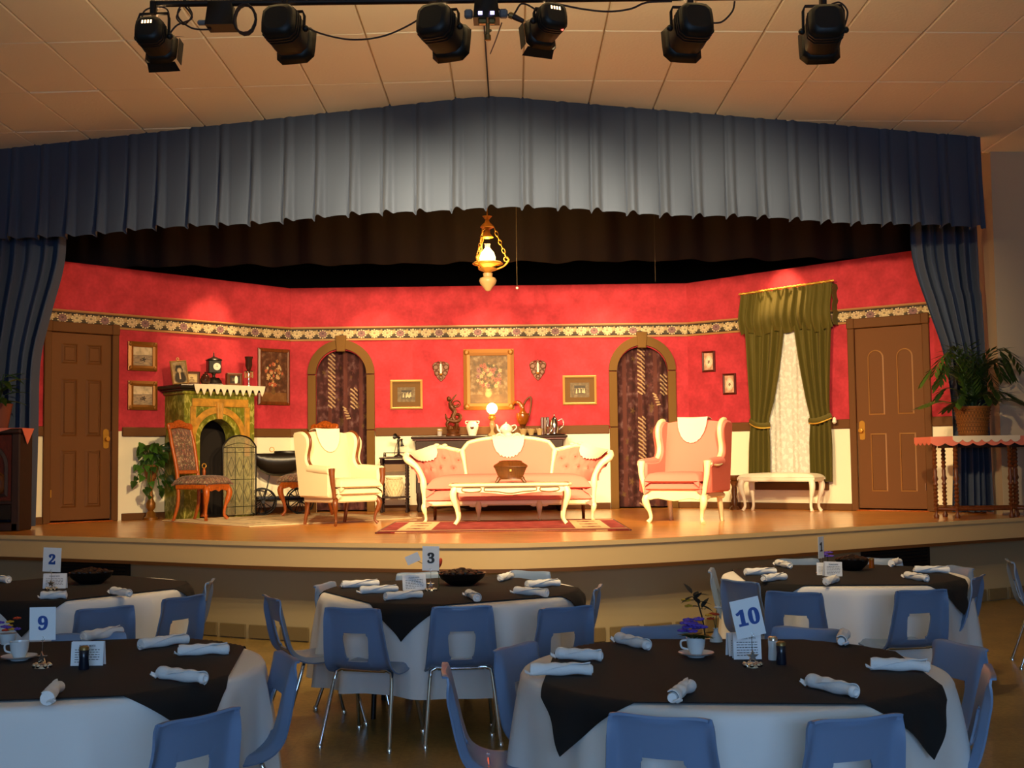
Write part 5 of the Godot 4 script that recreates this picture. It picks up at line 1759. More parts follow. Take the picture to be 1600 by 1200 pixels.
func sofa() -> void:
	var where := Vector3(-0.05, STAGE + 0.002, -13.84)
	var t := thing("pink_sofa", "pink velvet sofa with carved cream frame and tufted curved ends", "sofa", where)
	t.scale = Vector3.ONE * 0.975
	var cen := Shape.new().sheet(func(u: float, v: float) -> Vector3:
		var q := sofa_back(lerpf(-0.46, 0.46, u), v * 0.985)
		q.z += 0.035 * sin(PI * u) * sin(PI * clampf(v, 0.05, 0.95))
		return q, 30, 16, 0.08)
	obj("centre_back", cen, M["pink velvet"], t)
	for s in [-1.0, 1.0]:
		var sh := Shape.new().sheet(func(u: float, v: float) -> Vector3:
			var uu: float = (lerpf(0.46, 1.0, u) if s > 0 else lerpf(-1.0, -0.46, u))
			var q := sofa_back(uu, v * 0.97)
			var d := sofa_back(uu + 0.01, v) - sofa_back(uu - 0.01, v)
			var n := d.normalized().cross(Vector3(0, 1, 0)).normalized()
			# buttoned diamonds
			var puff := 0.035 * sin(PI * clampf(v * 0.9 + 0.08, 0, 1))
			for k in 9:
				var row := k % 2
				var bu := 0.12 + 0.2 * (k >> 1) + (0.1 if row else 0.0)
				var bv := 0.42 if row else 0.7
				var dd := Vector2((u - bu) * 1.0, (v - bv) * 0.7).length()
				puff -= 0.04 * exp(-dd * dd / 0.0018) + 0.012 * exp(-absf(u - bu) / 0.02) * (1.0 if v > bv else 0.3) * 0.8
			return q + n * puff, 56, 26, 0.07)
		obj("tufted_end", sh, M["pink velvet"], t)
		for k in 9:
			var row := k % 2
			var bu := 0.12 + 0.2 * (k >> 1) + (0.1 if row else 0.0)
			if bu > 0.95: continue
			var uu := lerpf(0.46, 1.0, bu) if s > 0 else lerpf(-1.0, -0.46, bu)
			var q := sofa_back(uu, (0.42 if row else 0.7) * 0.97)
			var d := sofa_back(uu + 0.01, 0.5) - sofa_back(uu - 0.01, 0.5)
			obj("button", Shape.new().ball(q + d.normalized().cross(Vector3.UP).normalized() * 0.0, Vector3.ONE * 0.011, 8, 6), M["rose brocade"], t)
		# show-wood: inner post, arm front, top rail
		var p := []
		for i in 12: p.append(sofa_back(s * 0.46, i / 11.0) + Vector3(0, 0, 0.03))
		obj("inner_post", Shape.new().tube(p, radii([0.02, 0.02, 0.034], 11), 8), M["cream lacquer"], t)
		var e := sofa_back(s * 1.0, 1.0)
		obj("arm_post", Shape.new().tube(curve([e + Vector3(s * 0.012, 0.0, -0.03), e + Vector3(s * 0.0, -0.05, 0.03), Vector3(s * 1.045, 0.63, 0.36), Vector3(s * 0.975, 0.5, 0.37), Vector3(s * 0.965, 0.36, 0.37), Vector3(s * 0.955, 0.2, 0.36)], 22), radii([0.034, 0.044, 0.034, 0.03, 0.04, 0.026, 0.028], 22), 8), M["cream lacquer"], t)
		p = []
		for i in 26: p.append(sofa_back(s * lerpf(0.46, 1.0, i / 25.0), 1.0) + Vector3(0, -0.004, 0))
		obj("top_rail", Shape.new().tube(p, 0.026, 8), M["cream lacquer"], t)
		for q in [[0.5, 0.0], [0.58, 0.018], [0.64, 0.018]]:
			obj("rail_carving", Shape.new().ball(sofa_back(s * q[0], 1.0) + Vector3(0, q[1], 0.015), Vector3(0.034, 0.022, 0.02), 10, 6), M["cream lacquer"], t)
	var p := []
	for i in 31: p.append(sofa_back(lerpf(-0.46, 0.46, i / 30.0), 1.0))
	obj("top_rail", Shape.new().tube(p, 0.024, 8), M["cream lacquer"], t)
	var c := Shape.new()
	for k in [[0, 0.03, 0.05], [-0.07, 0.02, 0.04], [0.07, 0.02, 0.04], [-0.14, 0.008, 0.035], [0.14, 0.008, 0.035], [0, -0.03, 0.04], [-0.21, -0.004, 0.03], [0.21, -0.004, 0.03]]:
		c.ball(Vector3(k[0], 0.965 + k[1], -0.385), Vector3(k[2], k[2] * 0.7, 0.02), 10, 6)
	for s in [-1.0, 1.0]:
		c.tube(curve([Vector3(s * 0.02, 0.95, -0.37), Vector3(s * 0.1, 1.01, -0.37), Vector3(s * 0.15, 0.975, -0.37), Vector3(s * 0.1, 0.955, -0.37)], 12), 0.013, 6)
	obj("carved_crest", c, M["cream lacquer"], t)
	# seat
	obj("seat_rail", Shape.new().box(Vector3(1.94, 0.065, 0.66), Vector3(0, 0.215, 0.03), 0.016), M["cream lacquer"], t)
	obj("seat_base", Shape.new().at(Vector3(0, 0.31, 0.045)).sheet(cushion.bind(0.945, 0.12, 0.345), 30, 14, 0.09), M["pink velvet"], t)
	obj("seat_cushion", Shape.new().at(Vector3(0, 0.455, 0.05)).sheet(cushion.bind(0.94, 0.15, 0.345), 30, 14, 0.1), M["pink velvet"], t)
	for x in [-0.95, 0.95]:
		obj("leg", cabriole(Shape.new(), Vector3(x, 0.21, 0.34), Vector3(signf(x) * 0.5, 0, 1), 0.95), M["cream lacquer"], t)
		obj("leg", Shape.new().tube([Vector3(x * 0.92, 0.2, -0.27), Vector3(x * 0.93, 0.0, -0.34)], [0.026, 0.02], 6), M["walnut"], t)
	for x in [-0.345, 0.345]:
		obj("leg", cabriole(Shape.new(), Vector3(x, 0.21, 0.35), Vector3(0, 0, 1), 0.95), M["cream lacquer"], t)
		obj("knee_carving", Shape.new().ball(Vector3(x - 0.06, 0.185, 0.355), Vector3(0.045, 0.02, 0.015), 10, 6).ball(Vector3(x + 0.06, 0.185, 0.355), Vector3(0.045, 0.02, 0.015), 10, 6), M["cream lacquer"], t)
	for k in [[-1.0, 0.66, 1.0, "white lace doily over the left arm of the pink sofa"], [1.0, 0.66, 1.0, "white lace doily over the right arm of the pink sofa"], [0.0, -0.16, 0.16, "scalloped white lace doily over the centre back of the pink sofa"]]:
		var d := thing("sofa_doily", k[3], "doily", where)
		d.scale = t.scale
		var mid: bool = k[0] == 0.0
		var s: float = 1.0 if mid else k[0]
		obj("lace", Shape.new().sheet(func(u: float, v: float) -> Vector3:
			var uu: float = lerpf(k[1], k[2], u)
			var fall := sqrt(maxf(0.0, 1.0 - pow(absf(u * 2.0 - 1.0), 2.4 if mid else 3.0)))
			var sc := 0.045 * absf(sin(u * PI * 9.0))
			var depth := (0.46 if mid else 0.36) * fall + 0.02 - sc * fall
			var vv := 1.0 - v * depth * (1.0 if mid else lerpf(1.0, 0.55, u))
			var q := sofa_back(minf(uu, 0.999) * s, minf(vv, 1.0))
			var dd := sofa_back(s * uu + 0.01, 0.6) - sofa_back(s * uu - 0.01, 0.6)
			var n := dd.normalized().cross(Vector3.UP).normalized()
			return q + n * lerpf(0.0, 0.055, smoothstep(0.0, 0.12, v)) + Vector3(0, 0.03 * (1.0 - smoothstep(0.0, 0.12, v)), 0), 40, 20, 0.005), M["lace"], d)


func coffee_table() -> void:
	var t := thing("coffee_table", "cream lacquered coffee table with curved legs in front of the sofa", "coffee table", Vector3(-0.03, STAGE + 0.013, -12.88))
	var out := bez([Vector2(-0.64, -0.2), Vector2(-0.6, -0.255), Vector2(-0.3, -0.265), Vector2(0, -0.27), Vector2(0.3, -0.265), Vector2(0.6, -0.255), Vector2(0.64, -0.2), Vector2(0.64, 0.2), Vector2(0.6, 0.255), Vector2(0, 0.265), Vector2(-0.6, 0.255), Vector2(-0.64, 0.2), Vector2(-0.64, -0.19)], 60)
	var s := Shape.new().at(Vector3(0, 0.412, 0), 0, -PI / 2).slab(out, 0.03, 0.01)
	obj("top", s, M["cream lacquer"], t)
	obj("top_border", Shape.new().at(Vector3(0, 0.428, 0), 0, -PI / 2).band(scaled(out, 0.96), scaled(out, 0.93), 0.003), M["antique line"], t)
	for z in [-0.225, 0.225]:
		obj("apron", Shape.new().at(Vector3(0, 0.36, z)).slab(bez([Vector2(-0.56, 0.035), Vector2(-0.54, -0.03), Vector2(-0.4, -0.02), Vector2(-0.22, -0.03), Vector2(0, -0.052), Vector2(0.22, -0.03), Vector2(0.4, -0.02), Vector2(0.54, -0.03), Vector2(0.56, 0.035), Vector2(0, 0.036), Vector2(-0.559, 0.034)], 44), 0.022, 0.004), M["cream lacquer"], t)
	for x in [-0.57, 0.57]:
		obj("side_apron", Shape.new().box(Vector3(0.022, 0.07, 0.4), Vector3(x, 0.365, 0), 0.004), M["cream lacquer"], t)
	for k in [[-0.5, -0.31], [-0.27, 0.27], [0.31, 0.5]]:
		var a: float = k[0]
		var b: float = k[1]
		obj("painted_panel_line", Shape.new().at(Vector3(0, 0.36, 0.238)).tube(curve([Vector3(a, 0.022, 0), Vector3(a, -0.008, 0), Vector3(lerpf(a, b, 0.25), -0.018, 0), Vector3(lerpf(a, b, 0.5), -0.022 if b - a < 0.4 else -0.036, 0), Vector3(lerpf(a, b, 0.75), -0.018, 0), Vector3(b, -0.008, 0), Vector3(b, 0.022, 0), Vector3((a + b) / 2, 0.024, 0), Vector3(a, 0.022, 0)], 40), 0.006, 4), M["antique line"], t)
	for x in [-1.0, 1.0]:
		for z in [-1.0, 1.0]:
			obj("leg", cabriole(Shape.new(), Vector3(x * 0.565, 0.395, z * 0.2), Vector3(x, 0, z * 0.6) * 1.3, 1.05), M["cream lacquer"], t)
	var b := thing("wooden_casket", "brown wooden casket with sloped lid and feet on the coffee table", "box", Vector3(-0.026, STAGE + 0.442, -12.9))
	obj("body", Shape.new().loft([sq(0.135, 0.035, 0.08), sq(0.13, 0.06, 0.078), sq(0.165, 0.15, 0.1), sq(0.175, 0.165, 0.108)]), M["chest wood"], b)
	obj("lid", Shape.new().loft([sq(0.18, 0.166, 0.112), sq(0.176, 0.185, 0.108), sq(0.125, 0.215, 0.07), sq(0.12, 0.228, 0.065), sq(0.07, 0.236, 0.035)]), M["chest wood"], b)
	for x in [-0.12, 0.12]:
		for z in [-0.065, 0.065]:
			obj("foot", Shape.new().tube(curve([Vector3(x, 0.05, z), Vector3(x * 1.15, 0.02, z * 1.15), Vector3(x * 1.3, 0.002, z * 1.3)], 6), radii([0.026, 0.02, 0.014], 6), 8), M["chest wood"], b)
	obj("escutcheon", Shape.new().box(Vector3(0.02, 0.024, 0.004), Vector3(0, 0.13, 0.098), 0.001), M["brass"], b)


func scaled(p: PackedVector2Array, k: float) -> PackedVector2Array:
	var o := PackedVector2Array()
	for q in p: o.append(Vector2(q.x - signf(q.x) * 0.64 * (1.0 - k), q.y - signf(q.y) * 0.64 * (1.0 - k)) if true else q)
	return o


func turned(h: float, r: float) -> Array:
	var p := [Vector2(0, 0), Vector2(r * 0.9, 0.0), Vector2(r * 1.1, h * 0.03), Vector2(r * 0.6, h * 0.06)]
	for k in 7:
		var y := h * (0.1 + 0.05 * k)
		p.append(Vector2(r * 0.55, y)); p.append(Vector2(r * 1.0, y + h * 0.025))
	p.append(Vector2(r * 0.55, h * 0.46)); p.append(Vector2(r * 1.15, h * 0.5)); p.append(Vector2(r * 0.7, h * 0.54)); p.append(Vector2(r * 0.8, h * 0.6))
	for k in 6:
		var y := h * (0.63 + 0.05 * k)
		p.append(Vector2(r * 0.55, y)); p.append(Vector2(r * 1.0, y + h * 0.025))
	p.append(Vector2(r * 0.9, h * 0.95)); p.append(Vector2(r * 0.9, h)); p.append(Vector2(0, h))
	return p


func whatnot() -> void:
	var t := thing("whatnot_stand", "small dark tiered stand with turned posts beside the sofa's left end", "stand", Vector3(-1.575, STAGE, -16.24))
	for x in [-0.165, 0.165]:
		for z in [-0.12, 0.12]:
			obj("post", Shape.new().lathe(turned(0.73, 0.02), 10, Vector3(x, 0, z)), M["dark wood"], t)
			obj("gallery_post", Shape.new().lathe([Vector2(0.007, 0.735), Vector2(0.01, 0.76), Vector2(0.006, 0.785), Vector2(0, 0.79)], 8, Vector3(x * 0.8, 0, z * 0.8)), M["dark wood"], t)
	for y in [0.20, 0.72]:
		obj("shelf", Shape.new().box(Vector3(0.39, 0.022, 0.3), Vector3(0, y, 0), 0.006), M["dark wood"], t)
	obj("gallery_rail", Shape.new().box(Vector3(0.3, 0.012, 0.012), Vector3(0, 0.79, -0.096), 0.003).box(Vector3(0.012, 0.012, 0.2), Vector3(-0.132, 0.79, 0), 0.003).box(Vector3(0.012, 0.012, 0.2), Vector3(0.132, 0.79, 0), 0.003), M["dark wood"], t)
	obj("back_panel", Shape.new().box(Vector3(0.3, 0.16, 0.01), Vector3(0, 0.62, -0.12)), M["antique line"], t)
	var ph := thing("candlestick_telephone", "black candlestick telephone on the small dark stand", "telephone", Vector3(-1.52, STAGE + 0.733, -16.2))
	obj("base", Shape.new().lathe([Vector2(0, 0), Vector2(0.062, 0), Vector2(0.062, 0.014), Vector2(0.03, 0.03), Vector2(0.016, 0.045), Vector2(0.014, 0.2), Vector2(0.022, 0.215), Vector2(0.016, 0.24), Vector2(0, 0.245)], 16), M["black paint"], ph)
	obj("mouthpiece", Shape.new().at(Vector3(0, 0.26, 0.0), -0.6, PI / 2 - 0.2).lathe([Vector2(0, -0.02), Vector2(0.018, -0.02), Vector2(0.018, 0.03), Vector2(0.04, 0.075), Vector2(0.034, 0.072), Vector2(0.012, 0.03), Vector2(0, 0.02)], 14), M["black paint"], ph)
	obj("receiver", Shape.new().at(Vector3(0.05, 0.14, 0.0), 0, 0, 0.12).lathe([Vector2(0, 0), Vector2(0.026, 0), Vector2(0.014, 0.04), Vector2(0.013, 0.08), Vector2(0.022, 0.1), Vector2(0, 0.105)], 12), M["black paint"], ph)
	obj("hook", Shape.new().tube(curve([Vector3(0.0, 0.2, 0), Vector3(0.03, 0.225, 0), Vector3(0.06, 0.235, 0)], 6), 0.005, 6), M["brass"], ph)
	obj("cord", Shape.new().tube(curve([Vector3(-0.01, 0.21, 0), Vector3(-0.04, 0.12, 0.02), Vector3(-0.05, 0.03, 0.02), Vector3(-0.02, 0.012, 0.02)], 12), 0.004, 5), M["black paint"], ph)
	var b := thing("lace_basket", "white openwork basket on the lower shelf of the small stand", "basket", Vector3(-1.58, STAGE + 0.212, -16.22))
	var st := Shape.new()
	for k in 16:
		var a := TAU * k / 16
		for s in [-1.0, 1.0]:
			var pp := []
			for i in 9:
				var v := i / 8.0
				var ang: float = a + s * v * 0.8
				var r := 0.075 + 0.045 * sin(v * PI * 0.85)
				pp.append(Vector3(cos(ang) * r, v * 0.24, sin(ang) * r * 0.9))
			st.tube(pp, 0.006, 4)
	obj("openwork", st, M["white wicker"], b)
	obj("liner", Shape.new().lathe([Vector2(0, 0.0), Vector2(0.07, 0.0), Vector2(0.11, 0.13), Vector2(0.09, 0.23), Vector2(0, 0.23)], 18, Vector3.ZERO, 1.0, 0.88), M["cream damask"], b)
	obj("rim", Shape.new().tube(lift(ring_path(0.1, 18), 0.24), 0.012, 6, 1.0, true), M["white wicker"], b)


func window_side() -> void:
	picture("oval_flower_picture", "small dark framed oval flower picture, the upper one right of the arch", WR, 0.323, 1.967, 0.19, 0.28, 0.025, "oval flower", "red mahogany")
	picture("oval_flower_picture", "small dark framed oval flower picture, the lower one nearer the green curtain", WR, 0.624, 1.650, 0.19, 0.28, 0.025, "oval flower", "red mahogany")
	window_dressing()
	bench()
	var c := thing("carved_pedestal", "small carved brown pedestal between pink wing chair and white bench", "pedestal", WR.p(0.80, 0, 0.30))
	obj("column", Shape.new().lathe([Vector2(0, 0), Vector2(0.07, 0), Vector2(0.06, 0.03), Vector2(0.035, 0.05), Vector2(0.045, 0.12), Vector2(0.028, 0.16), Vector2(0.04, 0.24), Vector2(0.03, 0.3), Vector2(0.055, 0.36), Vector2(0.04, 0.38), Vector2(0, 0.38)], 12), M["chest wood"], c)
	obj("top", Shape.new().lathe([Vector2(0, 0.38), Vector2(0.06, 0.38), Vector2(0.085, 0.42), Vector2(0.085, 0.445), Vector2(0, 0.445)], 14), M["chest wood"], c)
	side_table()


func window_dressing() -> void:
	# the window itself, almost hidden
	var w := structure("window_1", null, null)
	w.position = WR.p(1.47, 0.0)
	w.rotation.y = WR.turn
	obj("window_frame", Shape.new().at(Vector3(0, 1.3, 0.015)).band(rect(-0.46, -1.0, 0.46, 1.0), rect(-0.38, -0.92, 0.38, 0.92), 0.03), M["brown paint"], w)
	obj("pane", Shape.new().box(Vector3(0.78, 1.86, 0.008), Vector3(0, 1.3, 0.006)), M["porcelain"], w)
	obj("sill", Shape.new().box(Vector3(1.0, 0.10, 0.06), Vector3(0, 0.30, 0.03), 0.01), M["brown paint"], w)
	var at := func(s: float, h: float, o: float) -> Vector3: return WR.p(s, h, o)
	# lace
	var sh := Shape.new().sheet(func(u: float, v: float) -> Vector3:
		var s := lerpf(1.125, 1.896, u)
		return at.call(s, lerpf(2.4, 0.36, v), 0.075 + 0.005 * sin(u * 60.0) + 0.014 * sin(u * 19.0 + v * 2.0)), 110, 12)
	solo("lace_sheer", sh, M["sheer lace"], "white lace sheer hanging between the green velvet drapes", "curtain")
	# drapes: edges by height
	var L := [[0.926, 1.492], [0.957, 1.398], [0.980, 1.296], [0.984, 1.236], [0.958, 1.247], [0.929, 1.244]]
	var R := [[1.597, 2.111], [1.678, 2.070], [1.761, 2.050], [1.798, 2.061], [1.782, 2.078], [1.776, 2.080]]
	var hs := [2.42, 1.84, 1.36, 1.14, 0.86, 0.36]
	for d in [[L, "green velvet drape tied back on the left of the lace sheer"], [R, "green velvet drape tied back on the right of the lace sheer"]]:
		var e: Array = d[0]
		var le := []
		var ri := []
		for k in 6:
			le.append(Vector3(e[k][0], hs[k], 0)); ri.append(Vector3(e[k][1], hs[k], 0))
		var lc := curve(le, 30)
		var rc := curve(ri, 30)
		var t := thing("velvet_drape", d[1], "curtain")
		var cloth := Shape.new().sheet(func(u: float, v: float) -> Vector3:
			var k := int(round(v * 30))
			var a: Vector3 = lc[k]
			var b: Vector3 = rc[k]
			var p := a.lerp(b, u)
			var tight := 1.0 - 0.45 * exp(-pow((p.y - 1.14) / 0.2, 2))
			return at.call(p.x, p.y, 0.135 + tight * 0.04 * sin(u * TAU * 4.5 + 0.6 * sin(v * 4.0)) + 0.012 * sin(u * 53.0)), 80, 30)
		obj("cloth", cloth, M["green velvet"], t)
		var band := []
		for k in 13:
			var u := k / 12.0
			var s: float = lerpf(e[3][0] - 0.012, e[3][1] + 0.02, u)
			var lean := 0.06 * (u if d[0] == R else -u) + (0.0 if d[0] == R else 0.02)
			band.append(at.call(s, 1.13 + lean - 0.03 * sin(PI * u), 0.15 + 0.06 * sin(PI * u)))
		obj("tieback", Shape.new().tube(band, 0.032, 8, 0.45), M["green velvet"], t)
		obj("tieback_braid", Shape.new().tube(lift(band, -0.036), 0.011, 6), M["gold braid"], t)
		if d[0] == R:
			obj("tassel", Shape.new().lathe([Vector2(0, 0.02), Vector2(0.02, 0.0), Vector2(0.03, -0.05), Vector2(0.012, -0.07), Vector2(0, -0.07)], 10, at.call(e[3][1] + 0.05, 1.15, 0.13)), M["porcelain"], t)
	# gathered valance
	var v0 := 0.876
	var v1 := 2.144
	var t := thing("velvet_valance", "gathered green velvet valance with gold beaded heading over the window", "valance")
	var c := Shape.new().sheet(func(u: float, v: float) -> Vector3:
		var s := lerpf(v0, v1, u) + 0.012 * sin(u * 60.0) * v
		var top := lerpf(2.80, 2.86, u)
		var low := 2.27 + 0.028 * sin(u * TAU * 3.3) + 0.03 * exp(-pow((u - 0.56) / 0.05, 2))
		var puff := sin(PI * pow(v, 1.6)) * 0.085 + 0.02
		var fold := (0.022 + 0.02 * v) * sin(u * TAU * 11.0 + 1.3 * sin(u * 9.0)) + 0.012 * sin(u * 140.0)
		return at.call(s, lerpf(top, low, v) - 0.0, 0.12 + puff + fold * (1.0 - 0.5 * smoothstep(0.85, 1.0, v))), 170, 26)
	obj("cloth", c, M["green velvet"], t)
	var hd := []
	for k in 60:
		var u := k / 59.0
		hd.append(at.call(lerpf(v0 - 0.01, v1 + 0.02, u), lerpf(2.81, 2.87, u) + 0.006 * (k % 2), 0.16 + 0.01 * sin(u * 60.0)))
	obj("beaded_heading", Shape.new().tube(hd, 0.014, 6), M["gold braid"], t)
	obj("return", Shape.new().sheet(func(u: float, v: float) -> Vector3:
		return at.call(v1 + 0.012 * sin(v * 20.0), lerpf(2.84, 2.32, v), lerpf(0.005, 0.16, u)), 6, 10, 0.006), M["green velvet"], t)


func bench() -> void:
	var t := thing("white_bench", "white painted bench with padded top and curved legs below the window", "bench", WR.p(1.53, 0.0, 0.47), WR.turn + 0.06)
	obj("seat_frame", Shape.new().box(Vector3(0.98, 0.06, 0.38), Vector3(0, 0.40, 0), 0.012), M["white lacquer"], t)
	obj("seat_pad", Shape.new().at(Vector3(0, 0.445, 0)).sheet(cushion.bind(0.5, 0.05, 0.2), 20, 10, 0.03), M["white lacquer"], t)
	for x in [-1.0, 1.0]:
		for z in [-1.0, 1.0]:
			obj("leg", cabriole(Shape.new(), Vector3(x * 0.44, 0.40, z * 0.15), Vector3(x, 0, z) * 1.0, 1.1), M["white lacquer"], t)


func side_table() -> void:
	var where := Vector3(5.14, STAGE, -13.28)
	var t := thing("gateleg_table", "dark gateleg table with bobbin turned legs at the right edge of the stage", "table", where)
	obj("tabletop", Shape.new().box(Vector3(1.3, 0.025, 0.5), Vector3(0, 0.855, 0), 0.008), M["dark wood"], t)
	obj("apron", Shape.new().box(Vector3(0.9, 0.09, 0.34), Vector3(0, 0.8, 0), 0.006), M["dark wood"], t)
	var leg := Shape.new().lathe(turned(0.845, 0.028), 12).done()
	for p in [[-0.60, 0.16], [-0.40, -0.14], [-0.39, 0.2], [0.20, 0.18], [0.265, 0.13], [0.44, 0.19], [0.4, -0.16]]:
		var o := obj("leg", leg, M["walnut"], t)
		o.position = Vector3(p[0], 0, p[1])
	for p in [[-0.6, 0.16, -0.4, 0.2], [-0.4, 0.2, 0.2, 0.18], [0.26, 0.13, 0.44, 0.19], [-0.4, -0.14, 0.4, -0.16], [-0.39, 0.2, -0.4, -0.14], [0.44, 0.19, 0.4, -0.16]]:
		obj("stretcher", Shape.new().tube([Vector3(p[0], 0.10, p[1]), Vector3(p[2], 0.10, p[3])], 0.02, 6), M["walnut"], t)
	var scal := func(x0: float, x1: float, n: int, d: float) -> PackedVector2Array:
		var o := PackedVector2Array([Vector2(x0, 0.0)])
		for k in n:
			var a := lerpf(x0, x1, float(k) / n)
			var b := lerpf(x0, x1, float(k + 1) / n)
			for i in 7:
				var q := i / 6.0
				o.append(Vector2(lerpf(a, b, q), -d - 0.03 * sin(PI * q)))
		o.append(Vector2(x1, 0.0))
		return o
	var c := thing("pink_table_cloth", "pink scalloped cloth draped over the gateleg table", "tablecloth", where)
	obj("cloth_top", Shape.new().box(Vector3(1.34, 0.006, 0.54), Vector3(0, 0.872, 0), 0.002), M["pink cloth"], c)
	obj("front_drop", Shape.new().at(Vector3(0, 0.874, 0.27)).slab(scal.call(-0.67, 0.67, 9, 0.07), 0.006), M["pink cloth"], c)
	for x in [-0.67, 0.67]:
		obj("side_drop", Shape.new().at(Vector3(x, 0.874, 0), PI / 2).slab(scal.call(-0.27, 0.27, 4, 0.06), 0.006), M["pink cloth"], c)
	c = thing("lace_table_runner", "white scalloped lace runner over the pink cloth under the palm", "runner", where)
	obj("runner_top", Shape.new().box(Vector3(0.72, 0.005, 0.54), Vector3(-0.08, 0.8785, 0), 0.002), M["lace"], c)
	obj("front_drop", Shape.new().at(Vector3(0, 0.881, 0.279)).slab(scal.call(-0.44, 0.28, 7, 0.04), 0.005), M["lace"], c)
	# palm in a wicker basket
	var at := Vector3(5.024, STAGE + 0.882, -13.28)
	var p := thing("potted_palm", "leafy parlour palm in a brown wicker basket on the right table", "plant", at)
	obj("basket", Shape.new().lathe([Vector2(0, 0), Vector2(0.145, 0), Vector2(0.15, 0.02), Vector2(0.185, 0.29), Vector2(0.195, 0.3), Vector2(0.195, 0.32), Vector2(0.18, 0.32), Vector2(0.165, 0.27), Vector2(0, 0.27)], 28), M["wicker"], p)
	for k in 7:
		obj("wicker_strand", Shape.new().tube(lift(ring_path(0.148 + 0.038 * (0.02 + k * 0.042) / 0.29 + 0.004, 28), 0.02 + k * 0.042), 0.006, 5, 1.0, true), M["wicker"], p)
	obj("soil", Shape.new().lathe([Vector2(0, 0.285), Vector2(0.165, 0.275)], 20), M["potting soil"], p)
	rng.seed = 19
	for k in 34:
		var a := k * 2.39996 + 0.3
		var f := Shape.new()
		var reach := rng.randf_range(0.32, 0.58)
		var rise := rng.randf_range(0.35, 0.72) if k % 3 else rng.randf_range(0.05, 0.25)
		var dir := Vector3(cos(a), 0, sin(a) * 0.55)
		var path := curve([Vector3(dir.x * 0.04, 0.27, dir.z * 0.04), Vector3(dir.x * reach * 0.25, 0.27 + rise * 0.75, dir.z * reach * 0.25), Vector3(dir.x * reach * 0.7, 0.29 + rise * 1.0, dir.z * reach * 0.7), Vector3(dir.x * reach, 0.27 + rise * 0.72, dir.z * reach)], 16)
		f.tube(path, radii([0.007, 0.005, 0.002], 16), 4)
		for i in range(4, 17):
			var tan: Vector3 = (path[mini(i + 1, 16)] - path[maxi(i - 1, 0)]).normalized()
			var side := tan.cross(Vector3.UP).normalized()
			for s in [-1.0, 1.0]:
				var l := 0.21 * (1.0 - absf(i - 11) / 14.0)
				var d: Vector3 = (tan * 0.75 + side * s * 0.8 + Vector3(0, -0.25, 0)).normalized() * l
				var nrm := d.cross(Vector3.UP).normalized() * 0.02
				var b: Vector3 = path[i]
				f.quad(b, b + d * 0.45 + nrm, b + d, b + d * 0.45 - nrm, -1)
		f.flush()
		obj("frond", f, M["palm leaf lit" if dir.x < -0.45 and k % 2 else "palm leaf"], p)


var chair_proto: Node3D
const RT := 0.83


func chair_shell(u: float, v: float) -> Vector3:
	var x := (u - 0.5) * 2.0
	var j := int(round(v * (CH.size() - 1)))
	var q: Vector2 = CH[j]
	var w := 0.205
	if v > 0.45: w = lerpf(0.212, 0.168, (v - 0.45) / 0.55)
	if v < 0.1: w = lerpf(0.18, 0.205, v / 0.1)
	# dished across, with a flange rolled back along the rim
	var t: Vector2 = (CH[mini(j + 1, CH.size() - 1)] - CH[maxi(j - 1, 0)]).normalized()
	var n := Vector2(-t.y, t.x)
	var dish := 0.018 * (1.0 - x * x) + 0.034 * smoothstep(0.80, 1.0, absf(x)) * (1.0 - smoothstep(0.82, 1.0, v))
	var corner := 1.0 - 0.05 * smoothstep(0.9, 1.0, v) * smoothstep(0.6, 1.0, absf(x))
	return Vector3(x * w * corner, q.y - 0.018 * smoothstep(0.93, 1.0, v) * x * x * x * x + n.y * dish, q.x + n.x * dish)


var CH: Array = []


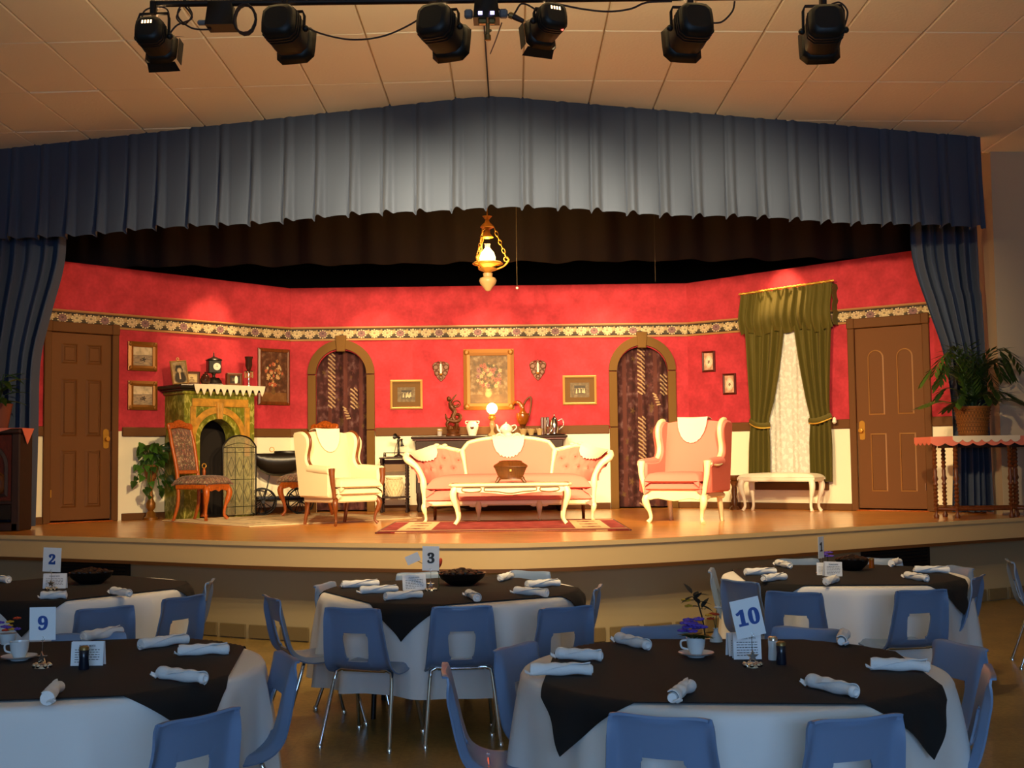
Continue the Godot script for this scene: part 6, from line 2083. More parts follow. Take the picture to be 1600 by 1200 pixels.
func make_chair(label: String) -> Node3D:
	for p in curve([Vector3(0.235, 0.415, 0), Vector3(0.215, 0.44, 0), Vector3(0.12, 0.45, 0), Vector3(-0.02, 0.435, 0), Vector3(-0.12, 0.44, 0), Vector3(-0.185, 0.475, 0), Vector3(-0.215, 0.55, 0), Vector3(-0.24, 0.66, 0), Vector3(-0.265, 0.76, 0), Vector3(-0.285, 0.795, 0), Vector3(-0.305, 0.80, 0)], 40):
		CH.append(Vector2(p.x, p.y))
	var t := thing("stacking_chair", label, "chair", Vector3.ZERO, 0.0, "blue plastic chairs at the round tables")
	var us := [0.0, 0.03, 0.07, 0.12, 0.18, 0.24, 0.285, 0.31, 0.33, 0.38, 0.44, 0.5, 0.56, 0.62, 0.67, 0.69, 0.715, 0.76, 0.82, 0.88, 0.93, 0.97, 1.0]
	# the hand hole: rows whose height lies between, columns 0.31..0.69
	var r0 := 0
	var r1 := 0
	for k in 41:
		if CH[k].y < 0.485 or CH[k].x > -0.1: r0 = k
		if CH[k].y < 0.655: r1 = k
	r0 += 1
	var keep := func(i: int, j: int) -> bool:
		return not (i >= 6 and i < 16 and j >= r0 and j < r1)
	var hole := func(u: float, v: float) -> Vector3:
		var j := int(round(v * 40))
		var uu := u
		var vv := v
		if j >= r0 and j <= r1:
			# the hole narrows downwards and its corners are rounded
			var k := float(j - r0) / (r1 - r0)
			var squeeze := lerpf(0.78, 1.0, k)
			if absf(u - 0.5) < 0.23: uu = 0.5 + (u - 0.5) * squeeze
			if (j == r0 or j == r1) and absf(absf(u - 0.5) - 0.215) < 0.001: uu = 0.5 + (uu - 0.5) * 0.86
			if (j == r0 + 1 or j == r1 - 1) and absf(absf(u - 0.5) - 0.215) < 0.001: uu = 0.5 + (uu - 0.5) * 0.96
		var q := chair_shell(uu, vv)
		if j == r0 or j == r1:
			var du := absf(absf(u - 0.5) - 0.215)
			if du < 0.001: q.y += 0.012 if j == r0 else -0.012
		return q
	obj("seat_shell", Shape.new().sheet(hole, 22, 40, 0.009, keep, us), M["blue plastic"], t)
	var steel: Material = M["chrome"]
	for x in [-1.0, 1.0]:
		obj("leg", Shape.new().tube(curve([Vector3(x * 0.10, 0.415, 0.12), Vector3(x * 0.16, 0.41, 0.125), Vector3(x * 0.175, 0.37, 0.14), Vector3(x * 0.205, 0.012, 0.235)], 12), 0.0115, 8), steel, t)
		obj("leg", Shape.new().tube(curve([Vector3(x * 0.10, 0.42, -0.13), Vector3(x * 0.16, 0.415, -0.135), Vector3(x * 0.175, 0.37, -0.15), Vector3(x * 0.21, 0.012, -0.27)], 12), 0.0115, 8), steel, t)
		for z in [0.235, -0.27]:
			obj("glide", Shape.new().lathe([Vector2(0, 0), Vector2(0.016, 0), Vector2(0.015, 0.02), Vector2(0.012, 0.026), Vector2(0, 0.026)], 10, Vector3(x * (0.205 if z > 0 else 0.21), 0.0, z)), M["chrome"], t)
	for z in [0.12, -0.13]:
		obj("crossbar", Shape.new().tube([Vector3(-0.13, 0.415, z), Vector3(0.13, 0.415, z)], 0.011, 8), steel, t)
	return t


# top: the middle of the chair back's upper edge; face: what it faces
func chair(top: Vector3, face: Vector3, label: String, twist := 0.0) -> void:
	var f := face - top
	f.y = 0
	f = f.normalized().rotated(Vector3.UP, twist)
	var where := top + f * 0.29
	where.y = 0
	var turn := atan2(f.x, f.z)
	if chair_proto == null:
		chair_proto = make_chair(label)
		chair_proto.position = where
		chair_proto.rotation.y = turn
	else:
		copy(chair_proto, label, where, turn)


func table(c: Vector3, corner: float, name_: String) -> void:
	var where := Vector3(c.x, 0, c.z)
	var t := thing("round_table", "round folding table under the cloths of " + name_, "table", where)
	obj("tabletop", Shape.new().lathe([Vector2(0, TABLE - 0.035), Vector2(RT - 0.01, TABLE - 0.035), Vector2(RT, TABLE - 0.03), Vector2(RT, TABLE - 0.012), Vector2(RT - 0.005, TABLE - 0.006), Vector2(0, TABLE - 0.006)], 48), M["tabletop laminate"], t)
	for x in [-0.45, 0.45]:
		for z in [-0.3, 0.3]:
			obj("leg", Shape.new().tube([Vector3(x, TABLE - 0.03, z * 0.8), Vector3(x * 1.05, 0.0, z)], 0.016, 8), M["black iron"], t)
		obj("leg_brace", Shape.new().tube([Vector3(x * 1.03, 0.15, -0.28), Vector3(x * 1.03, 0.15, 0.28)], 0.012, 6), M["black iron"], t)
	rng.seed = int(absf(c.x * 1000))
	var ph := rng.randf() * 6.0
	var rows := [0.0, 0.3, 0.6, RT - 0.06, RT - 0.02, RT + 0.002, RT + 0.012]
	var cloth := Shape.new().sheet(func(u: float, v: float) -> Vector3:
		var a := u * TAU
		var k := int(round(v * 22))
		var r: float
		var y := TABLE
		if k < 7:
			r = rows[k]
			y = TABLE + (0.0 if k < 5 else (-0.006 if k == 5 else -0.022))
		else:
			var d := (k - 6) / 16.0
			y = TABLE - 0.022 - 0.50 * d
			var fold := 0.5 + 0.5 * sin(a * 13.0 + ph + 1.5 * sin(a * 3.0 + ph))
			r = RT + 0.014 + pow(d, 0.7) * (0.008 + 0.08 * fold * fold * fold)
			y += 0.01 * sin(a * 4.0) * d
		return Vector3(cos(a) * r, y, sin(a) * r), 168, 22)
	solo("tablecloth", cloth, M["white tablecloth"], "long white draped cloth on round " + name_, "tablecloth", where)
	var h := 0.725
	var over := Shape.new().sheet(func(u: float, v: float) -> Vector3:
		var p := Vector2((u - 0.5) * 2.0 * h, (v - 0.5) * 2.0 * h).rotated(corner - PI / 4)
		var d := p.length()
		var y := TABLE + 0.006
		var r := d
		if d > RT - 0.02:
			var e := d - (RT - 0.02)
			y -= maxf(0.0, e - 0.012)
			r = minf(d, RT + 0.022 + 0.03 * e + maxf(0.0, e - 0.03) * 0.25)
			var a := p.angle()
			r += 0.02 * e / 0.25 * sin(a * 26.0)
		if d > 0.0: p = p / d * r
		return Vector3(p.x, y, p.y), 60, 60, 0.004)
	solo("table_overlay", over, M["dark overlay"], "dark square overlay with hanging corners on " + name_, "tablecloth", where)


var napkins: Array = []


func napkin_mesh(sd: int) -> ArrayMesh:
	rng.seed = sd
	var n := 14
	var path := []
	var rr := []
	for i in n + 1:
		var t := i / float(n)
		path.append(Vector3((t - 0.5) * 0.2, 0.021 + 0.002 * sin(t * 9 + sd), 0.004 * sin(t * 5.0 + sd)))
		rr.append(0.0205 + 0.003 * sin(t * 11.0 + sd) - (0.006 if i == 0 and sd % 2 else 0.0) - 0.002 * float(i == n))
	var s := Shape.new().tube(path, rr, 14)
	# the last turn of cloth, winding round the roll
	s.sheet(func(u: float, v: float) -> Vector3:
		var a := lerpf(0.6, 3.4, v) + (u - 0.5) * 2.2
		var r := 0.0245 + 0.002 * sin(u * 20.0)
		return Vector3((u - 0.5) * 0.19, 0.022 + r * sin(a), r * cos(a)), 20, 8, 0.003)
	# spiral end and a loose corner
	s.at(Vector3(0.1, 0.021, 0), 0, 0, -PI / 2).lathe([Vector2(0.006, 0), Vector2(0.012, 0.004), Vector2(0.0185, -0.002), Vector2(0.02, -0.01)], 14)
	s.at(Vector3(-0.1, 0.012, 0.012), 0.4 * sd)
	s.sheet(func(u: float, v: float) -> Vector3: return Vector3(-u * 0.022, 0.006 * sin(v * 6.0) + 0.01 * u, (v - 0.5) * 0.03 * (1.0 - u * 0.7)), 4, 6, 0.003)
	return s.done()


func napkin(a: Vector3, b: Vector3, label: String) -> void:
	if napkins.is_empty():
		for k in 3: napkins.append(napkin_mesh(k + 1))
	var m := (a + b) / 2
	var d := b - a
	d.y = 0
	var len := clampf(d.length(), 0.15, 0.25)
	var o := solo("napkin_roll", napkins[used.get("napkin_roll", 0) % 3], M["napkin"], label, "napkin", Vector3(m.x, TABLE + 0.0105, m.z), atan2(-d.z, d.x), "rolled napkins on the tables")
	o.scale = Vector3(len / 0.2, 1.05, 1.05)


func letters(text: String, size: float, m: Material, bold := true) -> MeshInstance3D:
	var f := SystemFont.new()
	f.font_names = PackedStringArray(["Droid Serif"])
	f.font_weight = 700 if bold else 400
	var tm := TextMesh.new()
	tm.text = text
	var fat := FontVariation.new()
	fat.base_font = f
	fat.variation_embolden = 0.9 if bold else 0.0
	tm.font = fat
	tm.font_size = 64
	tm.pixel_size = size / 46.0
	tm.depth = 0.0012
	var o := MeshInstance3D.new()
	o.mesh = tm
	o.material_override = m
	return o


func number_card(text: String, at: Vector3, w: float, h: float, turn: float, tilt: float, label: String, ink: String, high: float, holder: String) -> void:
	# a wire holder with a star, its card clipped on top
	var hd := thing("star_card_holder", holder, "card holder", at)
	var cl := Shape.new()
	for k in 7:
		cl.ball(Vector3(cos(k * 0.9) * 0.032, 0.009, sin(k * 0.9) * 0.026), Vector3.ONE * 0.0105, 8, 6)
	cl.lathe([Vector2(0, 0), Vector2(0.034, 0), Vector2(0.03, 0.01), Vector2(0.012, 0.018), Vector2(0, 0.02)], 14)
	obj("base", cl, M["silver"], hd)
	var st := PackedVector2Array()
	for k in 10:
		var a := PI / 2 + TAU * k / 10
		st.append(Vector2(cos(a), sin(a)) * (0.027 if k % 2 == 0 else 0.0115))
	obj("star", Shape.new().at(Vector3(0, 0.042, 0.006)).slab(st, 0.008, 0.003), M["silver"], hd)
	obj("wire", Shape.new().tube([Vector3(0, 0.01, 0), Vector3(0, high, 0)], 0.0014, 5), M["silver"], hd)
	obj("clip", Shape.new().at(Vector3(0, high, 0.0), 0, PI / 2).tube(ring_path(0.008, 12), 0.0013, 5, 1.0, true), M["silver"], hd)
	var c := thing("number_card", label, "number card", at + Vector3(0, high - 0.006, 0.0), turn)
	c.rotation.z = tilt
	obj("card", Shape.new().at(Vector3(0, h / 2, 0)).slab(rect(-w / 2, -h / 2, w / 2, h / 2), 0.002), M["card"], c)
	var n := letters(text, h * 0.4, M[ink])
	n.name = "number"
	c.add_child(n)
	n.position = Vector3(0, h * 0.5, 0.0012)


func note(at: Vector3, w: float, h: float, turn: float, label: String, heading := true, tilt := 0.0) -> void:
	var c := thing("note_card", label, "note card", at, turn)
	c.rotation.z = tilt
	var s := Shape.new().at(Vector3(0, h / 2, 0), 0, -0.12).slab(rect(-w / 2, -h / 2, w / 2, h / 2), 0.002)
	s.at(Vector3(0, h / 2, -0.024), 0, 0.12).slab(rect(-w / 2, -h / 2, w / 2, h / 2), 0.002)
	obj("card", s, M["card"], c)
	if heading:
		var n := letters("PLEASE NOTE", h * 0.075, M["black print"], false)
		n.name = "heading"
		c.add_child(n)
		n.position = Vector3(0, h * 0.82, 0.0022 - 0.32 * h * 0.12)
		n.rotation.x = -0.12
	rng.seed = int(w * 99999)
	var l := Shape.new()
	for k in 6:
		var y := h * (0.66 - k * 0.1)
		var x := -w * 0.38
		var stop := w * (0.38 if k < 5 else 0.05)
		while x < stop:
			var q := minf(rng.randf_range(0.05, 0.13) * w, stop - x)
			l.at(Vector3(x + q / 2, y, 0.0012 - (y - h / 2) * 0.12), 0, -0.12).box(Vector3(q, h * 0.028, 0.0006))
			x += q + w * 0.025
	obj("printed_lines", l, M["black print"], c)


func shaker(at: Vector3, m: String, label: String, h := 0.085) -> void:
	var t := thing("shaker", label, "shaker", at)
	obj("body", Shape.new().lathe([Vector2(0, 0), Vector2(0.02, 0), Vector2(0.021, 0.008), Vector2(0.0185, h * 0.5), Vector2(0.02, h * 0.82), Vector2(0.018, h * 0.84), Vector2(0, h * 0.84)], 16), M[m], t)
	obj("cap", Shape.new().lathe([Vector2(0.0195, h * 0.83), Vector2(0.0195, h * 0.95), Vector2(0.014, h), Vector2(0, h * 1.01)], 16), M["silver" if m == "white ceramic" else "clamp metal"], t)


func blossom(parent: Node3D, at: Vector3, r: float, m: String, sd: int) -> void:
	var s := Shape.new()
	for k in 5:
		var a := TAU * k / 5 + sd
		s.ball(at + Vector3(cos(a) * r * 0.7, 0.2 * r, sin(a) * r * 0.7), Vector3(r * 0.55, r * 0.3, r * 0.55), 8, 5)
	s.ball(at + Vector3(0, r * 0.3, 0), Vector3.ONE * r * 0.4, 8, 5)
	obj("blossom", s, M[m], parent)


func cup(at: Vector3, label: String, label2: String, planted: bool) -> void:
	var sc := thing("saucer", label2, "saucer", at)
	obj("dish", Shape.new().lathe([Vector2(0, 0), Vector2(0.035, 0), Vector2(0.038, 0.004), Vector2(0.075, 0.016), Vector2(0.074, 0.02), Vector2(0.036, 0.009), Vector2(0, 0.008)], 26), M["white ceramic"], sc)
	obj("rim_line", Shape.new().tube(lift(ring_path(0.0745, 28), 0.018), 0.0016, 5, 1.0, true), M["antique line"], sc)
	var t := thing("tea_cup", label, "cup", at + Vector3(0, 0.0095, 0))
	obj("bowl", Shape.new().lathe([Vector2(0, 0), Vector2(0.024, 0), Vector2(0.026, 0.006), Vector2(0.036, 0.03), Vector2(0.041, 0.07), Vector2(0.0385, 0.07), Vector2(0.033, 0.03), Vector2(0, 0.012)], 24), M["white ceramic"], t)
	obj("handle", Shape.new().tube(curve([Vector3(-0.038, 0.06, 0), Vector3(-0.062, 0.055, 0), Vector3(-0.06, 0.03, 0), Vector3(-0.034, 0.022, 0)], 12), 0.0045, 6), M["white ceramic"], t)
	if planted:
		var p := thing("violet_posy", "purple violets with dark leaves growing in the teacup on table 10", "flowers", at + Vector3(0, 0.06, 0))
		p.scale = Vector3.ONE * 1.45
		obj("soil", Shape.new().lathe([Vector2(0.0, 0.006), Vector2(0.024, 0.004), Vector2(0.024, 0.0)], 14), M["potting soil"], p)
		rng.seed = 4
		var lm := leaf_mesh(0.05, 0.04, 0.3, true)
		for k in 10:
			var o := obj("leaf", lm, M["leaf dark"], p)
			o.position = Vector3(cos(k * 0.7) * 0.015, 0.012, sin(k * 0.7) * 0.015)
			o.rotation = Vector3(-0.35, k * 0.7, 0)
		for k in 13:
			var a := k * 2.4
			blossom(p, Vector3(cos(a) * 0.0095 * sqrt(k) - 0.006, 0.042 + 0.013 * sin(k * 3.0) + 0.006 * (k % 3), sin(a) * 0.0095 * sqrt(k)), 0.0135, "purple petal", k)


func bowl(at: Vector3, r: float, label: String) -> void:
	var t := thing("centre_bowl", label, "bowl", at)
	obj("bowl", Shape.new().lathe([Vector2(0, 0), Vector2(r * 0.5, 0), Vector2(r * 0.9, 0.045), Vector2(r, 0.08), Vector2(r * 0.95, 0.08), Vector2(r * 0.8, 0.045), Vector2(0, 0.02)], 28), M["dark bowl"], t)
	var s := Shape.new()
	rng.seed = int(r * 1000)
	for k in 26:
		var a := k * 2.4
		var q := r * 0.82 * sqrt(k / 26.0)
		s.ball(Vector3(cos(a) * q, 0.07 + 0.03 * (1.0 - q / r), sin(a) * q), Vector3(0.03, 0.016, 0.03), 8, 5)
	var o := obj("dark_filling", s, M["dark bowl"], t)
	o.set_meta("kind", "stuff")


func hall_tables() -> void:
	var t10 := Vector3(0.86, 0, -4.92)
	var t9 := Vector3(-1.90, 0, -5.13)
	var t3 := Vector3(-0.41, 0, -7.93)
	var t1 := Vector3(2.31, 0, -8.62)
	var t2 := Vector3(-3.08, 0, -8.35)
	# corner: the angle of one overlay corner seen from above, x towards the right, z towards the viewer
	table(t10, PI / 2 + 0.88, "table 10 at the front right")
	table(t9, PI / 2 - 0.92, "table 9 at the front left")
	table(t3, PI / 2 + 0.28, "table 3 in the middle")
	table(t1, PI / 2 + 0.85, "table 1 at the right near the stage")
	table(t2, PI / 2 - 0.1, "table 2 at the left near the stage")
	# chairs: back edge, table, label
	chair(Vector3(0.453, 0.800, -3.903), t10, "blue plastic chair with its back to us, left of the two at table 10's front")
	chair(Vector3(1.062, 0.800, -3.848), t10, "blue plastic chair with its back to us, right of the two at table 10's front", 0.12)
	chair(Vector3(-0.270, 0.800, -4.804), t10, "blue plastic chair seen side-on at table 10's left, nearest the viewer", -0.05)
	chair(Vector3(0.003, 0.800, -5.362), t10, "blue plastic chair at table 10's left rear beside its corner napkins", -0.1)
	chair(Vector3(0.671, 0.800, -5.922), t10, "blue plastic chair behind table 10 beyond the violet teacup")
	chair(Vector3(1.380, 0.800, -5.792), t10, "blue plastic chair behind table 10 beyond the number 10 card")
	chair(Vector3(1.905, 0.800, -5.265), t10, "blue plastic chair at table 10's right, the rear one of two")
	chair(Vector3(1.780, 0.800, -4.630), t10, "blue plastic chair at table 10's right edge, the nearer one of two")
	chair(Vector3(-0.901, 0.800, -6.797), t3, "blue plastic chair at table 3's front left with chrome legs fully visible", 0.1)
	chair(Vector3(-0.292, 0.800, -6.825), t3, "blue plastic chair straight in front of table 3 with square hole", 0.0)
	chair(Vector3(0.284, 0.800, -6.737), t3, "blue plastic chair at table 3's front right partly behind another chair", -0.05)
	chair(Vector3(-1.467, 0.800, -7.398), t3, "blue plastic chair seen edge-on at table 3's left, facing right", 0.0)
	chair(Vector3(-1.257, 0.800, -8.138), t3, "blue plastic chair at table 3's left rear against the stage wall")
	chair(Vector3(-0.686, 0.800, -8.849), t3, "blue plastic chair behind table 3, left of its number card")
	chair(Vector3(0.113, 0.800, -8.845), t3, "blue plastic chair behind table 3, right of its number card")
	chair(Vector3(0.528, 0.800, -7.765), t3, "blue plastic chair seen edge-on at table 3's right end")
	chair(Vector3(-1.025, 0.800, -3.999), t9, "blue plastic chair turned aslant at table 9's front right", 0.28)
	chair(Vector3(-0.963, 0.800, -5.171), t9, "blue plastic chair seen side-on at table 9's right, facing left", 0.4)
	chair(Vector3(-2.047, 0.800, -5.913), t9, "blue plastic chair behind table 9 with only its top edge showing")
	chair(Vector3(-2.323, 0.800, -6.969), t2, "blue plastic chair in front of table 2, left of the two in view", 0.2)
	chair(Vector3(-2.017, 0.800, -7.493), t2, "blue plastic chair at table 2's front right with see-through hole", 0.12)
	chair(Vector3(-2.101, 0.800, -8.457), t2, "blue plastic chair seen edge-on at table 2's right rear")
	chair(Vector3(1.422, 0.800, -8.825), t1, "blue plastic chair at table 1's left, farther from the viewer")
	chair(Vector3(1.472, 0.800, -8.021), t1, "blue plastic chair at table 1's left, nearer the viewer")
	chair(Vector3(1.669, 0.800, -7.335), t1, "blue plastic chair in front of table 1, left of the two facing it")
	chair(Vector3(2.442, 0.800, -7.356), t1, "blue plastic chair in front of table 1, right of the two facing it", 0.1)
	chair(Vector3(3.075, 0.800, -8.128), t1, "blue plastic chair seen edge-on at table 1's right")
	chair(Vector3(2.864, 0.800, -9.584), t1, "blue plastic chair behind table 1, in front of the dark grille")
	chair(Vector3(2.225, 0.800, -9.617), t1, "blue plastic chair behind table 1 beside its number card")
	chair(Vector3(3.199, 0.800, -8.792), t1, "blue plastic chair at table 1's right rear with warm light on top")
	chair(Vector3(3.753, 0.800, -9.271), Vector3(6.5, 0, -8.6), "blue plastic chair at the far right by itself, cut by the picture edge")
	# napkins
	for n in [
		[Vector3(0.464, 0.770, -5.564), Vector3(0.575, 0.770, -5.333), "rolled napkin behind the violet teacup on table 10"],
		[Vector3(0.174, 0.770, -5.141), Vector3(0.355, 0.770, -5.063), "rolled napkin at table 10's left, the farther of the pair"],
		[Vector3(0.056, 0.770, -4.756), Vector3(0.295, 0.770, -4.753), "rolled napkin at table 10's left edge, the nearer of the pair"],
		[Vector3(0.519, 0.770, -4.151), Vector3(0.631, 0.770, -4.430), "rolled napkin with loose end at table 10's front edge"],
		[Vector3(1.065, 0.770, -4.464), Vector3(1.168, 0.770, -4.243), "rolled napkin at table 10's front right pointing to the dark corner"],
		[Vector3(1.382, 0.770, -4.792), Vector3(1.591, 0.770, -4.735), "rolled napkin at the right edge of table 10"],
		[Vector3(1.395, 0.770, -5.288), Vector3(1.534, 0.770, -5.696), "rolled napkin seen end-on at table 10's right rear"],
		[Vector3(-2.039, 0.770, -5.785), Vector3(-1.923, 0.770, -6.006), "rolled napkin behind the note card on table 9"],
		[Vector3(-1.688, 0.770, -5.526), Vector3(-1.520, 0.770, -5.703), "rolled napkin at table 9's right rear, the farther of the pair"],
		[Vector3(-1.464, 0.770, -5.330), Vector3(-1.255, 0.770, -5.384), "rolled napkin at table 9's right rim, the nearer of the pair"],
		[Vector3(-1.395, 0.770, -4.798), Vector3(-1.165, 0.770, -4.647), "rolled napkin on table 9 nearest the slanted front chair"],
		[Vector3(-1.624, 0.770, -4.235), Vector3(-1.693, 0.770, -4.591), "rolled napkin pointing at the viewer on table 9's front edge"],
		[Vector3(-3.799, 0.770, -8.832), Vector3(-3.566, 0.770, -8.667), "rolled napkin on table 2 cut by the left picture edge"],
		[Vector3(-2.615, 0.770, -7.904), Vector3(-2.371, 0.770, -7.624), "rolled napkin at the right of table 2"],
		[Vector3(-2.940, 0.770, -7.614), Vector3(-2.788, 0.770, -7.633), "rolled napkin just below the note card on table 2"],
		[Vector3(-1.138, 0.770, -8.049), Vector3(-0.900, 0.770, -8.143), "rolled napkin at table 3's left, farthest of three"],
		[Vector3(-0.971, 0.770, -7.688), Vector3(-0.742, 0.770, -7.774), "rolled napkin at table 3's left, middle one of three"],
		[Vector3(-0.779, 0.770, -7.321), Vector3(-0.561, 0.770, -7.467), "rolled napkin at table 3's left, nearest of three, before the note card"],
		[Vector3(-0.303, 0.770, -7.544), Vector3(-0.197, 0.770, -7.132), "short looking rolled napkin at the front centre of table 3"],
		[Vector3(-0.149, 0.770, -8.221), Vector3(0.029, 0.770, -8.690), "rolled napkin at table 3's right rear pointing to the back chair"],
		[Vector3(0.067, 0.770, -7.912), Vector3(0.303, 0.770, -8.044), "rolled napkin at table 3's right, the farther of the crossed pair"],
		[Vector3(-0.004, 0.770, -7.583), Vector3(0.205, 0.770, -7.420), "rolled napkin at table 3's right, the nearer of the crossed pair"],
		[Vector3(1.976, 0.770, -9.419), Vector3(2.053, 0.770, -8.922), "rolled napkin at table 1's left rear by its number card"],
		[Vector3(1.616, 0.770, -8.585), Vector3(1.845, 0.770, -8.651), "rolled napkin at table 1's left edge, the farther of two parallel ones"],
		[Vector3(1.591, 0.770, -8.058), Vector3(1.875, 0.770, -8.324), "rolled napkin at table 1's left front, the nearer of two parallel ones"],
		[Vector3(1.933, 0.770, -7.777), Vector3(2.181, 0.770, -8.156), "rolled napkin at table 1's front centre below the note cards"],
		[Vector3(2.692, 0.770, -8.940), Vector3(3.042, 0.770, -9.501), "rolled napkin at table 1's right rear beside the dark shaker"],
		[Vector3(2.812, 0.770, -8.623), Vector3(3.049, 0.770, -8.593), "rolled napkin at table 1's right edge lying straight across"],
		[Vector3(2.629, 0.770, -8.276), Vector3(2.696, 0.770, -7.968), "rolled napkin at table 1's right, just in front of the straight one"]]:
		napkin(n[0], n[1], n[2])
	var lay := TABLE + 0.0105
	var up := Vector3(0, 0.0105, 0)
	# table 10
	number_card("10", Vector3(0.943, 0.750, -4.896) + up, 0.118, 0.152, 0.05, 0.2, "white number 10 card tilted left with blue figures", "blue print", 0.125, "silver star wire holder under the tilted number card between note card and salt shaker")
	note(Vector3(0.958, 0.750, -5.078) + up, 0.115, 0.105, 0.0, "please note card behind the star holder on table 10")
	note(Vector3(0.950, 0.750, -5.175) + up, 0.115, 0.095, 0.25, "second note card peeping out behind the first on table 10", false)
	shaker(Vector3(1.059, 0.750, -5.055) + up, "white ceramic", "white salt shaker on table 10", 0.095)
	shaker(Vector3(1.069, 0.750, -4.947) + up, "dark shaker", "dark pepper shaker beside the white one on table 10", 0.09)
	cup(Vector3(0.758, 0.750, -5.157) + up, "white teacup planted with violets on table 10", "white saucer under the violet teacup on table 10", true)
	var o := thing("bud_vase", "small white bell shaped vase behind the violets on table 10", "vase", Vector3(0.910, 0.750, -5.567) + up)
	obj("body", Shape.new().lathe([Vector2(0, 0), Vector2(0.03, 0), Vector2(0.028, 0.015), Vector2(0.012, 0.04), Vector2(0.01, 0.055), Vector2(0.014, 0.06), Vector2(0.008, 0.058), Vector2(0, 0.05)], 16), M["white ceramic"], o)
	o = thing("orange_flowers", "orange and white blossoms standing in the small bell vase", "flowers", Vector3(0.910, 0.750, -5.567) + up + Vector3(0, 0.05, 0))
	obj("stems", Shape.new().tube([Vector3(0, 0, 0), Vector3(-0.01, 0.06, 0)], 0.002, 5).tube([Vector3(0, 0, 0), Vector3(0.005, 0.09, 0)], 0.002, 5), M["leaf dark"], o)
	for k in [[-0.022, 0.05, 0.0, "orange petal"], [0.0, 0.07, 0.01, "orange petal"], [-0.012, 0.07, -0.01, "orange petal"], [0.012, 0.10, 0.0, "white ceramic"], [-0.03, 0.066, 0.0, "yellow petal"]]:
		blossom(o, Vector3(k[0], k[1], k[2]), 0.015, k[3], 2)
	o = thing("leaf_spray", "dark dried leaf spray with yellow bloom rising behind the violets", "spray", Vector3(0.880, 0.750, -5.686) + up)
	obj("stem", Shape.new().tube(curve([Vector3(0, 0, 0), Vector3(-0.01, 0.08, 0), Vector3(-0.03, 0.16, 0)], 8), 0.004, 6).lathe([Vector2(0, 0), Vector2(0.02, 0), Vector2(0.018, 0.012), Vector2(0, 0.014)], 10), M["dried leaf"], o)
	var lm := leaf_mesh(0.075, 0.03, 0.2)
	for k in 13:
		var l := obj("leaf", lm, M["dried leaf"], o)
		l.position = Vector3(-0.03 - 0.004 * k + 0.02, 0.13 + 0.006 * k, 0.004 * (k % 3))
		l.rotation = Vector3(-0.3 - 0.5 * sin(k * 1.7), k * 2.4, 0)
	blossom(o, Vector3(-0.085, 0.17, 0), 0.02, "yellow petal", 1)
	blossom(o, Vector3(-0.075, 0.145, 0.01), 0.016, "yellow petal", 3)
	# table 9
	number_card("9", Vector3(-1.954, 0.750, -5.082) + up, 0.105, 0.135, 0.1, 0.0, "upright white number 9 card with blue figure", "blue print", 0.118, "silver star wire holder beside the empty teacup")
	note(Vector3(-1.780, 0.750, -5.116) + up, 0.135, 0.098, 0.0, "please note card behind the dark shaker on table 9")
	shaker(Vector3(-1.761, 0.750, -5.023) + up, "dark shaker", "dark pepper shaker in front of table 9's note card", 0.095)
	cup(Vector3(-2.130, 0.750, -5.283) + up, "empty white teacup with handle on table 9", "white saucer under the empty teacup on table 9", false)
	o = thing("mixed_posy", "red, yellow and purple posy at the left edge of table 9", "flowers", Vector3(-2.372, 0.750, -5.747) + up)
	obj("pot", Shape.new().lathe([Vector2(0, 0), Vector2(0.03, 0), Vector2(0.04, 0.05), Vector2(0.036, 0.05), Vector2(0, 0.04)], 16), M["white ceramic"], o)
	for k in 12:
		var a := k * 2.4
		blossom(o, Vector3(cos(a) * 0.014 * sqrt(k) + 0.01, 0.07 + 0.035 * (1.0 if k > 8 else 0.0) + 0.008 * sin(k * 2.0), sin(a) * 0.012 * sqrt(k)), 0.016, ["purple petal", "purple petal", "orange petal", "yellow petal"][k % 4], k)
	# table 3
	number_card("3", Vector3(-0.534, 0.750, -7.824) + up, 0.108, 0.155, 0.0, -0.02, "white number 3 card with dark figure in the middle of the hall", "black print", 0.135, "silver star wire holder on the middle table beside the orange bud")
	note(Vector3(-0.640, 0.750, -7.872) + up, 0.15, 0.1, 0.15, "leaning white note card left of the number 3 holder", true, 0.05)
	o = solo("small_tag", Shape.new().slab(rect(-0.045, -0.028, 0.045, 0.028), 0.002), M["card"], "small tilted tag on a pick left of the number 3 card", "tag", Vector3(-0.534, 0.750, -7.824) + up + Vector3(-0.115, 0.205, -0.02))
	o.rotation.z = 0.4
	obj("pick", Shape.new().tube([Vector3(0, 0, -0.003), Vector3(0.13, -0.16, -0.003)], 0.002, 5), M["dried leaf"], o)
	o = thing("orange_bud", "single orange bud on a stem right of the number 3 card", "flower", Vector3(-0.486, 0.750, -7.893) + up)
	obj("stem", Shape.new().tube([Vector3(0, 0, 0), Vector3(0.0, 0.16, 0)], 0.0025, 5), M["leaf dark"], o)
	obj("bud", Shape.new().at(Vector3(0.006, 0.17, 0), 0, 0, -0.3).ball(Vector3.ZERO, Vector3(0.015, 0.034, 0.015), 10, 8), M["orange petal"], o)
	bowl(Vector3(-0.350, 0.750, -8.191) + up, 0.16, "low dark bowl of dark filling at the centre of table 3")
	# table 1
	number_card("1", Vector3(2.154, 0.750, -8.587) + up, 0.09, 0.15, 0.9, 0.0, "narrow looking number 1 card turned aside at table 1", "black print", 0.12, "silver star wire holder under the edge-on number card beside purple posy")
	note(Vector3(2.197, 0.750, -8.445) + up, 0.13, 0.1, 0.2, "white note card in front of the number 1 holder", true, -0.06)
	note(Vector3(2.160, 0.750, -8.541) + up, 0.1, 0.085, -0.2, "second note card half behind the first on table 1", false)
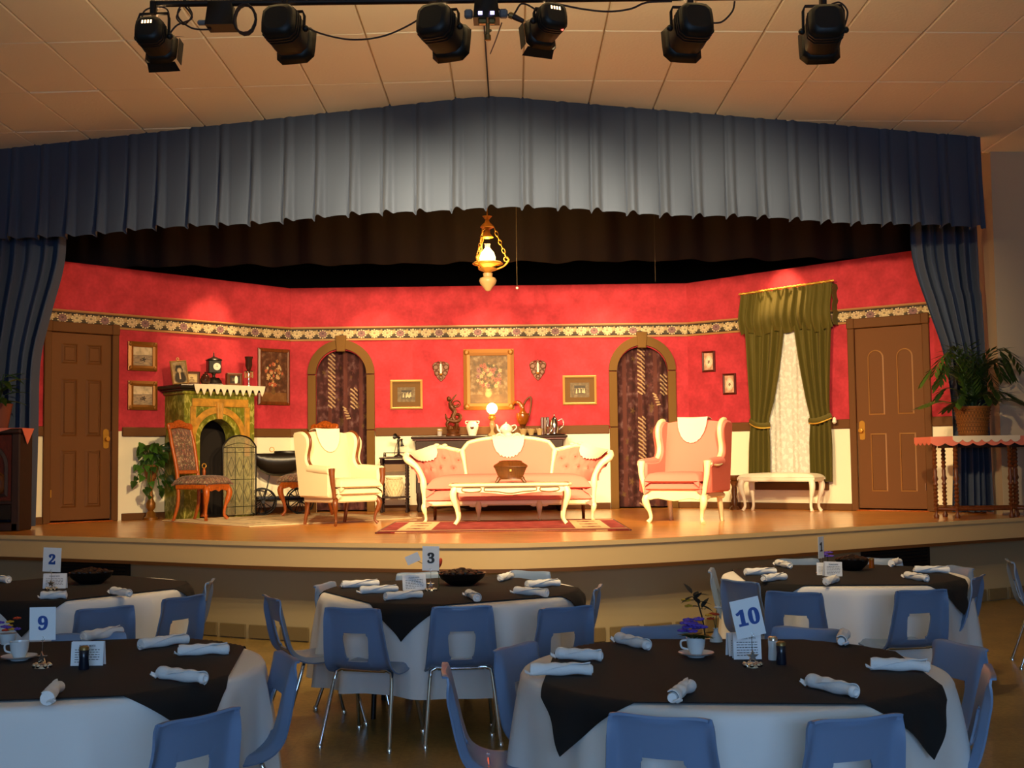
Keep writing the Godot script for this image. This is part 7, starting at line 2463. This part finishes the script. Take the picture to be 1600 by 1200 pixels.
	shaker(Vector3(2.630, 0.750, -9.015) + up, "amber glaze", "small amber shaker right of the bowl on table 1", 0.075)
	bowl(Vector3(2.453, 0.750, -8.886) + up, 0.12, "small low dark bowl between cards and shaker, table 1")
	o = thing("purple_posy", "small purple posy beside the number 1 card", "flowers", Vector3(2.245, 0.750, -8.766) + up)
	obj("stems", Shape.new().tube([Vector3(0, 0, 0), Vector3(0, 0.11, 0)], 0.004, 5), M["leaf dark"], o)
	for k in 7:
		blossom(o, Vector3(cos(k * 2.4) * 0.025, 0.11 + 0.012 * (k % 3), sin(k * 2.4) * 0.02), 0.018, "purple petal", k)
	# table 2
	number_card("2", Vector3(-3.090, 0.750, -8.179) + up, 0.125, 0.16, -0.1, -0.04, "white number 2 card with blue figure at the far left", "blue print", 0.125, "silver star wire holder on the far left table below its number card")
	note(Vector3(-3.099, 0.750, -8.259) + up, 0.155, 0.1, 0.0, "white note card below the number 2 card", true)
	bowl(Vector3(-2.963, 0.750, -8.574) + up, 0.15, "low dark bowl right of the number 2 card")


func lantern(k: int, where: Vector3, aim: Vector3, big: bool, label: String, energy: float, angle: float, barn: bool, pipe_y: float) -> void:
	var t := thing("stage_lantern", label, "stage light", where)
	var d := (aim - where).normalized()
	var body := Node3D.new()
	body.basis = Basis.looking_at(d, Vector3.UP)
	var B := body.basis
	body.free()
	var sc := 0.84 if big else 0.66
	var place := func(s: Shape) -> Shape:
		s.x = Transform3D(B * Basis().scaled(Vector3.ONE * sc), Vector3.ZERO)
		return s
	var ring := func(z: float, r: float, q: float) -> PackedVector3Array:
		var p := PackedVector3Array()
		for i in 16:
			var a := TAU * (i + 0.5) / 16
			var c := cos(a)
			var s := sin(a)
			var m := pow(pow(absf(c), q) + pow(absf(s), q), -1.0 / q)
			p.append(Vector3(c * r * m, s * r * m, z))
		return p
	var s: Shape = place.call(Shape.new())
	s.loft([ring.call(0.17, 0.085, 3.5), ring.call(0.16, 0.108, 4.0), ring.call(0.13, 0.12, 4.5), ring.call(-0.10, 0.122, 4.5), ring.call(-0.13, 0.115, 4.0)])
	obj("housing", s, M["lamp black"], t)
	s = place.call(Shape.new())
	for z in [0.09, 0.06, 0.03]:
		s.loft([ring.call(z + 0.008, 0.127, 4.5), ring.call(z - 0.004, 0.127, 4.5)])
	obj("cooling_ribs", s, M["lamp black"], t)
	# flared colour frame
	s = place.call(Shape.new())
	s.loft([ring.call(-0.12, 0.115, 4.0), ring.call(-0.2, 0.145, 6.0), ring.call(-0.2, 0.138, 6.0), ring.call(-0.12, 0.108, 4.0)], true, false, true)
	obj("colour_frame", s, M["lamp black"], t)
	if barn:
		s = place.call(Shape.new())
		s.quad(Vector3(-0.13, 0.13, -0.2), Vector3(0.13, 0.13, -0.2), Vector3(0.15, 0.2, -0.32), Vector3(-0.15, 0.2, -0.32), -1)
		s.quad(Vector3(-0.13, -0.13, -0.2), Vector3(0.13, -0.13, -0.2), Vector3(0.15, -0.17, -0.3), Vector3(-0.15, -0.17, -0.3), -1)
		s.flush()
		for q in [-1.0, 1.0]:
			s.box(Vector3(0.005, 0.22, 0.1), Vector3(q * 0.15, 0, -0.25))
		obj("barn_doors", s, M["lamp black"], t)
	s = place.call(Shape.new())
	s.loft([ring.call(-0.128, 0.1, 2.0), ring.call(-0.134, 0.1, 2.0)])
	obj("lens", s, M["lens glow"], t)
	# light leaking from the top vents
	for i in 4:
		s = place.call(Shape.new())
		obj("lamp_vent", s.box(Vector3(0.014, 0.006, 0.05), Vector3(-0.045 + i * 0.03, 0.122, 0.07)), M["vent glow"], t)
		if big: continue
		s = place.call(Shape.new())
		obj("lamp_vent", s.box(Vector3(0.014, 0.03, 0.006), Vector3(-0.04 + i * 0.026, 0.05, 0.168)), M["vent glow"], t)
	if k == 3:
		s = place.call(Shape.new())
		obj("pilot_light", s.ball(Vector3(0.075, -0.112, 0.1), Vector3.ONE * 0.013, 10, 6), M["red pilot"], t)
	# yoke up to the pipe
	var side := B.x * 0.14 * sc
	var top := pipe_y - where.y
	obj("yoke", Shape.new().tube([side, Vector3(side.x, top - 0.09, side.z * 0.6), Vector3(side.x * 0.9, top - 0.06, side.z * 0.4), Vector3(-side.x * 0.9, top - 0.06, -side.z * 0.4), Vector3(-side.x, top - 0.09, -side.z * 0.6), -side], 0.009, 6), M["pipe steel"], t)
	for q in [-1.0, 1.0]:
		obj("tilt_knob", Shape.new().ball(side * q * 1.08, Vector3(0.02, 0.02, 0.02), 10, 6), M["lamp black"], t)
	obj("hook_clamp", Shape.new().box(Vector3(0.035, 0.09, 0.06), Vector3(0, top - 0.03, 0), 0.008), M["pipe steel"], t)
	spot("lantern_beam", where + d * 0.16 * sc, aim, energy, angle, WARM, 0.08, 0.7)
	spot("lantern_spill", where + d * 0.17 * sc, Vector3(where.x, 0.7, -10.1), SPILL, 45.0, WARM, 0.08, 0.7)
	var out := where + B.y * 0.15 * sc
	spot("vent_leak", out, out + Vector3(0, 0.8, -0.6), LEAK, 70.0, WARM, 0.05, 0.8)


const LEAK := 1.6
const SPILL := 4.8


func overhead() -> void:
	var d := 7.0
	var py := 4.291
	var pz := -d
	var p := thing("lighting_pipe", "horizontal steel pipe carrying the stage lights under the ceiling", "pipe", Vector3(0, py, pz))
	obj("pipe", Shape.new().tube([Vector3(-2.096, 0, 0), Vector3(1.984, 0, 0)], 0.02, 10), M["pipe steel"], p)
	for x in [-1.9, -0.1, 1.8]:
		obj("drop_rod", Shape.new().tube([Vector3(x, 0, 0), Vector3(x, ceil_y(x) - py - 0.005, 0)], 0.01, 6), M["pipe steel"], p)
	var k := 0
	for l in LANTERNS:
		lantern(k, l[0], l[1], l[2], l[3], l[4], l[5], l[6], py)
		k += 1
	# dimmer packs
	for b in [[Vector3(-1.681, 4.210, -7.000), 0.165, 0.14, false, "black dimmer box on the pipe between the two left stage lights"], [Vector3(-0.124, 4.237, -7.000), 0.155, 0.15, true, "black dimmer box with two lit displays at the centre of the pipe"]]:
		var t := thing("dimmer_box", b[4], "dimmer", b[0])
		obj("case", Shape.new().loft([PackedVector3Array([Vector3(-b[1] / 2 * 0.8, b[2] / 2, -0.06), Vector3(b[1] / 2 * 0.8, b[2] / 2, -0.06), Vector3(b[1] / 2 * 0.8, b[2] / 2, 0.06), Vector3(-b[1] / 2 * 0.8, b[2] / 2, 0.06)]), PackedVector3Array([Vector3(-b[1] / 2, -b[2] / 2, -0.07), Vector3(b[1] / 2, -b[2] / 2, -0.07), Vector3(b[1] / 2, -b[2] / 2, 0.07), Vector3(-b[1] / 2, -b[2] / 2, 0.07)])]), M["lamp black"], t)
		if b[3]:
			for x in [-0.035, 0.035]:
				obj("display", Shape.new().box(Vector3(0.024, 0.02, 0.006), Vector3(x, -0.05, 0.071), 0.001), M["display"], t)
			for x in [-0.105, 0.1]:
				obj("plug", Shape.new().at(Vector3(x, -0.03, 0)).box(Vector3(0.05, 0.05, 0.045), Vector3.ZERO, 0.01), M["grey plug"], t)
		else:
			obj("plug", Shape.new().box(Vector3(0.06, 0.03, 0.03), Vector3(-0.11, -0.035, 0), 0.008), M["grey plug"], t)
	var c := thing("pipe_clamp", "brassy metal clamp cluster hanging below the central dimmer box", "clamp", Vector3(-0.117, 4.122, -6.980))
	obj("jaw", Shape.new().box(Vector3(0.05, 0.03, 0.04), Vector3(-0.03, 0.03, 0), 0.006).box(Vector3(0.04, 0.04, 0.03), Vector3(0.025, 0.035, 0), 0.006), M["clamp metal"], c)
	obj("screw", Shape.new().lathe([Vector2(0, -0.085), Vector2(0.018, -0.08), Vector2(0.018, -0.05), Vector2(0.01, -0.045), Vector2(0.012, 0.02), Vector2(0, 0.02)], 10), M["clamp metal"], c)
	obj("wing", Shape.new().at(Vector3(0, -0.03, 0), 0, 0, 0.5).box(Vector3(0.05, 0.016, 0.012), Vector3.ZERO, 0.004), M["clamp metal"], c)
	c = thing("plug_connector", "dark cable connector drooping right of the central dimmer box", "connector", Vector3(0.052, 4.181, -7.000))
	obj("shell", Shape.new().at(Vector3.ZERO, 0, 0, 1.1).lathe([Vector2(0, -0.05), Vector2(0.014, -0.045), Vector2(0.018, 0.01), Vector2(0.012, 0.05), Vector2(0, 0.055)], 10), M["cable"], c)
	obj("collar", Shape.new().at(Vector3(-0.03, 0.014, 0), 0, 0, 1.1).lathe([Vector2(0.018, -0.01), Vector2(0.02, -0.01), Vector2(0.02, 0.012), Vector2(0.017, 0.012)], 10), M["clamp metal"], c)
	# cables
	cable("sagging cable strung between the second and third stage lights", [Vector3(-1.223, 4.166, -7.000), Vector3(-1.102, 4.103, -7.000), Vector3(-0.915, 4.063, -7.000), Vector3(-0.727, 4.083, -7.000), Vector3(-0.557, 4.158, -7.000), Vector3(-0.470, 4.226, -7.000)], 0.0055)
	cable("cable looping from the first stage light to the left dimmer box", [Vector3(-1.997, 4.091, -7.000), Vector3(-1.945, 4.160, -7.000), Vector3(-1.854, 4.205, -7.000), Vector3(-1.911, 4.282, -7.000), Vector3(-1.937, 4.213, -7.000), Vector3(-1.854, 4.143, -7.000), Vector3(-1.741, 4.134, -7.000)], 0.0055)
	cable("cable ring hanging left of the left dimmer box", [Vector3(-1.931, 4.271, -7.030), Vector3(-1.953, 4.217, -7.030), Vector3(-1.908, 4.178, -7.030), Vector3(-1.862, 4.231, -7.030), Vector3(-1.885, 4.285, -7.030)], 0.005)
	cable("cable arching over the first stage light", [Vector3(-2.147, 4.139, -7.000), Vector3(-2.141, 4.239, -7.000), Vector3(-2.081, 4.269, -7.000), Vector3(-1.998, 4.252, -7.000), Vector3(-1.989, 4.129, -7.000)], 0.005)
	var coil := []
	for i in 60:
		var a := TAU * i / 15.0
		coil.append(Vector3(-1.532, 4.174, -6.970) + Vector3(cos(a) * (0.062 + 0.004 * sin(i * 0.7)), sin(a) * (0.088 + 0.004 * cos(i * 0.5)), 0.0006 * i))
	solo("cable_coil", Shape.new().tube(coil, 0.0055, 5), M["cable"], "coiled dark cable hanging right of the left dimmer box", "cable")
	cable("cable running from the central dimmer box to the fourth stage light", [Vector3(-0.056, 4.244, -7.020), Vector3(0.026, 4.204, -7.020), Vector3(0.083, 4.273, -7.020), Vector3(0.159, 4.241, -7.020), Vector3(0.199, 4.194, -7.020)], 0.0055)
	cable("cable swagging along the pipe right of the fourth stage light", [Vector3(0.290, 4.259, -6.990), Vector3(0.440, 4.226, -6.990), Vector3(0.590, 4.209, -6.990), Vector3(0.721, 4.223, -6.990), Vector3(0.816, 4.260, -6.990), Vector3(0.966, 4.266, -6.990)], 0.006)
	cable("short cable drooping right of the fifth stage light", [Vector3(1.191, 4.137, -7.000), Vector3(1.258, 4.143, -7.000), Vector3(1.320, 4.204, -7.000), Vector3(1.336, 4.265, -7.000)], 0.0055)
	cable("short cable looping over the sixth stage light", [Vector3(1.892, 4.235, -7.000), Vector3(1.953, 4.250, -7.000), Vector3(1.997, 4.196, -7.000), Vector3(1.979, 4.112, -7.000)], 0.0055)
	cable("thin cord dropping from the pipe's centre along the ceiling ridge", [Vector3(-0.035, 4.152, -7.000), Vector3(-0.076, 4.263, -7.600), Vector3(-0.143, 4.848, -9.600)], 0.004)
	# a row of shielded battens behind the valance lights the set walls from above
	for b in [[-3.15, Vector3(-3.9, 2.9, -15.5), "small border light hidden behind the valance above the fireplace"], [-1.65, Vector3(-1.9, 2.7, -16.5), "small border light hidden behind the valance above the left arch"], [-0.25, Vector3(-0.4, 2.7, -16.5), "small border light hidden behind the valance above the sofa"], [1.2, Vector3(1.3, 2.7, -16.5), "small border light hidden behind the valance above the right arch"], [3.2, Vector3(3.7, 2.9, -15.6), "small border light hidden behind the valance above the green curtain"]]:
		var t := thing("border_light", String(b[2]), "stage light", Vector3(b[0], 4.62, -15.42), 0.0, "border lights above the set")
		var dir: Vector3 = (b[1] - t.position).normalized()
		var s := Shape.new()
		s.x = Transform3D(Basis.looking_at(dir, Vector3.UP), Vector3.ZERO)
		s.lathe([Vector2(0, 0)], 3) if false else s
		s.loft([disc(0.10, 0.04), disc(0.08, 0.09), disc(-0.12, 0.1), disc(-0.12, 0.094), disc(0.07, 0.084)], true, false)
		obj("housing", s, M["lamp black"], t)
		s = Shape.new()
		s.x = Transform3D(Basis.looking_at(dir, Vector3.UP), Vector3.ZERO)
		s.loft([disc(-0.05, 0.09), disc(-0.055, 0.09)])
		obj("lens", s, M["lens glow"], t)
		obj("hanger", Shape.new().tube([Vector3(0, 0.08, 0), Vector3(0, 0.93, 0)], 0.012, 6), M["pipe steel"], t)
		spot("border_beam", t.position + dir * 0.14, b[1], BORDER, 24.0, Color(1, 0.82, 0.58), 0.06, 0.6)
	hanging_lamp()


const BORDER := 4.5


func disc(z: float, r: float) -> PackedVector3Array:
	var p := PackedVector3Array()
	for i in 16: p.append(Vector3(cos(TAU * i / 16) * r, sin(TAU * i / 16) * r, z))
	return p


func cable(label: String, pts: Array, r: float) -> void:
	solo("cable", Shape.new().tube(curve(pts, 36), r, 6), M["cable"], label, "cable")


func hanging_lamp() -> void:
	var at := Vector3(-0.258, 3.821, -13.600)
	var t := thing("hanging_oil_lamp", "ornate hanging brass oil lamp with glowing chimney above the sofa", "lamp", at)
	obj("rod", Shape.new().tube([Vector3(0, 0.5, 0), Vector3(0, 5.55 - at.y, 0)], 0.008, 6), M["brass"], t)
	obj("crown", Shape.new().lathe([Vector2(0, 0.52), Vector2(0.055, 0.51), Vector2(0.02, 0.47), Vector2(0.03, 0.44), Vector2(0.075, 0.40), Vector2(0.08, 0.385), Vector2(0.03, 0.36), Vector2(0, 0.36)], 20), M["brass"], t)
	obj("smoke_bell", Shape.new().lathe([Vector2(0, 0.37), Vector2(0.03, 0.35), Vector2(0.035, 0.31), Vector2(0.07, 0.27), Vector2(0.066, 0.265), Vector2(0.03, 0.3), Vector2(0, 0.32)], 18), M["brass"], t)
	for k in 3:
		var a := TAU * k / 3 + PI / 2 + (PI / 3 if false else 0.0) + 0.52
		var lo := Vector3(cos(a) * 0.21, 0.04, sin(a) * 0.21)
		var hi := Vector3(cos(a) * 0.075, 0.385, sin(a) * 0.075)
		for i in 7:
			var m := lo.lerp(hi, (i + 0.5) / 7.0)
			var s := Shape.new()
			s.x = Transform3D(Basis.looking_at((hi - lo).normalized(), Vector3(-sin(a), 0, cos(a)) if i % 2 else Vector3(cos(a), 0.2, sin(a)).normalized()), m)
			var p := []
			for q in 12: p.append(Vector3(cos(TAU * q / 12) * 0.017, 0, sin(TAU * q / 12) * 0.033))
			obj("chain_link", s.tube(p, 0.005, 5, 1.0, true), M["brass"], t)
		obj("arm_scroll", Shape.new().tube(curve([lo, lo + Vector3(cos(a) * 0.03, -0.03, sin(a) * 0.03), lo * 0.9 + Vector3(0, -0.09, 0), lo * 0.55 + Vector3(0, -0.11, 0), lo * 0.25 + Vector3(0, -0.12, 0)], 14), 0.011, 6), M["brass"], t)
		obj("scroll_ring", Shape.new().at(lo + Vector3(0, -0.02, 0), -a, PI / 2).tube(ring_path(0.026, 12), 0.006, 5, 1.0, true), M["brass"], t)
	obj("shade_ring", Shape.new().tube(lift(ring_path(0.165, 30), -0.03), 0.008, 6, 1.0, true), M["brass"], t)
	obj("dish", Shape.new().lathe([Vector2(0.035, -0.07), Vector2(0.09, -0.045), Vector2(0.155, -0.02), Vector2(0.153, -0.012), Vector2(0.088, -0.036), Vector2(0.035, -0.06)], 28), M["lamp dish"], t)
	obj("lamp_chimney", Shape.new().lathe([Vector2(0, -0.05), Vector2(0.045, -0.05), Vector2(0.085, 0.0), Vector2(0.09, 0.04), Vector2(0.07, 0.1), Vector2(0.04, 0.135), Vector2(0.028, 0.15), Vector2(0, 0.15)], 20), M["lamp flame"], t)
	obj("chimney_top", Shape.new().lathe([Vector2(0.03, 0.15), Vector2(0.032, 0.19), Vector2(0.036, 0.195), Vector2(0.03, 0.195), Vector2(0.026, 0.15)], 16), M["clear glass"], t)
	obj("gallery", Shape.new().lathe([Vector2(0, -0.14), Vector2(0.03, -0.14), Vector2(0.05, -0.12), Vector2(0.1, -0.1), Vector2(0.11, -0.085), Vector2(0.05, -0.07), Vector2(0, -0.06)], 20), M["brass"], t)
	obj("font", Shape.new().lathe([Vector2(0, -0.345), Vector2(0.03, -0.335), Vector2(0.045, -0.31), Vector2(0.085, -0.26), Vector2(0.1, -0.225), Vector2(0.09, -0.195), Vector2(0.05, -0.18), Vector2(0.055, -0.14), Vector2(0, -0.135)], 20), M["cut crystal"], t)
	omni("hanging_lamp_glow", at + Vector3(0, 0.04, 0), 1.3, Color(1, 0.82, 0.5), 0.07)
	# pull cord with a bead
	var q := Vector3(0.072, 3.554, -13.900)
	var o := thing("pull_cord", "thin pull cord with a pale bead hanging right of the lamp", "cord", q)
	obj("cord", Shape.new().tube([Vector3.ZERO, Vector3(0, 5.55 - q.y, 0)], 0.0022, 5), M["faint cord"], o)
	obj("bead", Shape.new().ball(Vector3.ZERO, Vector3.ONE * 0.016, 10, 8), M["porcelain"], o)
	q = Vector3(1.724, 3.681, -14.400)
	o = thing("hanging_wire", "faint pale wire hanging in the dark above the right arch", "wire", q)
	obj("wire", Shape.new().tube([Vector3.ZERO, Vector3(0, 5.55 - q.y, 0)], 0.0016, 5), M["faint cord"], o)
